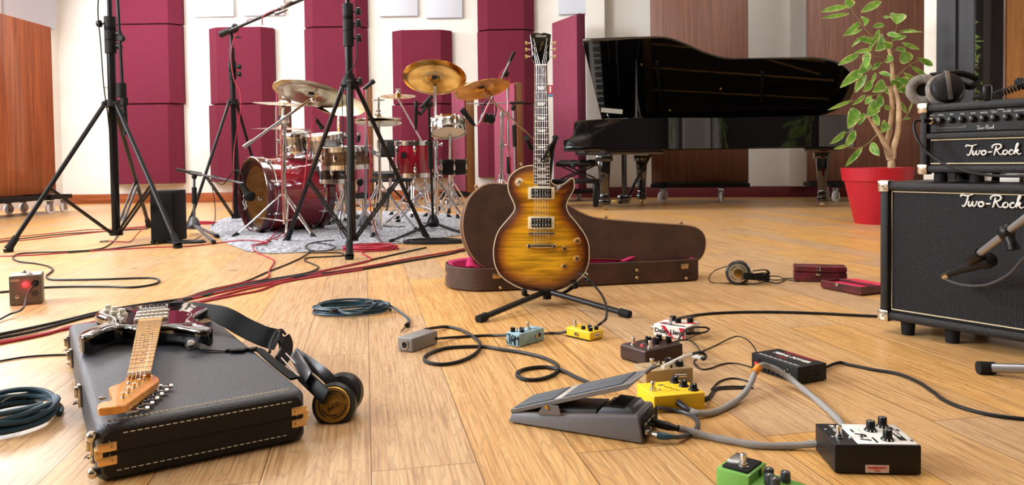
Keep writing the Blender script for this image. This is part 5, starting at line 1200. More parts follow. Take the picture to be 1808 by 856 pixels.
# strings
strm = mat('string_steel', '#c9c7c2', .25, 1.0)
posts = [z3(293, 158), z3(293, 116), z3(293, 74), z3(377, 74), z3(377, 116), z3(377, 158)]
for i in range(6):
    a, b = fx(117); pn = g2(a+(b-a)*(.12+.76*i/5), 117); pbx = z4(286+i*16.5, 456); tp = z4(286+i*16.5, 522)
    MB(Lg).tube([(*posts[i], .013), (*pn, .0155), (*pbx, TZ+.015), (*tp, TZ+.010)], .00075-.00008*i, 5).build('string', strm, gt)
for zz in ((211, 37), (596, 690)):
    x, y = z4(*zz); d = (Vector((x, y))-Vector(z4(328, 400))).normalized(); MB(Lg).cyl((x, y, -.024), (x+d.x*.012, y+d.y*.012, -.024), .003, .006).build('strap_button', nickel, gt)
MB(Lg).cyl((*z4(325, 806), -.024), (z4(325, 818)[0], z4(325, 818)[1], -.024), .003, .006).build('strap_button', nickel, gt)
# jack plug and its lead
jp0, jp1 = G @ V(*z4(576, 700), -.026), G @ V(*z4(600, 726), -.022)
# ---------------------------------------------------------------- guitar stand
hub = V(go.x+.02, gy+.02, 0)
gst = thing('guitar_stand', 'black folding tripod guitar stand holding the sunburst guitar', 'guitar stand', hub.to_tuple())
h0 = V(D(966, 528, hub.y).x, hub.y, .055)
ytop = G @ Vector((*g2(978, 252), -.075))
MB().cyl(h0-V(0, 0, .015), h0+V(0, .03, .10), .013).tube([h0+V(0, .03, .08), h0+V(0, .07, .30), ytop], [.0105, .0095, .0085], 12).build('post', black, gst, world=True)
MB().sphere(h0, .026, (1.3, 1, .8)).cyl(h0+V(0, 0, -.03), h0+V(0, 0, .02), .016).build('hub', blackm, gst, world=True)
for p in (F(846, 563, .012), F(1110, 555, .012), hub+V(.0, .33, .012)):
    d = (p-h0).normalized(); l = MB().tube([h0+d*.01, p-d*.012], .0105, 14).build('leg', black, gst, world=True)
    MB().cyl(p-d*.035, p+d*.005, .0145, .0145, 16).build('rubber_foot', rubber, l, world=True)
for (px_, py_), (qx, qy) in (((926, 516), (945, 522)), ((1016, 503), (990, 516))):
    e = G @ Vector((*g2(px_, py_), .012)); e2 = G @ Vector((*g2(px_, py_), -.065))
    MB().tube(smooth([h0+V(0, 0, .01), G @ Vector((*g2(qx, qy+4), -.06)), e2+V(0, 0, -.008), e+V(0, 0, -.006)], 4), .007, 10).build('cradle_arm', black, gst, world=True)
    MB().tube([e2+V(0, 0, -.008), e+V(0, 0, -.004), e+V(0, -.006, .012)], [.010, .011, .009], 12).build('rubber_pad', rubber, gst, world=True)
yk = lambda zx, zy, dz: G @ Vector((*z3(zx, zy), dz))
MB().tube(smooth([ytop, yk(290, 742, -.045), yk(262, 715, -.03), yk(248, 690, .004)], 5), [.009]*15+[.012], 10).build('yoke_arm', rubber, gst, world=True)
MB().tube(smooth([ytop, yk(385, 800, -.04), yk(415, 740, -.03), yk(430, 690, .012)], 5), [.009]*15+[.013], 10).build('yoke_arm', rubber, gst, world=True)
MB().tube(smooth([yk(430, 690, .018), yk(405, 735, .026), yk(380, 775, .026), yk(352, 830, .026)], 5), .0048, 8).torus(axis_frame(yk(350, 836, .026), gn), .007, .003, 16, 6).build('safety_strap', rubber, gst, world=True)
# ================================================================ BROWN GUITAR CASE
brn_tol = mat('brown_tolex', '#4b3124', .55, bump=(260, .7), vary=('#3a251b', 12)); pink = mat('pink_plush', '#c02867', .95, bump=(150, .6))
cA, cB = F(826, 517), F(1233, 497); cd_ = (cB-cA); CL = cd_.length; ca = math.atan2(cd_.y, cd_.x)
gc = thing('guitar_case', 'brown shaped guitar case with pink plush lining, open behind the sunburst guitar', 'guitar case', cA.to_tuple(), ca)
th_case = .100
plan = [(-.055, .10), (-.07, .19), (-.05, .29), (.02, .36), (.12, .385), (.22, .375), (.32, .335), (.42, .30), (.60, .27), (CL-.03, .25), (CL, .22), (CL+.005, .06), (CL-.03, .015), (.60, .012), (.30, .004), (.12, -.002), (.02, .02)]
pl = [(p.x, p.y) for p in smooth([V(x, y, 0) for x, y in plan], 4, True)][::-1]
def tray(root, poly, th, z0, z1, mo, mi, nm='tray'):
    ins = inset(poly, th); mb = MB(); R = [mb.ring([V(x, y, z) for x, y in P_]) for P_, z in ((inset(poly, .006), z0), (poly, z0+.006), (poly, z1-.003), (inset(poly, .003), z1), (inset(poly, th-.003), z1), (ins, z1-.003), (ins, z0+.02))]
    for a, b in zip(R, R[1:]): mb.bridge(a, b)
    mb.face(R[0][::-1]); mb.face(R[-1]); o = mb.build(nm, mo, root); return ins
ins = tray(gc, pl, .010, .002, th_case, brn_tol, pink)
ip = inset(pl, .0105); ii = inset(pl, .05)
mb = MB(); R = [mb.ring([V(x, y, z) for x, y in P_]) for P_, z in ((ip, th_case+.002), (inset(pl, .030), th_case-.004), (inset(pl, .045), .055), (inset(pl, .05), .03))]
for a, b in zip(R, R[1:]): mb.bridge(a, b)
mb.face(R[-1]); mb.build('plush_lining', pink, gc)
wv = smooth([V(.02, .06, .10), V(.03, .09, .125), V(.05, .12, .14), V(.06, .15, .12)], 4)
MB().tube(wv, .018, 8, flat=.35).build('lining_strap', pink, gc)
MB().tube(smooth([V(.70, .05, .098), V(.76, .07, .115), V(.79, .09, .108)], 4), .012, 8, flat=.5).box((.62, .13, .075), (.26, .12, .07), bev=.012).build('lining_box', pink, gc)
# lid standing on the near side of the tray
lo = F(1000, 505, 0)
ln = V(-math.sin(ca)*-1, -math.cos(ca), .0); ln = V(math.sin(ca), -math.cos(ca), .16).normalized()
lorig = wmat(gc) @ V(.5, .055, .085)
def zc5(x, y): return PL(800+x/1.7125, 40+y/1.7125, lorig, ln)
lup = (V(0, 0, 1)-ln*ln.z).normalized(); lx = lup.cross(ln).normalized()
LM = frame_from(lx, lup, ln); LM.translation = lorig; LMi = LM.inverted()
lid_px = [(200, 492), (120, 483), (75, 500), (42, 540), (27, 600), (34, 660), (60, 712), (100, 745), (160, 762), (230, 762), (300, 745), (360, 722), (420, 716), (560, 720), (690, 727), (735, 724), (760, 700), (767, 660), (755, 630), (720, 612), (640, 605), (540, 598), (440, 588), (390, 572), (345, 545), (290, 515)]
lp = smooth([V(*((LMi @ zc5(*p))[:2]), 0) for p in lid_px], 4, True); lpoly = [(p.x, p.y) for p in lp]
lift = .0
LMw = wmat(gc).inverted() @ LM
MB(LMw @ Matrix.Translation(V(0, 0, -.055))).prism(lpoly, .055, bev=.007).build('lid', brn_tol, gc)
ring_ = inset(lpoly, .004)
MB(LMw).tube([V(x, y, -.0035) for x, y in ring_], .0022, 6, closed=True).build('lid_piping', mat('tan_piping', '#b98a58', .5), gc)
MB(LMw).tube([V(x, y, -.0555) for x, y in inset(lpoly, .0)], .002, 6, closed=True).build('lid_piping', mat('tan_piping', '#b98a58', .5), gc)
brassd = mat('dull_brass', '#c8a878', .35, .9)
for (x_, y_) in ((468, 590), (697, 607), (73, 497)):
    p = LMi @ zc5(x_, y_); MB(LMw).box((p.x, p.y+.004, -.03), (.014, .008, .022), bev=.002).sphere((p.x, p.y+.010, -.03), .006, (1.2, .8, 1.2), 8).build('latch', brassd, gc)
for px_, py_ in ((877, 487), (1209, 470)):
    w_ = PL(px_, py_, cA+V(math.sin(ca), -math.cos(ca), 0)*.004, V(math.sin(ca), -math.cos(ca), 0)); q = wmat(gc).inverted() @ w_
    MB().box((q.x, q.y-.0, q.z), (.034, .006, .022), bev=.002).sphere((q.x-.008, q.y-.003, q.z), .003, n=6).sphere((q.x+.008, q.y-.003, q.z), .003, n=6).build('hinge', brassd, gc)
for px_, py_ in ((884, 508), (1125, 477), (1125, 490), (1212, 491)):
    w_ = PL(px_, py_, cA+V(math.sin(ca), -math.cos(ca), 0)*.004, V(math.sin(ca), -math.cos(ca), 0)); q = wmat(gc).inverted() @ w_
    MB().sphere((q.x, q.y, q.z), .007, (1, .6, 1), 10).build('foot_stud', brassd, gc)
MB().box((-.066, .17, .06), (.01, .03, .02), bev=.002).sphere((-.072, .17, .055), .006, n=8).build('latch', brassd, gc)
# ================================================================ BLACK CASE WITH THE SECOND GUITAR
zt_ = .100
cFL, cFR, cBL = F(169, 755, zt_), F(540, 689, zt_), F(132, 571, zt_)
for p in (cFL, cFR, cBL): p.z = 0
ex = (cFR-cFL).normalized(); ey = V(-ex.y, ex.x, 0); CW = (cFR-cFL).length; CD = (cBL-cFL).dot(ey); ka = math.atan2(ex.y, ex.x)
bc_ = thing('black_guitar_case', 'rectangular black tolex guitar case with cream stitching lying flat, lower left', 'guitar case', cFL.to_tuple(), ka)
tolc = mat('black_tolex_blue_sheen', '#1f2733', .46, bump=(380, .9), spec=.8); leathb = mat('black_end_leather', '#19181a', .45, bump=(300, .3))  # bluish base colour of the case tolex stands in for window sheen
def rrect(w_, d, r, x0=0., y0=0., n=5):
    o = []
    for cx_, cy_, a0 in ((x0+w_-r, y0+r, -90), (x0+w_-r, y0+d-r, 0), (x0+r, y0+d-r, 90), (x0+r, y0+r, 180)):
        for i in range(n+1):
            a = math.radians(a0+90*i/n); o.append((cx_+r*math.cos(a), cy_+r*math.sin(a)))
    return o
def shell(z0, z1, rnd_top, m, nm):
    P_ = rrect(CW, CD, .022); mb = MB(); L_ = []
    if rnd_top: L_ = [(P_, z0)]+[(inset(P_, .014*(1-math.cos(t))), z1-.014+.014*math.sin(t)) for t in (0, .4, .8, 1.2, math.pi/2)]
    else: L_ = [(inset(P_, .010*(1-math.cos(t))), z0+.010-.010*math.sin(t)) for t in (math.pi/2, 1.1, .6, 0)]+[(P_, z1)]
    R = [mb.ring([V(x, y, z) for x, y in Q]) for Q, z in L_]
    for a, b in zip(R, R[1:]): mb.bridge(a, b)
    mb.face(R[0][::-1]); mb.face(R[-1]); return mb.build(nm, m, bc_)
lidb = shell(.0515, zt_, True, tolc, 'lid'); botb = shell(.002, .050, False, tolc, 'bottom')
# end caps of smooth leather with stitched outline
for y_, sg in ((-.0015, 1),):
    MB().prism(rrect(CW-.02, .082, .016, .01, .009), .002, XZ(0, y_, 0)).build('end_leather', leathb, bc_)
    MB().box((CW/2, -.0042, .051), (CW-.03, .0012, .0012)).build('lid_seam', rubber, bc_)
thread = mat('cream_thread', '#e6dcc6', .7)
def stitches(pts, step=.0115, ln_=.0075, r=.0008, nm='stitching'):
    mb = MB(); P = [Vector(p) for p in pts]
    for a, b in zip(P, P[1:]):
        d = b-a; n_ = int(d.length/step); d.normalize()
        for i in range(n_): q = a+d*(i*step+.002); mb.tube([q, q+d*ln_], r, 4)
    return mb.build(nm, thread, bc_, kind='stuff')
ys = -.0045
stitches([(.028, ys, .020), (CW-.028, ys, .020), (CW-.020, ys, .028), (CW-.020, ys, .076), (CW-.028, ys, .084), (.028, ys, .084), (.020, ys, .076), (.020, ys, .028), (.028, ys, .020)])
stitches([(.018, .022, zt_+.0006), (CW-.018, .022, zt_+.0006)], .0085, .006, .0009); stitches([(.018, .029, zt_+.0006), (CW-.018, .029, zt_+.0006)], .0085, .006, .0009)
# brass corner hinges on the end and chrome catches on the left side
hingem = mat('brushed_brass', '#d8b27a', .35, .9)
for x_, s_ in ((.016, 1), (CW-.016, -1)):
    k = MB(); k.box((x_, -.0055, .064), (.030, .003, .016), bev=.0012).box((x_, -.0055, .040), (.030, .003, .016), bev=.0012).box((x_-s_*.012, -.0055, .052), (.010, .003, .012), bev=.001)
    k.box((x_-s_*.017, .006, .0575), (.004, .024, .007)).box((x_-s_*.017, .006, .0465), (.004, .024, .007)).sphere((x_+s_*.008, -.008, .064), .0028, n=8).sphere((x_+s_*.008, -.008, .040), .0028, n=8)
    k.build('end_hinge', hingem, bc_)
for y_ in (.05, .42, CD-.22, CD-.04):
    k = MB(); k.box((-.004, y_, .050), (.008, .026, .05), bev=.002).box((-.010, y_, .058), (.008, .018, .024), bev=.003).tube([(-.010, y_-.010, .036), (-.016, y_, .032), (-.010, y_+.010, .036)], .0022, 6)
    k.build('catch', nickel, bc_)
for z_ in (.018, .082): MB().sphere((-.006, .012, z_), .010, (1, 1, 1), 14).build('corner_stud', nickel, bc_)
MB().tube(smooth([V(CW+.002, CD*.38, .05), V(CW+.02, CD*.42, .05), V(CW+.022, CD*.5, .05), V(CW+.02, CD*.58, .05), V(CW+.002, CD*.62, .05)], 5), .009, 8).build('carry_handle', leathb, bc_)
# ---------------------------------------------------------------- black double-cutaway guitar
sb_, sn_ = F(271, 547, .155), F(246, 663, .137)
a_ = V(sn_.x-sb_.x, sn_.y-sb_.y, 0); SL = a_.length; a_.normalize(); s_ = V(-a_.y, a_.x, 0)
k_ = SL/.648
sg_ = thing('electric_guitar', 'glossy black double-cutaway electric guitar with maple neck lying on the black case', 'guitar', (sb_.x, sb_.y, zt_), math.atan2(a_.y, a_.x))
# local: x towards the head, y towards the bass side (right), z up
body_px = [(-.135, .0), (-.132, .06), (-.105, .12), (-.055, .152), (.0, .150), (.05, .130), (.10, .112), (.15, .108), (.20, .120), (.25, .138), (.29, .148), (.312, .138), (.312, .118), (.285, .095), (.245, .070), (.222, .045), (.215, .029),
 (.208, -.028), (.180, -.048), (.165, -.072), (.180, -.096), (.212, -.112), (.245, -.124), (.258, -.142), (.235, -.156), (.19, -.155), (.14, -.135), (.09, -.115), (.04, -.118), (-.02, -.142), (-.07, -.150), (-.11, -.125), (-.130, -.07)]
bp = [(p.x*k_*1.0, p.y*k_) for p in smooth([V(x, y, 0) for x, y in body_px], 3, True)]
BT = .046; BZ = .004
mb = MB(); L_ = [(inset(bp, .009*(1-math.sin(t))), BZ+.009-.009*math.cos(t)) for t in (0, .5, 1.0, math.pi/2)]+[(inset(bp, .009*(1-math.cos(t))), BZ+BT-.009+.009*math.sin(t)) for t in (0, .5, 1.0, math.pi/2)]
R = [mb.ring([V(x, y, z) for x, y in Q]) for Q, z in L_]
for a, b in zip(R, R[1:]): mb.bridge(a, b)
mb.face(R[0][::-1]); mb.face(R[-1]); mb.build('body', gloss, sg_)
TOP = BZ+BT
tort = mat('dark_red_guard', '#2a0a10', .08, coat=1.0)
guard = [(-.095, -.125), (-.06, -.115), (-.02, -.075), (.0, -.042), (.012, .045), (.05, .085), (.10, .098), (.16, .086), (.20, .085), (.222, .10), (.215, .07), (.20, .04), (.195, .0), (.190, -.032), (.165, -.055), (.145, -.08), (.10, -.085), (.04, -.095), (-.03, -.125), (-.07, -.140)]
gp = [(p.x*k_, p.y*k_) for p in smooth([V(x, y, 0) for x, y in guard], 3, True)]
MB(Matrix.Translation(V(0, 0, TOP-.0003))).prism(gp, .0024).build('pickguard', tort, sg_)
MB(Matrix.Translation(V(0, 0, TOP-.0006))).prism(inset(gp, -.0014), .0020).build('guard_edge', white, sg_)
agedw = mat('aged_white', '#d9d2c2', .4)
for x_, r_ in ((.035, .16), (.085, 0), (.135, 0)):
    c = MB(Matrix.Translation(V(x_*k_, 0, TOP+.002)) @ rotz(r_)).box((0, 0, .004), (.018*k_, .082*k_, .010), bev=.004).build('pickup', agedw, sg_)
    q = MB(Matrix.Translation(V(x_*k_, 0, TOP+.0115)) @ rotz(r_))
    for i in range(6): q.cyl((0, (i-2.5)*.0105*k_, -.001), (0, (i-2.5)*.0105*k_, .0008), .0024, n=8)
    q.build('pole_pieces', nickel, c)
br = MB().box((0, 0, TOP+.004), (.034*k_, .074*k_, .003), bev=.001).box((-.016*k_, 0, TOP+.010), (.003, .074*k_, .012)).build('bridge_plate', chrome, sg_)
for i in range(6): MB().box((-.0, (i-2.5)*.0105*k_, TOP+.010), (.022*k_, .0088*k_, .006), bev=.001).build('saddle', chrome, br)
for x_, y_ in ((.03, -.075), (-.015, -.098), (-.052, -.118)):
    MB(Matrix.Translation(V(x_*k_, y_*k_, TOP+.002))).lathe([(0, 0), (.0125, 0), (.012, .006), (.0085, .008), (.0078, .018), (0, .0185)], n=22).build('knob', agedw, sg_)
MB().box((.075*k_, -.075*k_, TOP+.004), (.03, .004, .003), rotz(.5)).cyl((.075*k_, -.075*k_, TOP+.004), (.08*k_, -.075*k_, TOP+.02), .0022).sphere((.081*k_, -.075*k_, TOP+.022), .005, (1, 1, 1.3), 10).build('selector', agedw, sg_)
for (x_, y_) in ((.20, .085), (.10, .09), (.205, .012), (.185, -.04), (.14, -.078), (.02, -.088), (-.085, -.13), (.0, .04), (.03, .07)):
    MB().sphere((x_*k_, y_*k_, TOP+.0026), .0028, (1, 1, .5), 8).build('guard_screw', nickel, sg_)
jm = MB(Matrix.Translation(V(-.075*k_, -.10*k_, TOP+.001)) @ rotz(-.6)).sphere((0, 0, 0), .016, (1.7, .75, .22), 16).build('jack_plate', chrome, sg_)
# neck: runs to the nut, sloping down slightly
hw0, hw1 = .028*k_, .021*k_; xn = SL; zN0, zN1 = TOP+.008, .040
def zN(x): t = (x-.19*k_)/(xn-.19*k_); return zN0+(zN1-zN0)*t
maple = wood('amber_maple', '#eca238', '#c97c20', .25, 'X', (30, 30, 3), coat=.8); maplef = wood('maple_fingerboard', '#eeb75c', '#cf8e38', .35, 'X', (30, 30, 3), coat=.5)
x0 = .165*k_
mb = MB(); rg_ = []
for x in (x0, .22*k_, .3*k_, .45*k_, .60*k_, xn):
    t = (x-x0)/(xn-x0); w_ = hw0+(hw1-hw0)*t; z = zN(x)
    sec = [(-w_, z), (-w_, z-.004)]+[(-w_*math.cos(a), z-.004-(.018-.002*t)*math.sin(a)) for a in (.3, .7, 1.1, 1.57, 2.04, 2.44, 2.84)]+[(w_, z-.004), (w_, z)]
    rg_.append(mb.ring([V(x, y, zz) for y, zz in sec]))
for a, b in zip(rg_, rg_[1:]): mb.bridge(a, b)
mb.face(rg_[0][::-1]); mb.face(rg_[-1]); mb.build('neck', maple, sg_)
mb = MB(); mb.hexa([V(x0, -hw0, zN(x0)), V(xn, -hw1, zN(xn)), V(xn, hw1, zN(xn)), V(x0, hw0, zN(x0)), V(x0, -hw0, zN(x0)+.003), V(xn, -hw1, zN(xn)+.003), V(xn, hw1, zN(xn)+.003), V(x0, hw0, zN(x0)+.003)]).build('fingerboard', maplef, sg_)
for k in range(1, 22):
    x = SL*2**(-k/12)
    if x < x0: break
    t = (x-x0)/(xn-x0); w_ = hw0+(hw1-hw0)*t; z = zN(x)+.0034
    MB().tube([(x, -w_, z), (x, w_, z)], .0012, 6).build('fret', frm, sg_)
for k in (3, 5, 7, 9, 12, 15, 17, 19):
    x = SL*(2**(-k/12)+2**(-(k-1)/12))/2
    for y in ((-.009, .009) if k == 12 else (0,)): MB().cyl((x, y, zN(x)+.003), (x, y, zN(x)+.0033), .003).build('dot_inlay', black, sg_)
MB().box((xn+.002, 0, zN(xn)+.003), (.004, hw1*2, .007), bev=.001).build('nut', white, sg_)
# headstock outline taken from the photo on the plane of its face
hzw = zt_+.032; gm_ = wmat(sg_).inverted()
def hp_(x, y): q = gm_ @ F(140+x/4.077, 530+y/4.077, hzw); return (q.x, q.y)
hpx_ = [(338, 548), (322, 578), (280, 600), (214, 626), (214, 650), (222, 680), (235, 705), (222, 722), (180, 728), (140, 742), (127, 762), (140, 776), (200, 772), (260, 765), (330, 752), (372, 725), (420, 690), (480, 648), (540, 605), (572, 580), (574, 562), (555, 545), (525, 530), (512, 516)]
hq = [(p.x, p.y) for p in smooth([V(*hp_(*p), 0) for p in hpx_], 3, False)]
A_ = sum(hq[i][0]*hq[(i+1) % len(hq)][1]-hq[(i+1) % len(hq)][0]*hq[i][1] for i in range(len(hq)))
if A_ < 0: hq = hq[::-1]
MB(Matrix.Translation(V(0, 0, .032-.014))).prism(hq, .014, bev=.0015).build('headstock', maple, sg_)
tun = [(505, 545), (470, 575), (432, 603), (396, 632), (356, 665), (318, 700)]
for i, (x_, y_) in enumerate(tun):
    x, y = hp_(x_, y_)
    MB(Matrix.Translation(V(x, y, .032))).lathe([(0, 0), (.0048, 0), (.0045, .001), (.0028, .0015), (.0026, .008), (.0034, .010), (0, .011)], n=14).build('string_post', nickel, sg_)
    ya = (y+.006) ; e = Vector(hp_(x_+38, y_+42))
    t_ = MB(); t_.box((x+.004, y+.014, .008), (.018, .022, .012), bev=.004).cyl((x+.004, y+.022, .008), (x+.004, y+.034, .008), .002).tube([(x+.004, y+.032, .008), (x+.004, y+.036, .008), (x+.004, y+.042, .008)], [.004, .008, .0065], 12, flat=.6).build('tuning_machine', chrome, sg_)
for i in range(6):
    y0 = -hw1*.8+hw1*1.6*i/5; j = 5-i
    x, y = hp_(*tun[j]); yb = (i-2.5)*.0105*k_
    MB().tube([(x, y, .038), (xn+.002, y0, zN(xn)+.0068), (.0, yb, TOP+.014), (-.012, yb, TOP+.010)], .0006, 5).build('string', strm, sg_)
x, y = hp_(352, 600); MB().sphere((x, y, .034), .004, (1.6, .8, .8), 8).build('string_tree', nickel, sg_)
x, y = hp_(205, 655); MB().cyl((x, y-.003, .020), (x, y-.012, .020), .002).sphere((x, y-.012, .02), .004, n=8).build('side_screw', nickel, sg_)
# ---------------------------------------------------------------- strap
strapm = mat('black_strap', '#0b0b0d', .7, bump=(300, .3), spec=.12)
def ribbon(mb, pts, w_, th=.0025, ups=None, n=6):
    P = smooth(pts, n); U = smooth(ups, n) if ups else None; rg_ = []
    for i, p in enumerate(P):
        t = (P[min(i+1, len(P)-1)]-P[max(i-1, 0)]).normalized(); u = (U[i] if U else V(0, 0, 1)); sd = t.cross(u).normalized(); up2 = sd.cross(t).normalized()
        ww = w_[0]+(w_[-1]-w_[0])*i/(len(P)-1)
        rg_.append(mb.ring([p+sd*ww/2+up2*th/2, p-sd*ww/2+up2*th/2, p-sd*ww/2-up2*th/2, p+sd*ww/2-up2*th/2]))
    for a, b in zip(rg_, rg_[1:]): mb.bridge(a, b)
    mb.face(rg_[0][::-1]); mb.face(rg_[-1]); return mb
str_ = thing('guitar_strap', 'wide black strap from the black guitar drooping over the right edge of its case', 'strap', F(440, 590, .09).to_tuple())
S0 = [F(300, 540, .13), F(370, 549, .145), F(400, 560, .14), F(430, 577, .12), F(462, 592, .105), F(482, 598, .098), F(492, 600, .10)]
UPS = [V(-.3, -.5, 1)]*2+[V(-.2, -.9, .8)]*3+[V(-.2, -1, .6)]*2
ribbon(MB(), S0, [.05, .055], .003, UPS).build('webbing', strapm, str_, world=True)
S1 = [F(492, 600, .10), F(500, 598, .112), F(506, 606, .10), F(504, 622, .08), F(497, 634, .07), F(492, 640, .066)]
ribbon(MB(), S1, [.045, .035], .006, [V(1, -.4, .3)]*6).tube(smooth([F(476, 622, .10), F(478, 606, .112), F(486, 590, .12), F(496, 582, .125), F(504, 590, .115)], 5), .0035, 8).build('padded_fold', mat('black_mesh_pad', '#1c1c20', .7, bump=(220, .8)), str_, world=True)
B0_ = F(338, 608, .122)
e_ = MB(); M = axis_frame(B0_, V(.05, -.8, .6)); e_.lathe([(0, -.003), (.0145, -.003), (.0145, .002), (0, .002)], M, 24)
ribbon(e_, [B0_+V(.004, 0, 0), F(355, 612, .112), F(375, 617, .106), F(400, 619, .104)], [.022, .010], .003, [V(.05, -.8, .6), V(0, -.5, .8), V(0, 0, 1), V(0, 0, 1)]).build('strap_end', mat('grey_strap_leather', '#3a3a3f', .5), str_, world=True)
MB(M).lathe([(0, .002), (.0085, .002), (.009, .006), (.006, .009), (0, .009)], n=20).build('strap_lock', steel, str_, world=True)
tl = MB(); ribbon(tl, [F(398, 619, .104), F(425, 617, .104), F(455, 617, .104), F(470, 628, .1025), F(490, 645, .098), F(520, 668, .09)], [.014, .020], .005, [V(0, 0, 1)]*6).build('adjuster_tail', strapm, str_, world=True)
MB().box(F(420, 618, .106), (.035, .018, .006), rotz(.05), bev=.002).box(F(448, 616, .106), (.012, .022, .008), bev=.002).build('buckle', blackm, str_, world=True)
# ---------------------------------------------------------------- gold-disc headphones hanging over the case corner
def gold_phones(name, label, Cn, fwd, R, band, second, cat='headphones', dark=matt_ if False else None):
    pass
ak = F(590, 746); akY = 1330*.50/(715-288)
Hc = D(583, 712, F(583, 752).y-.0); nf = V(.02, -.95, .30).normalized()
hd_ = thing('gold_disc_headphones', 'black headphones with gold discs leaning on the right end of the black case', 'headphones', (Hc.x, Hc.y, 0))
goldd = mat('gold_disc', '#c79a4a', .35, .85); cushion = mat('earpad_black', '#2a2a2d', .35, bump=(90, .3))
def phone(root, Cc, nf, R, with_text=True):
    M = axis_frame(Cc, nf, V(1, 0, 0)-nf*nf.x)
    MB(M).lathe([(0, -.04), (R*.8, -.04), (R, -.030), (R*1.02, -.018), (R, -.006), (R*.86, .0), (0, .0)], n=36).build('ear_cup', cushion, root, world=True)
    d = MB(M).lathe([(0, 0), (R*.80, 0), (R*.80, .004), (R*.76, .006), (0, .0075)], n=40).build('disc', goldd, root, world=True)
    for r_, a0, a1 in ((.62, .4, 2.0), (.50, 1.2, 2.9), (.62, 2.5, 4.2), (.50, 3.6, 5.2), (.62, 4.8, 6.3)):
        MB(M).tube([(R*r_*math.cos(a0+(a1-a0)*i/10), R*r_*math.sin(a0+(a1-a0)*i/10), .0075) for i in range(11)], R*.022, 5).build('vent_slot', blackm, d, world=True)
    MB(M).lathe([(0, .006), (R*.34, .006), (R*.32, .012), (0, .014)], Matrix.Translation(V(R*.10, -R*.10, 0)), 24).build('pivot_cap', goldd, d, world=True)
    if with_text: text_into(MB(), 'AKG', M @ V(R*.1, -R*.1, .0145), M.to_3x3() @ V(.8, .5, 0), M.to_3x3() @ V(-.5, .8, 0), R*.22, .0004).build('maker_letters', blackm, d, world=True)
    return M
R_h = 38*akY/1330
Hc = D(584, 706, F(583, 745).y); Hc = D(588, 714, Hc.y); M1 = phone(hd_, Hc, nf, .046)
Hc2 = Hc+V(.008, .048, .010); M2 = axis_frame(Hc2, V(-.15, -.95, .25)); MB(M2).lathe([(0, -.03), (.036, -.03), (.044, -.018), (.044, .0), (.036, .008), (0, .01)], n=32).build('ear_cup', cushion, hd_, world=True)
# arms and headband : two flat black straps up to the case corner
q0 = Hc+V(-.012, -.012, .012); 
MB().hexa([]) if False else None
def slab(root, a, b, w_, th, up_, m, nm, bev=.003):
    d = (b-a); L_ = d.length; d.normalize(); sd = d.cross(up_).normalized(); up2 = sd.cross(d); M = frame_from(d, sd, up2); M.translation = (a+b)/2
    return MB(M).box((0, 0, 0), (L_, w_, th), bev=bev).build(nm, m, root, world=True)
pa, pb2 = D(577, 702, Hc.y-.02), D(533, 660, Hc.y+.06)
slab(hd_, pa, pb2, .032, .010, V(-.5, -1, .4), blackm, 'yoke_slider')
pc_, pd_ = D(553, 660, Hc.y+.03), D(520, 626, Hc.y+.14)
slab(hd_, D(545, 668, Hc.y+.015), pd_, .030, .006, V(-.5, -1, .4), mat('satin_black_band', '#232427', .3), 'head_strap')
ribbon(MB(), [D(601, 690, Hc.y+.03), D(572, 660, Hc.y+.05), D(545, 640, Hc.y+.10), D(519, 622, Hc.y+.17)], [.026, .024], .004, [V(-.3, -.8, .6)]*4).build('headband', mat('satin_black_band', '#232427', .3), hd_, world=True)
MB().tube([D(545, 684, Hc.y+.02), D(497, 632, Hc.y+.15)], .0022, 6).tube([D(552, 675, Hc.y+.02), D(505, 624, Hc.y+.16)], .0022, 6).build('spring_rod', chrome, hd_, world=True)
cable('headphone_lead', 'thin black lead looping by the gold-disc headphones at the case corner', [Hc+V(.02, -.01, -.036), F(605, 738, .004), F(622, 727, .003), F(626, 715, .004), Hc2+V(.02, .0, -.034)], .0017, blk_cable)
# ================================================================ PEDALS AND SMALL GEAR
LX, LU = V(0, -1, 0), V(0, 0, 1)      # text directions on the left side face
FX = V(1, 0, 0)
def corner_box(A, B, C):
    a, b, c = F(*A), F(*B), F(*C); ex = (c-b); w_ = ex.length; ex.normalize(); ey = V(-ex.y, ex.x, 0); d = abs((a-b).dot(ey)); return b, math.atan2(ex.y, ex.x), w_, d
def pedal_root(name, label, cat, A, B, C, group=None):
    b, rz, w_, d = corner_box(A, B, C); return thing(name, label, cat, b.to_tuple(), rz, group), w_, d
def pbody(root, w_, d, h, m, bev=.003, hb=None, nm='enclosure', z0=.002):
    hb = h if hb is None else hb   # height at the back
    return MB().hexa([(0, 0, z0), (w_, 0, z0), (w_, d, z0), (0, d, z0), (0, 0, h), (w_, 0, h), (w_, d, hb), (0, d, hb)], bev=bev, seg=3).build(nm, m, root)
def knob(root, x, y, z, r=.008, h=.014, m=black, skirt=False, line=True):
    pr = [(0, 0), (r*1.55, 0), (r*1.5, .0015), (r*1.05, .005), (r, h), (r*.9, h+.001), (0, h+.001)] if skirt else [(0, 0), (r*1.08, 0), (r, h), (r*.88, h+.001), (0, h+.001)]
    k = MB(Matrix.Translation(V(x, y, z))).lathe(pr, n=20).build('knob', m, root)
    if line: MB().box((x, y-r*.4, z+h+.0012), (.0012, r*1.0, .0006)).build('pointer', white, k)
    return k
def fswitch(root, x, y, z):
    return MB(Matrix.Translation(V(x, y, z))).lathe([(0, 0), (.0085, 0), (.0085, .0015), (.0068, .002), (.0068, .006), (.0042, .0065), (.0042, .013), (.0052, .0135), (.0054, .019), (.004, .021), (0, .0215)], n=12).build('foot_switch', chrome, root)
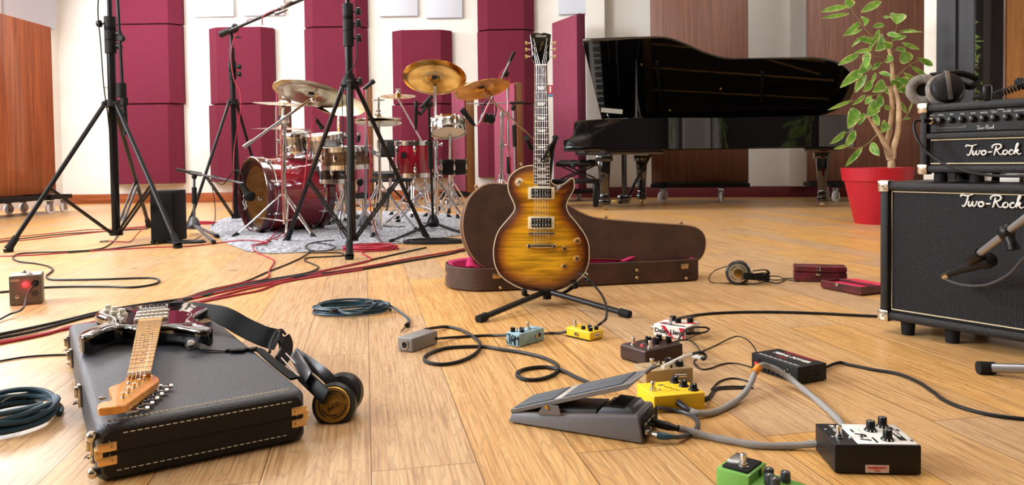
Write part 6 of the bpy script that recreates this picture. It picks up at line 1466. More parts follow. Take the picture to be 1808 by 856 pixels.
def led(root, x, y, z, m): return MB().sphere((x, y, z), .0028, n=10).build('indicator_lamp', m, root)
redled = mat('lit_red_lamp', '#ff2020', .3, emit=('#ff1020', 9.0)); dimled = mat('unlit_lamp', '#d8d8d0', .3)
def jack(root, p, ax, r=.006, m=nickel, L_=.006): p = V(*p); return MB(axis_frame(p, V(*ax))).lathe([(0, 0), (r, 0), (r, L_), (r*.6, L_), (r*.6, L_*.4), (0, L_*.4)], n=12).build('jack_socket', m, root)
# --- direct box
r, w_, d = pedal_root('direct_box', 'bare grey aluminium box with round socket at its left end, beside the blue coil', 'direct box', (700, 620), (728, 623), (773, 607))
hb = .041
alu = mat('cast_aluminium', '#8f8c8c', .5, .7, bump=(200, .3))
pbody(r, w_, d, hb, alu, .0018)
MB(axis_frame(V(-.001, d*.5, hb*.5), V(-1, 0, 0))).lathe([(.0095, 0), (.0125, 0), (.0125, .0016), (.0095, .0016)], n=24).build('socket_ring', nickel, r)
MB(axis_frame(V(.0, d*.5, hb*.5), V(-1, 0, 0))).lathe([(0, .0004), (.0096, .0004), (.0096, .0010), (0, .0010)], n=20).build('socket_hole', rubber, r)
for y, z in ((d*.5+.013, hb*.5-.010), (d*.5-.013, hb*.5+.010)): MB().sphere((-.001, y, z), .0022, n=8).build('screw', nickel, r)
for x in (w_*.3, w_*.78): MB(Matrix.Translation(V(x, d*.5, hb-.0003))).lathe([(0, 0), (.0042, 0), (.0036, .001), (0, .0012)], n=14).build('lid_screw', steel, r)
# --- pale blue pedal
blue = mat('pale_blue_hammered', '#9fc4d2', .5, vary=('#7fa9bb', 40))
r, w_, d = pedal_root('effect_pedal', 'pale blue effect pedal lettered JAM on its end', 'effect pedal', (888, 611), (917, 614), (961, 601))
hb = .040; pbody(r, w_, d, hb, blue, .0018, hb)
mb = MB()  # art-deco letters drawn as strokes on the left end
def Lp(u, v): return V(-.0006, d*(1-u), hb*v)
for st in ([(.02, .86), (.34, .86), (.26, .84), (.26, .35), (.18, .18), (.06, .22), (.03, .36)], [(.38, .14), (.38, .60), (.46, .80), (.56, .80), (.63, .60), (.63, .14)], [(.40, .42), (.60, .42)], [(.70, .14), (.70, .82), (.82, .55), (.94, .82), (.94, .14)], [(.50, .62), (.55, .55), (.50, .48), (.46, .56)]):
    mb.tube([Lp(*q) for q in (smooth([V(a, b, 0) for a, b in st], 3) and [(q.x, q.y) for q in smooth([V(a, b, 0) for a, b in st], 3)])], .0014, 5)
mb.build('lettering', blackm, r)
knob(r, .016, d*.75, hb, .007, .012); knob(r, .036, d*.40, hb, .007, .011); knob(r, .026, d*.22, hb, .006, .009, black); fswitch(r, w_*.62, d*.5, hb)
MB().cyl((.024, d*.55, hb), (.026, d*.57, hb+.012), .0013).build('mini_toggle', chrome, r); jack(r, (w_*.66, 0, hb*.55), (0, -1, 0), .006)
MB(axis_frame(V(w_*.80, 0, hb*.55), V(0, -1, 0))).lathe([(0, 0), (.006, 0), (.006, .0015), (0, .0015)], n=16).build('socket', rubber, r)
MB().tube(smooth([V(.04, d*.3, hb), V(.06, d*.2, hb+.0003), V(w_*.6, d*.3, hb), V(w_*.85, d*.2, hb)], 4), .0012, 4).build('painted_line', blackm, r)
# --- yellow pedal by the stand
yel = mat('yellow_paint', '#f2cc1e', .42, coat=.3); yel2 = mat('yellow_paint_textured', '#f4c814', .5, bump=(260, .3))
r, w_, d = pedal_root('effect_pedal', 'small bright yellow effect pedal under the guitar stand leg', 'effect pedal', (997, 594), (1042, 603), (1066, 597))
hb = .030; pbody(r, w_, d, hb-.003, yel, .003, hb)
MB().box((w_*.45, d*.52, .0016), (w_*.98, d*.98, .003)).build('base_plate', rubber, r)
for x, y in ((.3, .45), (.3, .15), (.68, .40), (.72, .15)): knob(r, w_*x, d*y, hb-.0025, .0065, .010)
fswitch(r, w_*.35, d*.82, hb-.001); jack(r, (0, d*.55, hb*.5), (-1, 0, 0), .0062)
MB().box((w_*.5, -.0005, hb*.5), (w_*.45, .001, .008)).build('serial_sticker', white, r); text(r, 'YELLOW', (w_*.5, -.0012, hb*.5), FX, LU, .0035, blackm)
# --- llama delay
wht = mat('white_red_paint', '#efece6', .4)
r, w_, d = pedal_root('effect_pedal', 'white and red effect pedal lettered Delay Llama', 'effect pedal', (1156, 577), (1154, 593), (1210, 600))
b0_, c0_ = F(1154, 593), F(1210, 601); ex = (c0_-b0_).normalized(); r.location = b0_; r.rotation_euler = (0, 0, math.atan2(ex.y, ex.x)); w_ = (c0_-b0_).length; d = .108; hb = .038
pbody(r, w_, d, hb, wht, .0016)
rr_ = mat('signal_red', '#c21a30', .45)
mb = MB()
for p_ in ([(.0, .72), (.3, .9), (.42, .97), (.1, .92)], [(.45, .40), (1.0, .62), (1.0, .82), (.5, .48)], [(.15, .2), (.35, .35), (.3, .42), (.05, .28)]): MB().prism([(a*w_, b*d) for a, b in p_][::1], .0006, Matrix.Translation(V(0, 0, hb-.0001))).build('red_stripe', rr_, r)
for p_ in ([(.22, .98), (.36, .98), (.66, .02), (.55, .02)], [(.80, .95), (.98, .95), (.98, .05), (.93, .05)]): MB().prism([(a*w_, b*hb) for a, b in p_], .0005, XZ(0, .0001, 0)).build('red_stripe', rr_, r)
text(r, 'Delay Llama', (w_*.50, -.0008, hb*.52), FX, LU, .0145, blackm, bold=.0004, wide=1.0)
MB().prism([(.1*w_, .18*d), (.5*w_, .10*d), (.95*w_, .12*d), (.9*w_, .22*d), (.5*w_, .2*d), (.2*w_, .26*d)], .0005, Matrix.Translation(V(0, 0, hb))).build('dark_stripe', blackm, r)
for x, y in ((.28, .72), (.52, .55), (.80, .78)): knob(r, w_*x, d*y, hb, .0095, .014)
fswitch(r, w_*.42, d*.25, hb)
jj = MB(); jj.cyl((0, d*.25, hb*.55), (-.018, d*.25, hb*.55), .006).sphere((-.018, d*.25, hb*.55), .008, (.7, 1, 1), 12).build('plug', nickel, r)
MB().box((w_+.0004, d*.4, hb*.5), (.001, d*.35, hb*.5)).build('side_label', mat('label_brown', '#7a5a3a', .6), r)
# --- dark brown pedal
choc = mat('metallic_brown', '#3e2a26', .38, .3, bump=(300, .15))
r, w_, d = pedal_root('effect_pedal', 'dark brown metallic effect pedal with two foot switches and red lamp', 'effect pedal', (1106, 631), (1141, 648), (1207, 633))
hb = .043; pbody(r, w_, d, hb, choc, .006)
MB().box((w_*.5, d*.5, .003), (w_*.92, d*.92, .006)).build('base_plate', rubber, r)
fswitch(r, w_*.16, d*.70, hb); fswitch(r, w_*.22, d*.16, hb); led(r, w_*.20, d*.45, hb+.001, redled)
for x, y in ((.50, .62), (.56, .40), (.78, .60), (.82, .30)): knob(r, w_*x, d*y, hb, .008, .016)
for x, y, l_ in ((.33, .6, .02), (.35, .35, .025), (.42, .2, .018)): MB().box((w_*x, d*y, hb+.0002), (l_, .0012, .0005), rotz(.2)).build('printed_mark', white, r)
# --- beige pedal
tanp = mat('tan_paint', '#a8906a', .5, bump=(200, .2))
r, w_, d = pedal_root('effect_pedal', 'tan effect pedal between the dark brown and the large yellow one', 'effect pedal', (1128, 668), (1141, 682), (1224, 674))
hb = .036; pbody(r, w_, d+.01, hb, tanp, .002)
fswitch(r, w_*.26, d*.55, hb)
for x, y in ((.80, .35), (.70, .85)): knob(r, w_*x, d*y, hb, .0095, .012)
for x, y in ((.50, .75), (.58, .2)): MB().box((w_*x, d*y, hb+.004), (.005, .005, .009), bev=.001).build('mini_switch', black, r)
for i, (x, y) in enumerate(((.36, .6), (.42, .5), (.48, .45), (.12, .5))): MB().box((w_*x, d*y, hb+.0002), (.002, .02, .0005), rotz(.5)).build('printed_mark', blackm, r)
MB().cyl((w_*.60, -.001, hb*.55), (w_*.82, -.007, hb*.55), .0048).build('plug', chrome, r)
# --- big yellow pedal
r, w_, d = pedal_root('effect_pedal', 'larger yellow effect pedal beside the rocker pedal, a lead plugged in its front', 'effect pedal', (1126, 704), (1155, 729), (1245, 721))
hb = .036; pbody(r, w_, d, hb, yel2, .0022); yp = (r, w_, d, hb)
MB().box((w_*.5, d*.5, .0015), (w_*.99, d*.99, .003)).build('base_plate', yel2, r)
fswitch(r, w_*.13, d*.42, hb); led(r, w_*.26, d*.42, hb+.001, dimled)
for x, y in ((.73, .86), (.79, .54), (.86, .22)): knob(r, w_*x, d*y, hb, .0078, .013, black, True)
script_ = MB(Matrix.Translation(V(w_*.50, d*.45, hb+.0004)) @ rotz(-1.1)); script_.tube(smooth([V(-.022+.0045*i, .0028*((-1)**i)*(1.6 if i in (0, 4) else 1), 0) for i in range(11)], 3), .0006, 4)
script_.build('brown_script', mat('brown_ink', '#5a3418', .6), r)
MB(Matrix.Translation(V(w_*.40, d*.74, hb))).sphere((0, 0, 0), .006, (1.5, .7, .1), 10).build('winged_emblem', mat('navy_ink', '#26304a', .5), r)
for x, y in ((.56, .80), (.62, .50), (.68, .25), (.38, .25), (.45, .3)): MB().box((w_*x, d*y, hb+.0002), (.008, .001, .0004), rotz(-1.1)).build('printed_mark', mat('orange_ink', '#b0741c', .6), r)
ypj = r.location.copy()
# --- rocker pedal (long expression pedal)
b_, rz_, w_, d = corner_box((1158, 752), (1134, 785), (897, 747))
pn, pq_ = F(1134, 786), F(897, 747); ex = (pn-pq_); WL = ex.length; ex.normalize(); rz_ = math.atan2(ex.y, ex.x); ey = V(-ex.y, ex.x, 0)
WD = (F(1160, 752)-F(1134, 785)).dot(ey)
vp = thing('rocker_pedal', 'long grey metal rocker volume pedal with ridged rubber treadle', 'volume pedal', pq_.to_tuple(), rz_)
gunm = mat('gunmetal_paint', '#77777b', .42, .45, bump=(300, .15)); gun2 = mat('dark_gunmetal', '#55555a', .45, .4)
hL, hR = .022, .054
mb = MB(); mb.hexa([(0, 0, .003), (WL, 0, .003), (WL, WD, .003), (0, WD, .003), (.006, .006, hL), (WL-.010, .006, hR-.002), (WL-.010, WD-.006, hR-.002), (.006, WD-.006, hL)], bev=.0025, seg=3)
mb.build('base', gunm, vp)
MB().hexa([(.008, .008, hL), (WL-.014, .008, hR-.003), (WL-.014, WD-.008, hR-.003), (.008, WD-.008, hL), (.008, .008, hL+.0012), (WL-.014, .008, hR-.0008), (WL-.014, WD-.008, hR-.0008), (.008, WD-.008, hL+.0012)]).build('top_edge', mat('pale_edge_metal', '#9c9ca2', .35, .6), vp)  # thin paler sheet over the top of the base
zt2 = lambda x: hL+(hR-hL)*x/WL
MB().hexa([(WL*.66, .016, zt2(WL*.66)), (WL-.022, .016, zt2(WL-.02)), (WL-.022, WD-.016, zt2(WL-.02)), (WL*.66, WD-.016, zt2(WL*.66)), (WL*.70, .020, zt2(WL*.66)+.014), (WL-.030, .020, zt2(WL-.02)+.012), (WL-.030, WD-.020, zt2(WL-.02)+.012), (WL*.70, WD-.020, zt2(WL*.66)+.014)], bev=.002).build('raised_housing', gun2, vp)
MB().box((WL*.80, WD*.5, zt2(WL*.8)+.0135), (.032, WD*.66, .004)).build('dark_recess', rubber, vp)
MB().hexa([(WL*.25, .014, zt2(WL*.25)), (WL*.66, .014, zt2(WL*.66)), (WL*.66, WD-.014, zt2(WL*.66)), (WL*.25, WD-.014, zt2(WL*.25)), (WL*.28, .018, zt2(WL*.25)+.010), (WL*.66, .018, zt2(WL*.66)+.008), (WL*.66, WD-.018, zt2(WL*.66)+.008), (WL*.28, WD-.018, zt2(WL*.25)+.010)], bev=.002).build('lower_housing', gun2, vp)
# right end face is recessed with a printed plate and jacks
MB().box((WL+.0005, WD*.5, .028), (.002, WD*.80, .040)).build('jack_plate', blackm, vp)
for y in (WD*.16, WD*.34, WD*.60): jack(vp, (WL, y, .020), (1, 0, .0), .006)
for i, t in enumerate(('INPUT', 'OUTPUT', 'TUNER')): text(vp, t, (WL+.0018, WD*(.17+.22*i), .036), (0, 1, 0), LU, .0035, white)
# treadle: vertical position from the photo in the plane y = 0
Minv = wmat(vp).inverted(); nfr = -ey
def tp(px, py, off=.004): q = Minv @ PL(px, py, pq_+ey*off, nfr); return q.x, q.z
T0 = tp(900, 724); T0b = tp(902, 729); T1 = tp(1063, 683); T1 = tp(1068, 687, .006) if False else tp(1114, 683); T1b = tp(1136, 664); 
t_top0, t_top1, t_end = tp(901, 723), tp(1112, 676), tp(1138, 658)
t_b0, t_b1 = tp(903, 730), tp(1108, 687)
prof_ = [t_b0, (t_b1[0], t_b1[1]), (t_end[0], t_end[1]-.004), (t_end[0]+.001, t_end[1]), (t_end[0]-.004, t_end[1]+.002), (t_top1[0]-.01, t_top1[1]+.001), t_top0]
def xz(mb, pr, y0, y1, bev=0.): return xzprism(mb, pr, y0, y1, bev)
xz(MB(), [t_b0, (t_b1[0], t_b1[1]), (t_end[0], t_end[1]-.003), (t_end[0], t_end[1]), (t_top1[0], t_top1[1]), t_top0], .004, WD-.004, .0008).build('treadle', gunm, vp)
# rubber mats lying on the inclined top, parted by a light strip
ux = V(t_top1[0]-t_top0[0], 0, t_top1[1]-t_top0[1]); TL = ux.length; ux.normalize(); un = V(-ux.z, 0, ux.x)
def onT(s, y, h): return V(t_top0[0], 0, t_top0[1])+ux*s+un*h+V(0, y, 0)
def tslab(s0, s1, y0, y1, h0, h1, m, nm, bev=.0008): return MB().hexa([onT(s0, y0, h0), onT(s1, y0, h0), onT(s1, y1, h0), onT(s0, y1, h0), onT(s0, y0, h1), onT(s1, y0, h1), onT(s1, y1, h1), onT(s0, y1, h1)], bev=bev).build(nm, m, vp)
matm = mat('grey_ribbed_rubber', '#4f565e', .6, bump=(220, .3))
for s0, s1 in ((.010, TL*.37), (TL*.47, TL*.93)):
    for y0, y1 in ((.010, WD*.49), (WD*.52, WD-.010)): tslab(s0, s1, y0, y1, 0, .0022, matm, 'treadle_mat')
tslab(TL*.385, TL*.455, .006, WD-.006, 0, .0015, mat('silver_print_strip', '#c9c9c6', .35, .4), 'label_strip')
MB().box((.001, 0, 0), (.0001, .0001, .0001)) if False else None
for s_ in (.0005,):
    q = (t_top0[0]+(t_top1[0]-t_top0[0])*.34, 0); zq = t_b0[1]+(t_b1[1]-t_b0[1])*.34
    for y_ in (.002, WD-.002):
        mb = MB(); xzprism(mb, [(q[0]-.026, zt2(q[0]-.03)-.001), (q[0]+.028, zt2(q[0]+.03)-.001), (q[0]+.022, zq+.004), (q[0]-.010, zq+.002)], y_-.0015, y_+.0015); br_ = mb.build('pivot_bracket', gunm, vp)
        MB().cyl((q[0]-.003, y_-.004, zq-.002), (q[0]-.003, y_+.004, zq-.002), .004).build('pivot_bolt', brass, br_)
for x in (.02, WL-.02):
    for y in (.015, WD-.015): MB().cyl((x, y, 0), (x, y, .004), .006).build('rubber_foot', rubber, vp)
# --- power supply
r, w_, d = pedal_root('pedal_power_supply', 'black box power supply lettered PEDAL POWER with red lamp', 'power supply', (1372, 641), (1327, 651), (1409, 680))
# long front runs from (1327,651) to (1409,680); right end runs to (1456,670)
b0_, c0_, e0_ = F(1327, 651), F(1409, 680), F(1456, 670); ex = (c0_-b0_); w_ = ex.length; ex.normalize(); ey = V(-ex.y, ex.x, 0); d = (e0_-c0_).dot(ey); r.location = b0_; r.rotation_euler = (0, 0, math.atan2(ex.y, ex.x)); hb = .043
psb = mat('powder_black', '#17171a', .5, bump=(200, .3)); pbody(r, w_, d, hb, psb, .0012); ps = r
led(r, w_*.10, -.001, hb*.45, redled)
text(r, 'PEDAL POWER', (w_*.52, d*.60, hb+.0005), FX, V(0, 1, 0), .014, white, shear=.15, bold=.0006, wide=.92)
text(r, '2 PLUS', (w_*.45, d*.36, hb+.0005), FX, V(0, 1, 0), .006, rr_, bold=.0003, wide=1.2)
MB().box((w_*.52, d*.93, hb+.0002), (w_*.62, .002, .0005)).box((w_*.52, d*.82, hb+.0002), (w_*.58, .0012, .0005)).build('red_lines', rr_, r)
MB().box((w_*.52, d*.13, hb+.0002), (w_*.86, .009, .0004)).build('grey_strip', mat('grey_print', '#6a6d72', .5), r)
for i in range(8): MB().box((w_*(.14+.105*i), d*.13, hb+.0005), (.008, .0015, .0004)).build('printed_mark', white, r)
for i in range(8):
    x = w_*(.18+.095*i); k = MB().box((x, -.0012, hb*.26), (.0085, .003, .012), bev=.0008).build('output_socket', blackm, r); MB().box((x, -.0030, hb*.46), (.006, .0006, .0012)).build('socket_mark', white, k)
for x, z in ((.75, .6), (.81, .72), (.85, .5)): MB().cyl((w_*x, 0, hb*z), (w_*x, -.003, hb*z), .0022).build('trim_screw', steel, r)
for y in (.30, .66):
    for z in (.62, .40): MB().box((w_+.0004, d*y, hb*z), (.001, d*.20, .0025)).build('vent_slot', rubber, r)
# --- white and black preamp pedal
b0_, c0_ = F(1474, 837), F(1627, 840); r = thing('effect_pedal', 'wide black pedal with white control plate marked P-1 and three skirted knobs', 'effect pedal', b0_.to_tuple(), math.atan2((c0_-b0_).y, (c0_-b0_).x))
w_ = (c0_-b0_).length; ey = V(-(c0_-b0_).y, (c0_-b0_).x, 0).normalized(); d = (F(1444, 797)-b0_).dot(ey)+.004; hb = .052
sat = mat('satin_black_steel', '#17171a', .42); pbody(r, w_, d, hb, sat, .0022)
MB().box((w_*.63, d*.5, hb+.0003), (w_*.70, d*.92, .0010), bev=.0003).build('white_plate', mat('white_plate', '#f2f1ec', .3), r)
text(r, 'P-1', (w_*.41, d*.34, hb+.0013), V(0, -1, 0), V(1, 0, 0), .017, blackm, bold=.0006, shear=.25, wide=1.15)
MB().box((w_*.86, d*.52, hb+.0009), (.012, d*.62, .0005)).build('black_strip', blackm, r)
text(r, 'PREAMP', (w_*.86, d*.52, hb+.0015), V(0, -1, 0), V(1, 0, 0), .0065, white, bold=.0002)
for t, x, y in (('DRIVE', .36, .62), ('INTERVAL', .52, .20), ('BITE', .93, .68), ('LVL', .95, .2)): text(r, t, (w_*x, d*y, hb+.0013), V(0, -1, 0), V(1, 0, 0), .004, blackm)
for x in (.46,): MB().box((w_*x, d*.45, hb+.0009), (.0008, d*.6, .0004)).build('plate_line', mat('grey_print', '#6a6d72', .5), r)
for x, y in ((.60, .66), (.80, .86), (.68, .24)):
    k = knob(r, w_*x, d*y, hb+.0008, .0075, .017, black, True)
    MB(Matrix.Translation(V(w_*x, d*y, hb+.0008))).lathe([(0, .0165), (.006, .0165), (.0055, .0185), (0, .0185)], n=18).build('metal_cap', steel, k)
    for i in range(9):
        a = math.radians(-150+i*36); q = MB(Matrix.Translation(V(w_*x, d*y, hb)) @ rotz(a)); q.box((.0104, 0, .0030), (.0030, .0011, .0012), roty(.5)).build('dial_mark', white, k)
fswitch(r, w_*.14, d*.36, hb); led(r, w_*.25, d*.28, hb+.002, mat('clear_lamp', '#dfe6ea', .15))
for y in (.7, .35): MB().sphere((w_*.06, d*y, hb+.0005), .0035, (1, 1, .4), 10).build('lid_screw', steel, r)
for t, y in (('IN', .84), ('OUT', .62)): text(r, t, (w_*.17, d*y, hb+.0006), V(0, -1, 0), V(1, 0, 0), .008, white, bold=.0003)
MB().box((w_*.49, -.0006, .011), (w_*.27, .0012, .0130)).build('warranty_sticker', mat('pinkish_sticker', '#e0c9c0', .5), r)
text(r, 'WARRANTY', (w_*.49, -.0014, .0128), FX, LU, .0042, rr_, bold=.0002); text(r, 'VOID', (w_*.49, -.0014, .0078), FX, LU, .0030, rr_)
p1 = r
# --- green pedal at the bottom edge
gz = .046
ga, gb, gc_ = F(1264, 825, gz), F(1322, 841, gz), F(1309, 805, gz)
ex = V(gb.x-ga.x, gb.y-ga.y, 0).normalized(); ey = V(-ex.y, ex.x, 0); gw = .058; gd = (gc_-ga).dot(ey)*1.0
r = thing('effect_pedal', 'green effect pedal at the lower frame edge with black treadle and grey knobs', 'effect pedal', (ga.x, ga.y, 0), math.atan2(ex.y, ex.x))
grn = mat('pea_green_paint', '#6fae4c', .42, coat=.3); GL = .124; sl = (gb-ga).length
gd = .070
MB().hexa([(0, 0, .003), (sl, 0, .003), (sl, gd, .003), (0, gd, .003), (0, 0, gz), (sl, 0, gz), (sl, gd, gz), (0, gd, gz)], bev=.002).build('switch_block', grn, r)
MB().hexa([(sl-.001, 0, .003), (GL, 0, .003), (GL, gd, .003), (sl-.001, gd, .003), (sl-.001, 0, gz-.014), (GL, 0, gz-.018), (GL, gd, gz-.018), (sl-.001, gd, gz-.014)], bev=.002).build('knob_deck', grn, r)
MB().box((sl*.52, gd*.5, gz+.002), (sl*.78, gd*.80, .004), bev=.001).build('treadle_plate', blackm, r)
MB().hexa([(sl*.16, gd*.30, gz+.0035), (sl*.50, gd*.30, gz+.0035), (sl*.50, gd*.86, gz+.0035), (sl*.16, gd*.86, gz+.0035), (sl*.18, gd*.32, gz+.0105), (sl*.50, gd*.32, gz+.007), (sl*.50, gd*.84, gz+.007), (sl*.18, gd*.84, gz+.0105)], bev=.001).build('steel_treadle', steel, r)
fswitch(r, sl*.66, gd*.34, gz+.004)
for x, y in ((.18, .72), (.32, .40), (.55, .78), (.50, .30)): knob(r, sl+(GL-sl)*x, gd*y, gz-.0145, .0075, .014, darkgrey, False)
for i in range(4): text(r, ('STEREO', 'OUTPUT', 'INPUT', 'LEVEL')[i], (sl+.0006, gd*.62, gz-.0035-.0028*i), V(0, 1, 0), LU, .0019, blackm)
jack(r, (sl*.95, -.0, gz*.45), (0, -1, 0), .007)
# --- power box with red lamp at left
r, w_, d = pedal_root('power_conditioner', 'small grey metal power box with glowing red lamp and handle at the left frame edge', 'power box', (6, 522), (17, 541), (75, 536))
hb = .118; gmb = mat('hammered_grey_metal', '#6c675f', .45, .4, bump=(180, .3)); d = .12
pbody(r, w_, d, hb, gmb, .003)
MB().box((w_*.5, d*.5, hb+.0006), (w_*.94, d*.94, .0015)).build('top_sheet', mat('pale_grey_paint', '#b4b0a8', .4, .3), r)
MB().tube(smooth([V(w_*.62, d*.2, hb), V(w_*.60, d*.3, hb+.010), V(w_*.5, d*.5, hb+.013), V(w_*.42, d*.7, hb+.010), V(w_*.40, d*.8, hb)], 4), .004, 8, flat=.5).box((w_*.62, d*.18, hb+.003), (.02, .014, .005), bev=.001).box((w_*.40, d*.82, hb+.003), (.02, .014, .005), bev=.001).build('handle', nickel, r)
MB(axis_frame(V(w_*.50, -.001, hb*.70), V(0, -1, 0))).lathe([(0, 0), (.011, 0), (.010, .004), (.006, .008), (0, .010)], n=20).build('lit_lamp', mat('glowing_red_lens', '#ff2030', .3, emit=('#ff1414', 12.0)), r)
MB(axis_frame(V(w_*.24, -.0, hb*.30), V(0, -1, 0))).lathe([(0, 0), (.007, 0), (.007, .004), (.004, .006), (0, .006)], n=14).build('toggle_boss', nickel, r)
MB(axis_frame(V(w_*.78, -.0, hb*.38), V(0, -1, 0))).lathe([(0, 0), (.013, 0), (.013, .0015), (0, .002)], n=20).build('blank_plug', mat('dark_plug', '#3a3734', .6), r)
MB(axis_frame(V(w_*.80, -.0, hb*.72), V(0, -1, 0))).lathe([(0, 0), (.013, 0), (.013, .004), (0, .004)], n=20).build('outlet', blackm, r)
MB().box((w_*.18, -.0006, hb*.86), (w_*.26, .001, .008)).build('name_label', mat('beige_label', '#c9bfa6', .6), r); text(r, 'MONOT', (w_*.18, -.0014, hb*.86), FX, LU, .0045, blackm)
for i in range(9): MB().box((-.0006, d*.5, hb*(.12+.09*i)), (.0012, d*.7, .003)).build('louvre', gun2, r)
pw = wmat(r)
lamp_l = bpy.data.lights.new('lamp_glow', 'POINT'); lamp_l.energy = .08; lamp_l.color = (1, .05, .08); lamp_l.shadow_soft_size = .01
lo_ = bpy.data.objects.new('lamp_glow', lamp_l); COL.objects.link(lo_); lo_.location = pw @ V(w_*.5, -.03, hb*.7)
c = cable('power_lead', 'lead plugged into the red-lamp power box running out of frame at lower left', [pw @ V(w_*.80, -.004, hb*.72), pw @ V(w_*.80, -.03, hb*.70), pw @ V(w_*.6, -.07, hb*.45), F(40, 545, .03), F(15, 556, .012), F(-30, 580, .004)], .0038, blk_cable)
MB().cyl(pw @ V(w_*.80, -.003, hb*.72), pw @ V(w_*.80, -.03, hb*.70), .008).build('plug', blackm, c, world=True)
# ================================================================ FLOOR HEADPHONES AND RED BOXES
Hf = D(1303, 482, F(1303, 503).y); r = thing('floor_headphones', 'black headphones with pale metal disc lying on the floor right of the brown case', 'headphones', (Hf.x, Hf.y, 0))
goldd_ = goldd; 
def phone2(root, Cc, nf, R, dm):
    M = axis_frame(Cc, nf, V(1, 0, 0)-nf*nf.x)
    MB(M).lathe([(0, -.035), (R*.8, -.035), (R, -.026), (R*1.02, -.014), (R, -.006), (R*.86, .0), (0, .0)], n=30).build('ear_cup', cushion, root, world=True)
    dd = MB(M).lathe([(0, 0), (R*.78, 0), (R*.78, .004), (0, .007)], n=30).build('disc', dm, root, world=True)
    MB(M).lathe([(0, .006), (R*.36, .006), (R*.34, .014), (0, .016)], n=20).build('pivot_cap', brass, dd, world=True)
    for a0 in (.3, 1.9, 3.5, 5.0): MB(M).tube([(R*.6*math.cos(a0+.12*i), R*.6*math.sin(a0+.12*i), .0065) for i in range(9)], R*.02, 4).build('vent_slot', blackm, dd, world=True)
phone2(r, Hf, V(-.25, -.95, .12).normalized(), .052, mat('champagne_disc', '#d9c8a8', .3, .8))
e = Hf+V(.03, .09, -.006); MB(axis_frame(e, V(.1, 1, .1))).lathe([(0, -.03), (.042, -.03), (.05, -.015), (.05, .0), (0, .005)], n=26).build('ear_cup', cushion, r, world=True)
a, b = D(1312, 487, Hf.y-.04), D(1355, 490, Hf.y+.02); slab(r, a, b, .030, .008, V(-.2, -1, .2), blackm, 'yoke_slider')
for dz in (0, .014, -.012): MB().tube(smooth([D(1330, 484, Hf.y-.03)+V(0, 0, dz), D(1352, 482, Hf.y)+V(0, 0, dz), D(1356, 490, Hf.y+.08)+V(0, 0, dz), D(1335, 492, Hf.y+.12)+V(0, 0, dz)], 4), .007, 6, flat=.4).build('headband', blackm, r, world=True)
cable('headphone_lead', 'thin black lead curling around the headphones on the floor', [(1283, 470, .07), (1262, 478, .05), (1252, 490, .03), (1258, 499), (1290, 500), (1330, 501), (1355, 497), (1370, 500), (1385, 495), (1375, 488), (1355, 488), (1362, 494), (1390, 494), (1409, 497), (1400, 492), (1380, 491)], .0022, blk_cable)
cable('headphone_lead', 'short black wire standing over the headphones on the floor', [(1300, 468, .08), (1312, 464, .085), (1322, 475, .05), (1330, 484, .02), (1342, 497)], .0018, blk_cable)
redbox = mat('worn_dark_red', '#6b1024', .42, coat=.3, vary=('#3c0912', 16)); plush_r = mat('crimson_plush', '#d01f4a', .9); chip = mat('chipped_edge', '#b9a08a', .7)
def small_case(name, label, A, B, C, h, openlid=False):
    b, rz, w_, d = corner_box(A, B, C); r = thing(name, label, 'case', b.to_tuple(), rz)
    return r, w_, d
b0_, c0_ = F(1402, 497), F(1496, 500); r = thing('instrument_box', 'closed dark red lacquered long box with metal clasp, behind the open one', 'case', b0_.to_tuple(), math.atan2((c0_-b0_).y, (c0_-b0_).x))
w_ = (c0_-b0_).length; d = .085; hb = .070
MB().box((w_/2, d/2, .022), (w_, d, .040), bev=.003).build('lower_half', redbox, r); MB().box((w_/2, d/2, .057), (w_, d, .026), bev=.006).build('lid', redbox, r)
k = MB().box((w_*.46, -.002, .055), (.020, .003, .004), bev=.0005); k.tube([(w_*.46-.007, -.003, .050), (w_*.46-.007, -.003, .066), (w_*.46+.007, -.003, .066), (w_*.46+.007, -.003, .050)], .002, 6).box((w_*.46, -.002, .036), (.020, .003, .012), bev=.001).build('clasp', nickel, r)
b1_, c1_, e1__ = F(1449, 509), F(1520, 523), F(1553, 518); ex = (c1_-b1_); w_ = ex.length; ex.normalize(); ey = V(-ex.y, ex.x, 0); d = .10
r = thing('instrument_box', 'open dark red long box with crimson lining beside the speaker cabinet', 'case', b1_.to_tuple(), math.atan2(ex.y, ex.x)); hb = .036
ins = tray(r, [(0, 0), (w_, 0), (w_, d), (0, d)], .005, .002, hb, redbox, plush_r, 'lower_half')
MB().box((w_/2, d/2, hb*.62), (w_-.012, d-.012, .004)).box((w_/2, d*.15, hb*.75), (w_-.02, .014, .012), bev=.003).build('lining', plush_r, r)
lo2 = MB(); lo2.hexa([(0, d+.001, .004), (w_, d+.001, .004), (w_, d*1.95, .010), (0, d*1.95, .010), (0, d+.001, hb-.004), (w_, d+.001, hb-.004), (w_, d*1.95, .026), (0, d*1.95, .026)], bev=.002).build('lid', redbox, r)
MB().hexa([(.008, d+.008, hb-.0045), (w_-.008, d+.008, hb-.0045), (w_-.008, d*1.88, .0265), (.008, d*1.88, .0265), (.008, d+.008, hb-.003), (w_-.008, d+.008, hb-.003), (w_-.008, d*1.88, .0285), (.008, d*1.88, .0285)]).build('lid_lining', plush_r, r)
for x in (.25, .8): MB().box((w_*x, d, hb), (.018, .010, .002)).build('hinge', nickel, r)
MB().box((w_*.42, -.002, hb-.008), (.014, .003, .010), bev=.001).build('clasp_plate', nickel, r)
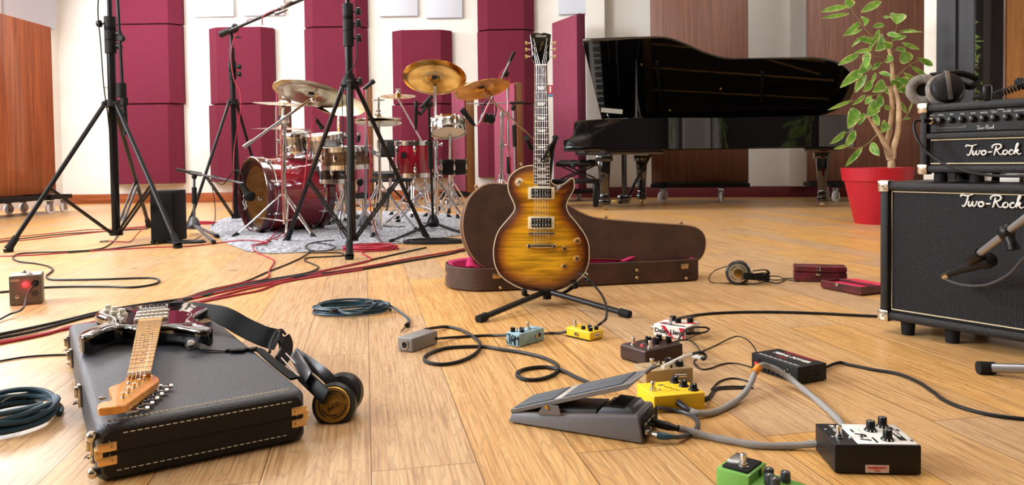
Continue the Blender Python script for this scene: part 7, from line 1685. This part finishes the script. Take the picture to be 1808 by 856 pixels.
# ================================================================ CABLES ON THE FLOOR
def coil(name, label, c, rx, ry, turns, r, m, rot=0., jit=.1, zmax=.03, tail=None, group=None, cat='cable'):
    c = Vector(c); pts = []
    for i in range(int(turns*14)):
        a = 2*math.pi*i/14; t = int(i/14); k = 1-.05*(t % 4)+math.sin(a*.53+t)*jit*.5; e = math.cos(a*.31+t*1.7)*jit
        x = rx*k*math.cos(a)+e*rx*.3; y = ry*k*math.sin(a)+math.sin(t*2.1)*ry*jit*.4
        pts.append(c+V(x*math.cos(rot)-y*math.sin(rot), x*math.sin(rot)+y*math.cos(rot), r+zmax*(i/(turns*14))*(.6+.4*abs(math.sin(a+t)))))
    if tail: pts += [F(*p[:2], p[2] if len(p) > 2 else r) for p in tail]
    return MB().tube(smooth(pts, 3), r, 8).build(name, m, label=label, cat=cat, group=group)
# blue coil centre left
cc = F(619, 553); cw_ = abs(F(690, 552).x-F(550, 552).x)/2; chh = abs(F(620, 533, .03).y-F(620, 571).y)/2
c = coil('coiled_lead', 'coiled teal instrument lead on the floor in the centre left', (cc.x, cc.y+.03, 0), cw_*.93, chh*.80, 7, .0042, teal, .05, .10, .030, tail=[(672, 540, .03), (655, 533, .035), (672, 531, .034), (690, 540, .02), (708, 552), (721, 563), (722, 572)])
pA, pB = F(722, 571, .007), F(710, 583, .006); d_ = (pB-pA).normalized()
MB().tube([pA, pA+d_*.012, pA+d_*.035], [.005, .0085, .0085], 12).build('plug_shell', black, c, world=True); MB().cyl(pA+d_*.035, pB+d_*.012, .0032).build('plug_tip', nickel, c, world=True)
MB().tube(smooth([F(596, 545, .03), F(607, 552, .032), F(630, 553, .034), F(650, 545, .036), F(668, 533, .038)], 4), .0042, 8).build('top_turn', teal, c, world=True)
MB().box(F(652, 536, .03), (.03, .022, .02), bev=.004).build('hook_tie', darkgrey, c, world=True)
pA, pB = F(597, 546, .03), F(584, 550, .028); MB().tube([pA, pB], [.005, .007], 10).build('plug_shell', black, c, world=True)
# teal coil at the left edge with its XLR plug
cc = F(12, 748); c = coil('coiled_lead', 'thick dark teal microphone lead coiled at the lower left frame edge', (cc.x, cc.y+.015, 0), .088, .105, 7, .0062, teal, .3, .13, .040, group=None)
xl = MB().tube(smooth([F(0, 712, .045), F(18, 702, .045), (F(35, 701, .035)), F(53, 705, .020)], 5), .0028, 6).build('thin_lead', blk_cable, label='thin black lead with plug leaving the teal coil at lower left', cat='cable')
pA, pB = F(51, 706, .014), F(102, 719, .012); d_ = (pB-pA).normalized(); L_ = (pB-pA).length
MB().tube([pA, pA+d_*L_*.12, pA+d_*L_*.62], [.004, .0085, .0095], 14).build('plug_shell', blackm, xl, world=True); MB().tube([pA+d_*L_*.62, pA+d_*L_*.85, pA+d_*L_*.86, pB], [.0095, .0095, .010, .010], 16).build('connector', mat('dull_gold_metal', '#9c8458', .35, .9), xl, world=True)
# black coil and red coil near the stands
cc = F(770, 429); coil('coiled_lead', 'flat coil of thin black lead by the foot of the slim black stand', cc, .21, .10, 7, .0048, blk_cable, 0, .16, .02)
cc = F(655, 441); coil('coiled_lead', 'coil of red microphone lead right of the centre stand foot', cc, .165, .11, 8, .0045, red, 0, .2, .03)
cc = F(330, 429); coil('coiled_lead', 'small coil of thin black lead by the black loudspeaker box', cc, .13, .06, 5, .0042, blk_cable, 0, .1, .012)
cc = F(352, 396); coil('coiled_lead', 'small bundle of red lead at the rug corner behind the grey microphone stand', cc, .17, .09, 4, .0045, red, 0, .2, .02)
# long runs
W = blk_cable
cable('floor_cable', 'black lead snaking in wide bends across the floor behind the red-lamp box', [(222, 360, .2), (215, 395, .05), (205, 420), (188, 435), (165, 441), (120, 444), (60, 446), (30, 449), (23, 456), (35, 462), (62, 465), (85, 470), (93, 477), (82, 487), (88, 493), (115, 494), (180, 493), (240, 491), (272, 491), (281, 496), (270, 502), (235, 507), (190, 506), (130, 506), (90, 507), (74, 508), (40, 512), (0, 516)], .0048, W, 'long cable runs')
cable('floor_cable', 'upper black cable of the bundle crossing the floor towards the left frame edge', [(-30, 596), (60, 578), (130, 562), (170, 552), (235, 540), (300, 531), (360, 522), (430, 504), (500, 493), (560, 484), (640, 475), (720, 461), (790, 449), (815, 443), (860, 437)], .0055, W)
cable('floor_cable', 'red cable beside the black bundle running up to the brown case', [(-30, 609), (60, 593), (130, 577), (220, 556), (300, 542), (360, 530), (440, 509), (520, 494), (580, 481), (650, 470), (720, 457), (790, 445), (830, 437)], .0048, red)
cable('floor_cable', 'second black cable of the bundle ending in the flat black coil', [(-30, 602), (60, 585), (150, 560), (240, 542), (310, 534), (365, 519), (420, 507), (480, 495), (560, 480), (630, 465), (680, 453), (720, 444), (752, 437)], .0048, W)
cable('floor_cable', 'black cable wandering from the bundle to the foot of the centre stand', [(300, 537), (350, 524), (400, 510), (460, 496), (530, 484), (556, 477), (562, 471), (550, 465), (538, 460), (544, 455), (580, 453), (606, 451), (600, 446), (570, 446), (546, 445), (560, 436), (585, 426), (608, 421)], .0042, W)
cable('floor_cable', 'black cable from the bundle running up onto the rug in loose rings', [(310, 532), (370, 512), (430, 498), (470, 481), (510, 465), (535, 453), (550, 441), (546, 433), (555, 429, .028), (580, 431, .028), (592, 437, .028), (575, 443, .026), (545, 441, .026), (541, 433, .028), (560, 427, .028), (590, 424, .028)], .0042, W)
cable('floor_cable', 'thin red cable dropping from the rug edge to the cable bundle', [(495, 400, .04), (470, 428, .03), (450, 432, .03), (447, 440, .028), (458, 448), (480, 457), (484, 462), (480, 470), (475, 479), (475, 487), (462, 494), (430, 499), (400, 506), (350, 520), (300, 536)], .0042, red)
cable('floor_cable', 'thin red cable curling on the rug in front of the bass drum', [(-20, 453), (60, 450), (160, 443), (260, 437), (340, 434), (392, 428), (415, 425, .026), (440, 424, .028), (468, 427, .03), (470, 430, .03), (445, 433, .03)], .0040, red)
cable('floor_cable', 'red cable from the red coil joining the bundle', [(668, 436, .02), (640, 446), (650, 453), (656, 458), (640, 464), (590, 474), (540, 486), (480, 498), (420, 509), (340, 527)], .0045, red)
cable('floor_cable', 'lower red cable parallel to the bundle ahead of the black case', [(-30, 612), (80, 590), (135, 574), (280, 552), (350, 534), (420, 520), (460, 512), (500, 498), (570, 486), (640, 476)], .0045, red)
cable('floor_cable', 'upper left black cable passing behind the tall tripod', [(-20, 428), (40, 421), (100, 414), (170, 409), (262, 404)], .0042, W)
cable('floor_cable', 'upper left red cable running behind the tall tripod', [(-20, 430), (60, 422), (130, 414), (200, 407), (262, 401), (320, 397), (372, 394)], .0040, red)
cable('floor_cable', 'thin red cable at far left going to the black loudspeaker box', [(-20, 425), (40, 417), (90, 412), (150, 406), (200, 404), (262, 399)], .0036, red)
cable('floor_cable', 'dark cable between loudspeaker box and bundle at left', [(120, 446), (180, 441), (240, 434), (300, 428), (330, 424)], .0045, W)
cable('floor_cable', 'thin black lead crossing the floor at far left beside the black case', [(-20, 641), (40, 631), (90, 627), (126, 626)], .0030, W)
lx = cable('floor_cable', 'short red lead with a grey plug lying before the black loudspeaker box', [(258, 400, .03), (245, 410), (232, 425), (222, 427), (205, 426), (190, 425)], .0036, red)
MB().cyl(F(192, 425, .008), F(176, 426, .008), .008).build('connector', steel, lx, world=True)
cable('microphone_lead', 'black lead drooping from the low grey boom to the floor', [D(395, 316, Yk-.05), D(373, 312, Yk), F(378, 350, .25), F(380, 385, .08), F(372, 402), F(350, 420), F(330, 428)], .0040, W)
cable('microphone_lead', 'black lead arching from the kick microphone over its boom', [D(431, 330, Yk-.2), D(427, 307, Yk-.18), D(415, 301, Yk-.14), D(402, 316, Yk-.1), D(392, 326, Yk-.05), D(376, 317, Yk)], .0038, W)
cable('microphone_lead', 'red lead hanging in front of the bass drum from the drum microphones', [D(497, 222, 5.6), D(497, 270, 5.4), D(498, 330, 5.3), D(502, 380, 5.3), F(505, 403, .03), F(490, 418, .03), F(470, 424, .03)], .0040, red)
cable('microphone_lead', 'second red lead slanting down beside the chrome stand', [D(560, 205, 5.5), D(549, 232, 5.3), D(541, 290, 5.2), D(533, 350, 5.2), D(520, 385, 5.2), F(500, 418, .03), F(450, 432, .03)], .0040, red)
cable('microphone_lead', 'red lead down the pale stand beside the hi-hat', [D(641, 158, 5.2), D(644, 175, 5.22), D(648, 220, 5.2), D(654, 280, 5.18), D(652, 340, 5.18), D(656, 380, 5.18), F(668, 420), F(672, 430), F(665, 438)], .0045, red)
cable('microphone_lead', 'thin black lead along the tall stand at the far left', [D(174, -8, 5.4), D(173, 25, 5.4), D(178, 80, 5.4), D(183, 150, 5.4), D(190, 200, 5.4), D(195, 250, 5.4), D(197, 300, 5.4), D(208, 370, 5.4), D(212, 405, 5.4)], .0045, W)
cable('microphone_lead', 'red lead wound down the boom stand pole left of the bass drum', [D(420, 55, 6.9), D(411, 75, 6.85), D(408, 105, 6.85), D(413, 140, 6.85), D(424, 165, 6.85), D(424, 200, 6.85), D(414, 260, 6.9), D(412, 330, 6.9), F(409, 388)], .0045, red)
cable('microphone_lead', 'dark red lead twisted around the high boom arm', [D(414, 52, 6.9), D(430, 44, 6.85), D(440, 34, 6.8), D(452, 34, 6.75), D(462, 30, 6.7), D(463, 44, 6.7), D(464, 30, 6.68), D(478, 20, 6.6), D(490, 16, 6.5)], .0045, red)
cable('microphone_lead', 'thin black lead down the centre stand pole', [D(627, 6, 4.8), D(629, 60, 4.8), D(628, 110, 4.8), D(606, 150, 4.85), D(606, 240, 4.85), D(609, 330, 4.85), D(600, 400, 4.85), F(608, 424)], .0035, W)
cable('microphone_lead', 'bright red lead looping down the tall chrome stand behind the guitar case', [D(898, 118, Y7-.05), D(885, 128, Y7-.06), D(872, 165, Y7-.08), D(858, 195, Y7-.1), D(848, 220, Y7-.1), D(838, 222, Y7-.1)], .0045, red)
cable('microphone_lead', 'second red lead running down beside the tall chrome stand pole', [D(892, 126, Y7-.03), D(899, 135, Y7-.03), D(898, 180, Y7-.03), D(894, 240, Y7-.03), D(902, 300, Y7-.03), F(904, 392)], .0045, red)
# signal chain
cable('patch_lead', 'black lead looping from the grey box past the pale blue pedal to the rocker pedal', [(750, 582, .02), (768, 579, .012), (790, 577), (815, 583), (835, 594), (847, 606), (845, 618), (832, 629), (808, 639), (780, 643), (757, 640), (749, 633), (758, 624), (785, 615), (820, 612), (855, 612), (880, 616), (920, 622), (955, 630), (978, 640), (986, 650), (978, 661), (955, 669), (930, 670), (914, 664), (916, 656), (935, 650), (962, 648), (990, 653), (1015, 665), (1040, 676), (1070, 690, .012)], .0050, W)
cable('patch_lead', 'black lead joining the grey box to the pale blue pedal', [(770, 598, .018), (782, 597, .010), (810, 595), (840, 593), (870, 592), (900, 592, .015)], .0042, W)
cable('patch_lead', 'black lead joining the pale blue pedal to the small yellow one', [(957, 590, .02), (970, 588), (985, 588), (1000, 586, .012)], .0042, W)
jl = cable('guitar_lead', 'black lead from the sunburst guitar jack down to the small yellow pedal', [jp1, G @ Vector((*g2(1045, 500), -.0)), D(1056, 512, gy-.15), D(1066, 527, gy-.25), D(1071, 545, gy-.38), F(1070, 562, .05), F(1062, 570, .025), F(1052, 577, .015)], .0042, W)
MB().tube([jp0, jp0.lerp(jp1, .5), jp1], [.0065, .0065, .006], 14).build('plug_shell', chrome, jl, world=True); MB().cyl(jp1, jp1.lerp(G @ Vector((*g2(1045, 500), -.0)), .5), .0062, .0045).build('plug_boot', teal, jl, world=True)
cable('long_lead', 'black lead from the red and white pedal across the floor to the speaker cabinet', [(1200, 562, .02), (1225, 557), (1260, 553), (1310, 551), (1370, 551), (1440, 553), (1500, 556), (1560, 559), (1620, 561)], .0048, W)
cable('long_lead', 'black lead from the power supply running out of frame at right', [wmat(ps) @ V(.118, .05, .022), wmat(ps) @ V(.14, .052, .014), (1478, 641, .006), (1500, 644), (1540, 652), (1585, 660), (1620, 674), (1645, 690), (1670, 708), (1710, 723), (1760, 734), (1830, 742)], .0042, W)
cable('thin_lead', 'thin black wire arching from the power supply over the floor to the brown pedal', [(1339, 636, .03), (1334, 618, .03), (1322, 602, .02), (1305, 594, .015), (1290, 597, .01), (1265, 609), (1240, 620), (1215, 628)], .0020, W)
cable('thin_lead', 'thin black wire bending from the tan pedal to the power supply', [(1328, 649, .02), (1315, 645, .01), (1295, 641), (1275, 643), (1255, 650), (1240, 652), (1228, 645), (1226, 637), (1235, 630), (1235, 618, .02), (1222, 603), (1205, 600), (1190, 603)], .0020, W)
cable('thin_lead', 'thin black wire loop between the large yellow pedal and the braided cable', [(1247, 706, .02), (1254, 696), (1265, 685), (1290, 682), (1315, 682), (1325, 676), (1310, 670), (1290, 668), (1270, 674), (1256, 688)], .0022, W)
cable('thin_lead', 'second thin black wire leaving the right end of the large yellow pedal', [(1246, 705, .02), (1258, 698), (1266, 688), (1290, 686), (1330, 685)], .0022, W)
MB().cyl(F(1243, 706, .018), F(1250, 703, .018), .006).build('power_plug', black, label='small black power plug on the right end of the large yellow pedal', cat='plug')
pl_ = cable('patch_lead', 'black lead looping out of the red and white pedal to the brown one', [(1212, 588, .022), (1232, 588, .02), (1246, 586, .02), (1252, 581, .02), (1244, 578, .028), (1225, 578, .036), (1210, 584, .04), (1200, 596, .035), (1197, 608, .03)], .0030, W)
MB().cyl(F(1211, 588, .022), F(1236, 588, .021), .0055, .0045).build('plug', black, pl_, world=True)
wj_ = MB().tube([F(1170, 648, .05), F(1190, 638, .045), F(1208, 629, .04), F(1220, 626, .035)], .0050, 8).tube([F(1222, 628, .02), F(1240, 632, .018)], .006, 8).build('white_patch_lead', white, label='short lead with white plugs between brown and tan pedals', cat='cable')
MB().tube(smooth([F(1220, 626, .035), F(1235, 622, .03), F(1246, 627, .022), F(1243, 634, .018), F(1238, 632, .018)], 4), .0042, 8).build('black_middle', W, wj_, world=True)
MB().tube(smooth([F(1140, 660, .04), F(1150, 652, .05), F(1165, 645, .05)], 4), .002, 6).build('thin_wire', W, wj_, world=True)
# braided sleeves
def braid_mat():
    M = mat('braided_sleeve', '#8e8e92', .6, vary=('#8e8e92', 5)); nt = M.node_tree; b = nt.nodes['Principled BSDF']; N = nt.nodes.new; L = nt.links.new
    uv = N('ShaderNodeAttribute'); uv.attribute_name = 'run'; s = N('ShaderNodeSeparateXYZ'); L(uv.outputs['Vector'], s.inputs[0])
    w1 = N('ShaderNodeMath'); w1.operation = 'MULTIPLY'; w1.inputs[1].default_value = 1150; L(s.outputs[0], w1.inputs[0])
    a1_ = N('ShaderNodeMath'); a1_.operation = 'SINE'; L(w1.outputs[0], a1_.inputs[0])
    w2 = N('ShaderNodeMath'); w2.operation = 'MULTIPLY'; w2.inputs[1].default_value = 8; L(s.outputs[1], w2.inputs[0])
    a2_ = N('ShaderNodeMath'); a2_.operation = 'SINE'; L(w2.outputs[0], a2_.inputs[0])
    mu = N('ShaderNodeMath'); mu.operation = 'MULTIPLY'; L(a1_.outputs[0], mu.inputs[0]); L(a2_.outputs[0], mu.inputs[1])
    gt_ = N('ShaderNodeMath'); gt_.operation = 'GREATER_THAN'; gt_.inputs[1].default_value = .0; L(mu.outputs[0], gt_.inputs[0])
    mx = N('ShaderNodeMix'); mx.data_type = 'RGBA'; mx.inputs['A'].default_value = lin('#1c1c20'); mx.inputs['B'].default_value = lin('#c4c2c0'); L(gt_.outputs[0], mx.inputs['Factor']); L(mx.outputs['Result'], b.inputs['Base Color']); return M
braid = braid_mat()
def braided(label, pts, r=.0068):
    P = smooth([p if isinstance(p, Vector) else F(p[0], p[1], p[2] if len(p) > 2 else r) for p in pts], 6); k = 10
    o = MB().tube(P, [r*(1+.07*math.sin(i*.9)) for i in range(len(P))], k).build('braided_cable', braid, label=label, cat='cable')
    at = o.data.attributes.new('run', 'FLOAT_VECTOR', 'POINT'); acc = 0
    for i in range(len(P)):
        if i: acc += (P[i]-P[i-1]).length
        for j in range(k):
            if i*k+j < len(o.data.vertices): at.data[i*k+j].vector = (acc, 2*math.pi*abs(2*j/k-1), 0)
    return o
bq = braided('grey braided cable arching over the power supply to the large yellow pedal', [(1490, 758, .045), (1484, 745, .012), (1465, 726), (1440, 704), (1415, 684, .012), (1395, 668, .022), (1372, 653, .038), (1352, 645, .048), (1340, 647, .050), (1333, 657, .040), (1326, 676, .024), (1312, 697, .012), (1290, 714), (1262, 727), (1235, 730, .010), (1217, 724, .014)])
tq = [F(1340, 647, .050), F(1334, 655, .042)]
MB().cyl(tq[0], tq[1].lerp(tq[0], -.35), .0090, .0090).build('orange_tape', mat('orange_tape', '#e08a1c', .5), bq, world=True)
MB().tube([F(1219, 725, .014), F(1208, 718, .018), F(1198, 711, .020)], [.005, .0075, .0078], 14).build('plug_boot', black, bq, world=True)
bq = braided('grey braided cable lying from the rocker pedal to the black and white pedal', [(1197, 756, .018), (1215, 760, .012), (1250, 770), (1290, 778), (1340, 786), (1390, 787), (1430, 784, .012), (1446, 782, .016)])
MB().tube([F(1150, 745, .022), F(1178, 752, .020), F(1198, 757, .018)], [.0085, .0085, .005], 14).build('plug_boot', black, bq, world=True)
fl = cable('patch_lead', 'grey-black lead looping behind the rocker pedal from its silver plug', [(1184, 771, .014), (1200, 771, .012), (1220, 765), (1232, 752), (1228, 738), (1212, 729), (1188, 724), (1160, 720, .014)], .0048, mat('graphite_lead', '#3d3f45', .45))
MB().cyl(F(1140, 762, .016), F(1162, 768, .015), .0062).build('plug_shell', chrome, fl, world=True); MB().tube([F(1162, 768, .015), F(1172, 770, .015), F(1186, 771, .014)], [.0072, .0072, .0050], 12).build('plug_boot', teal, fl, world=True)
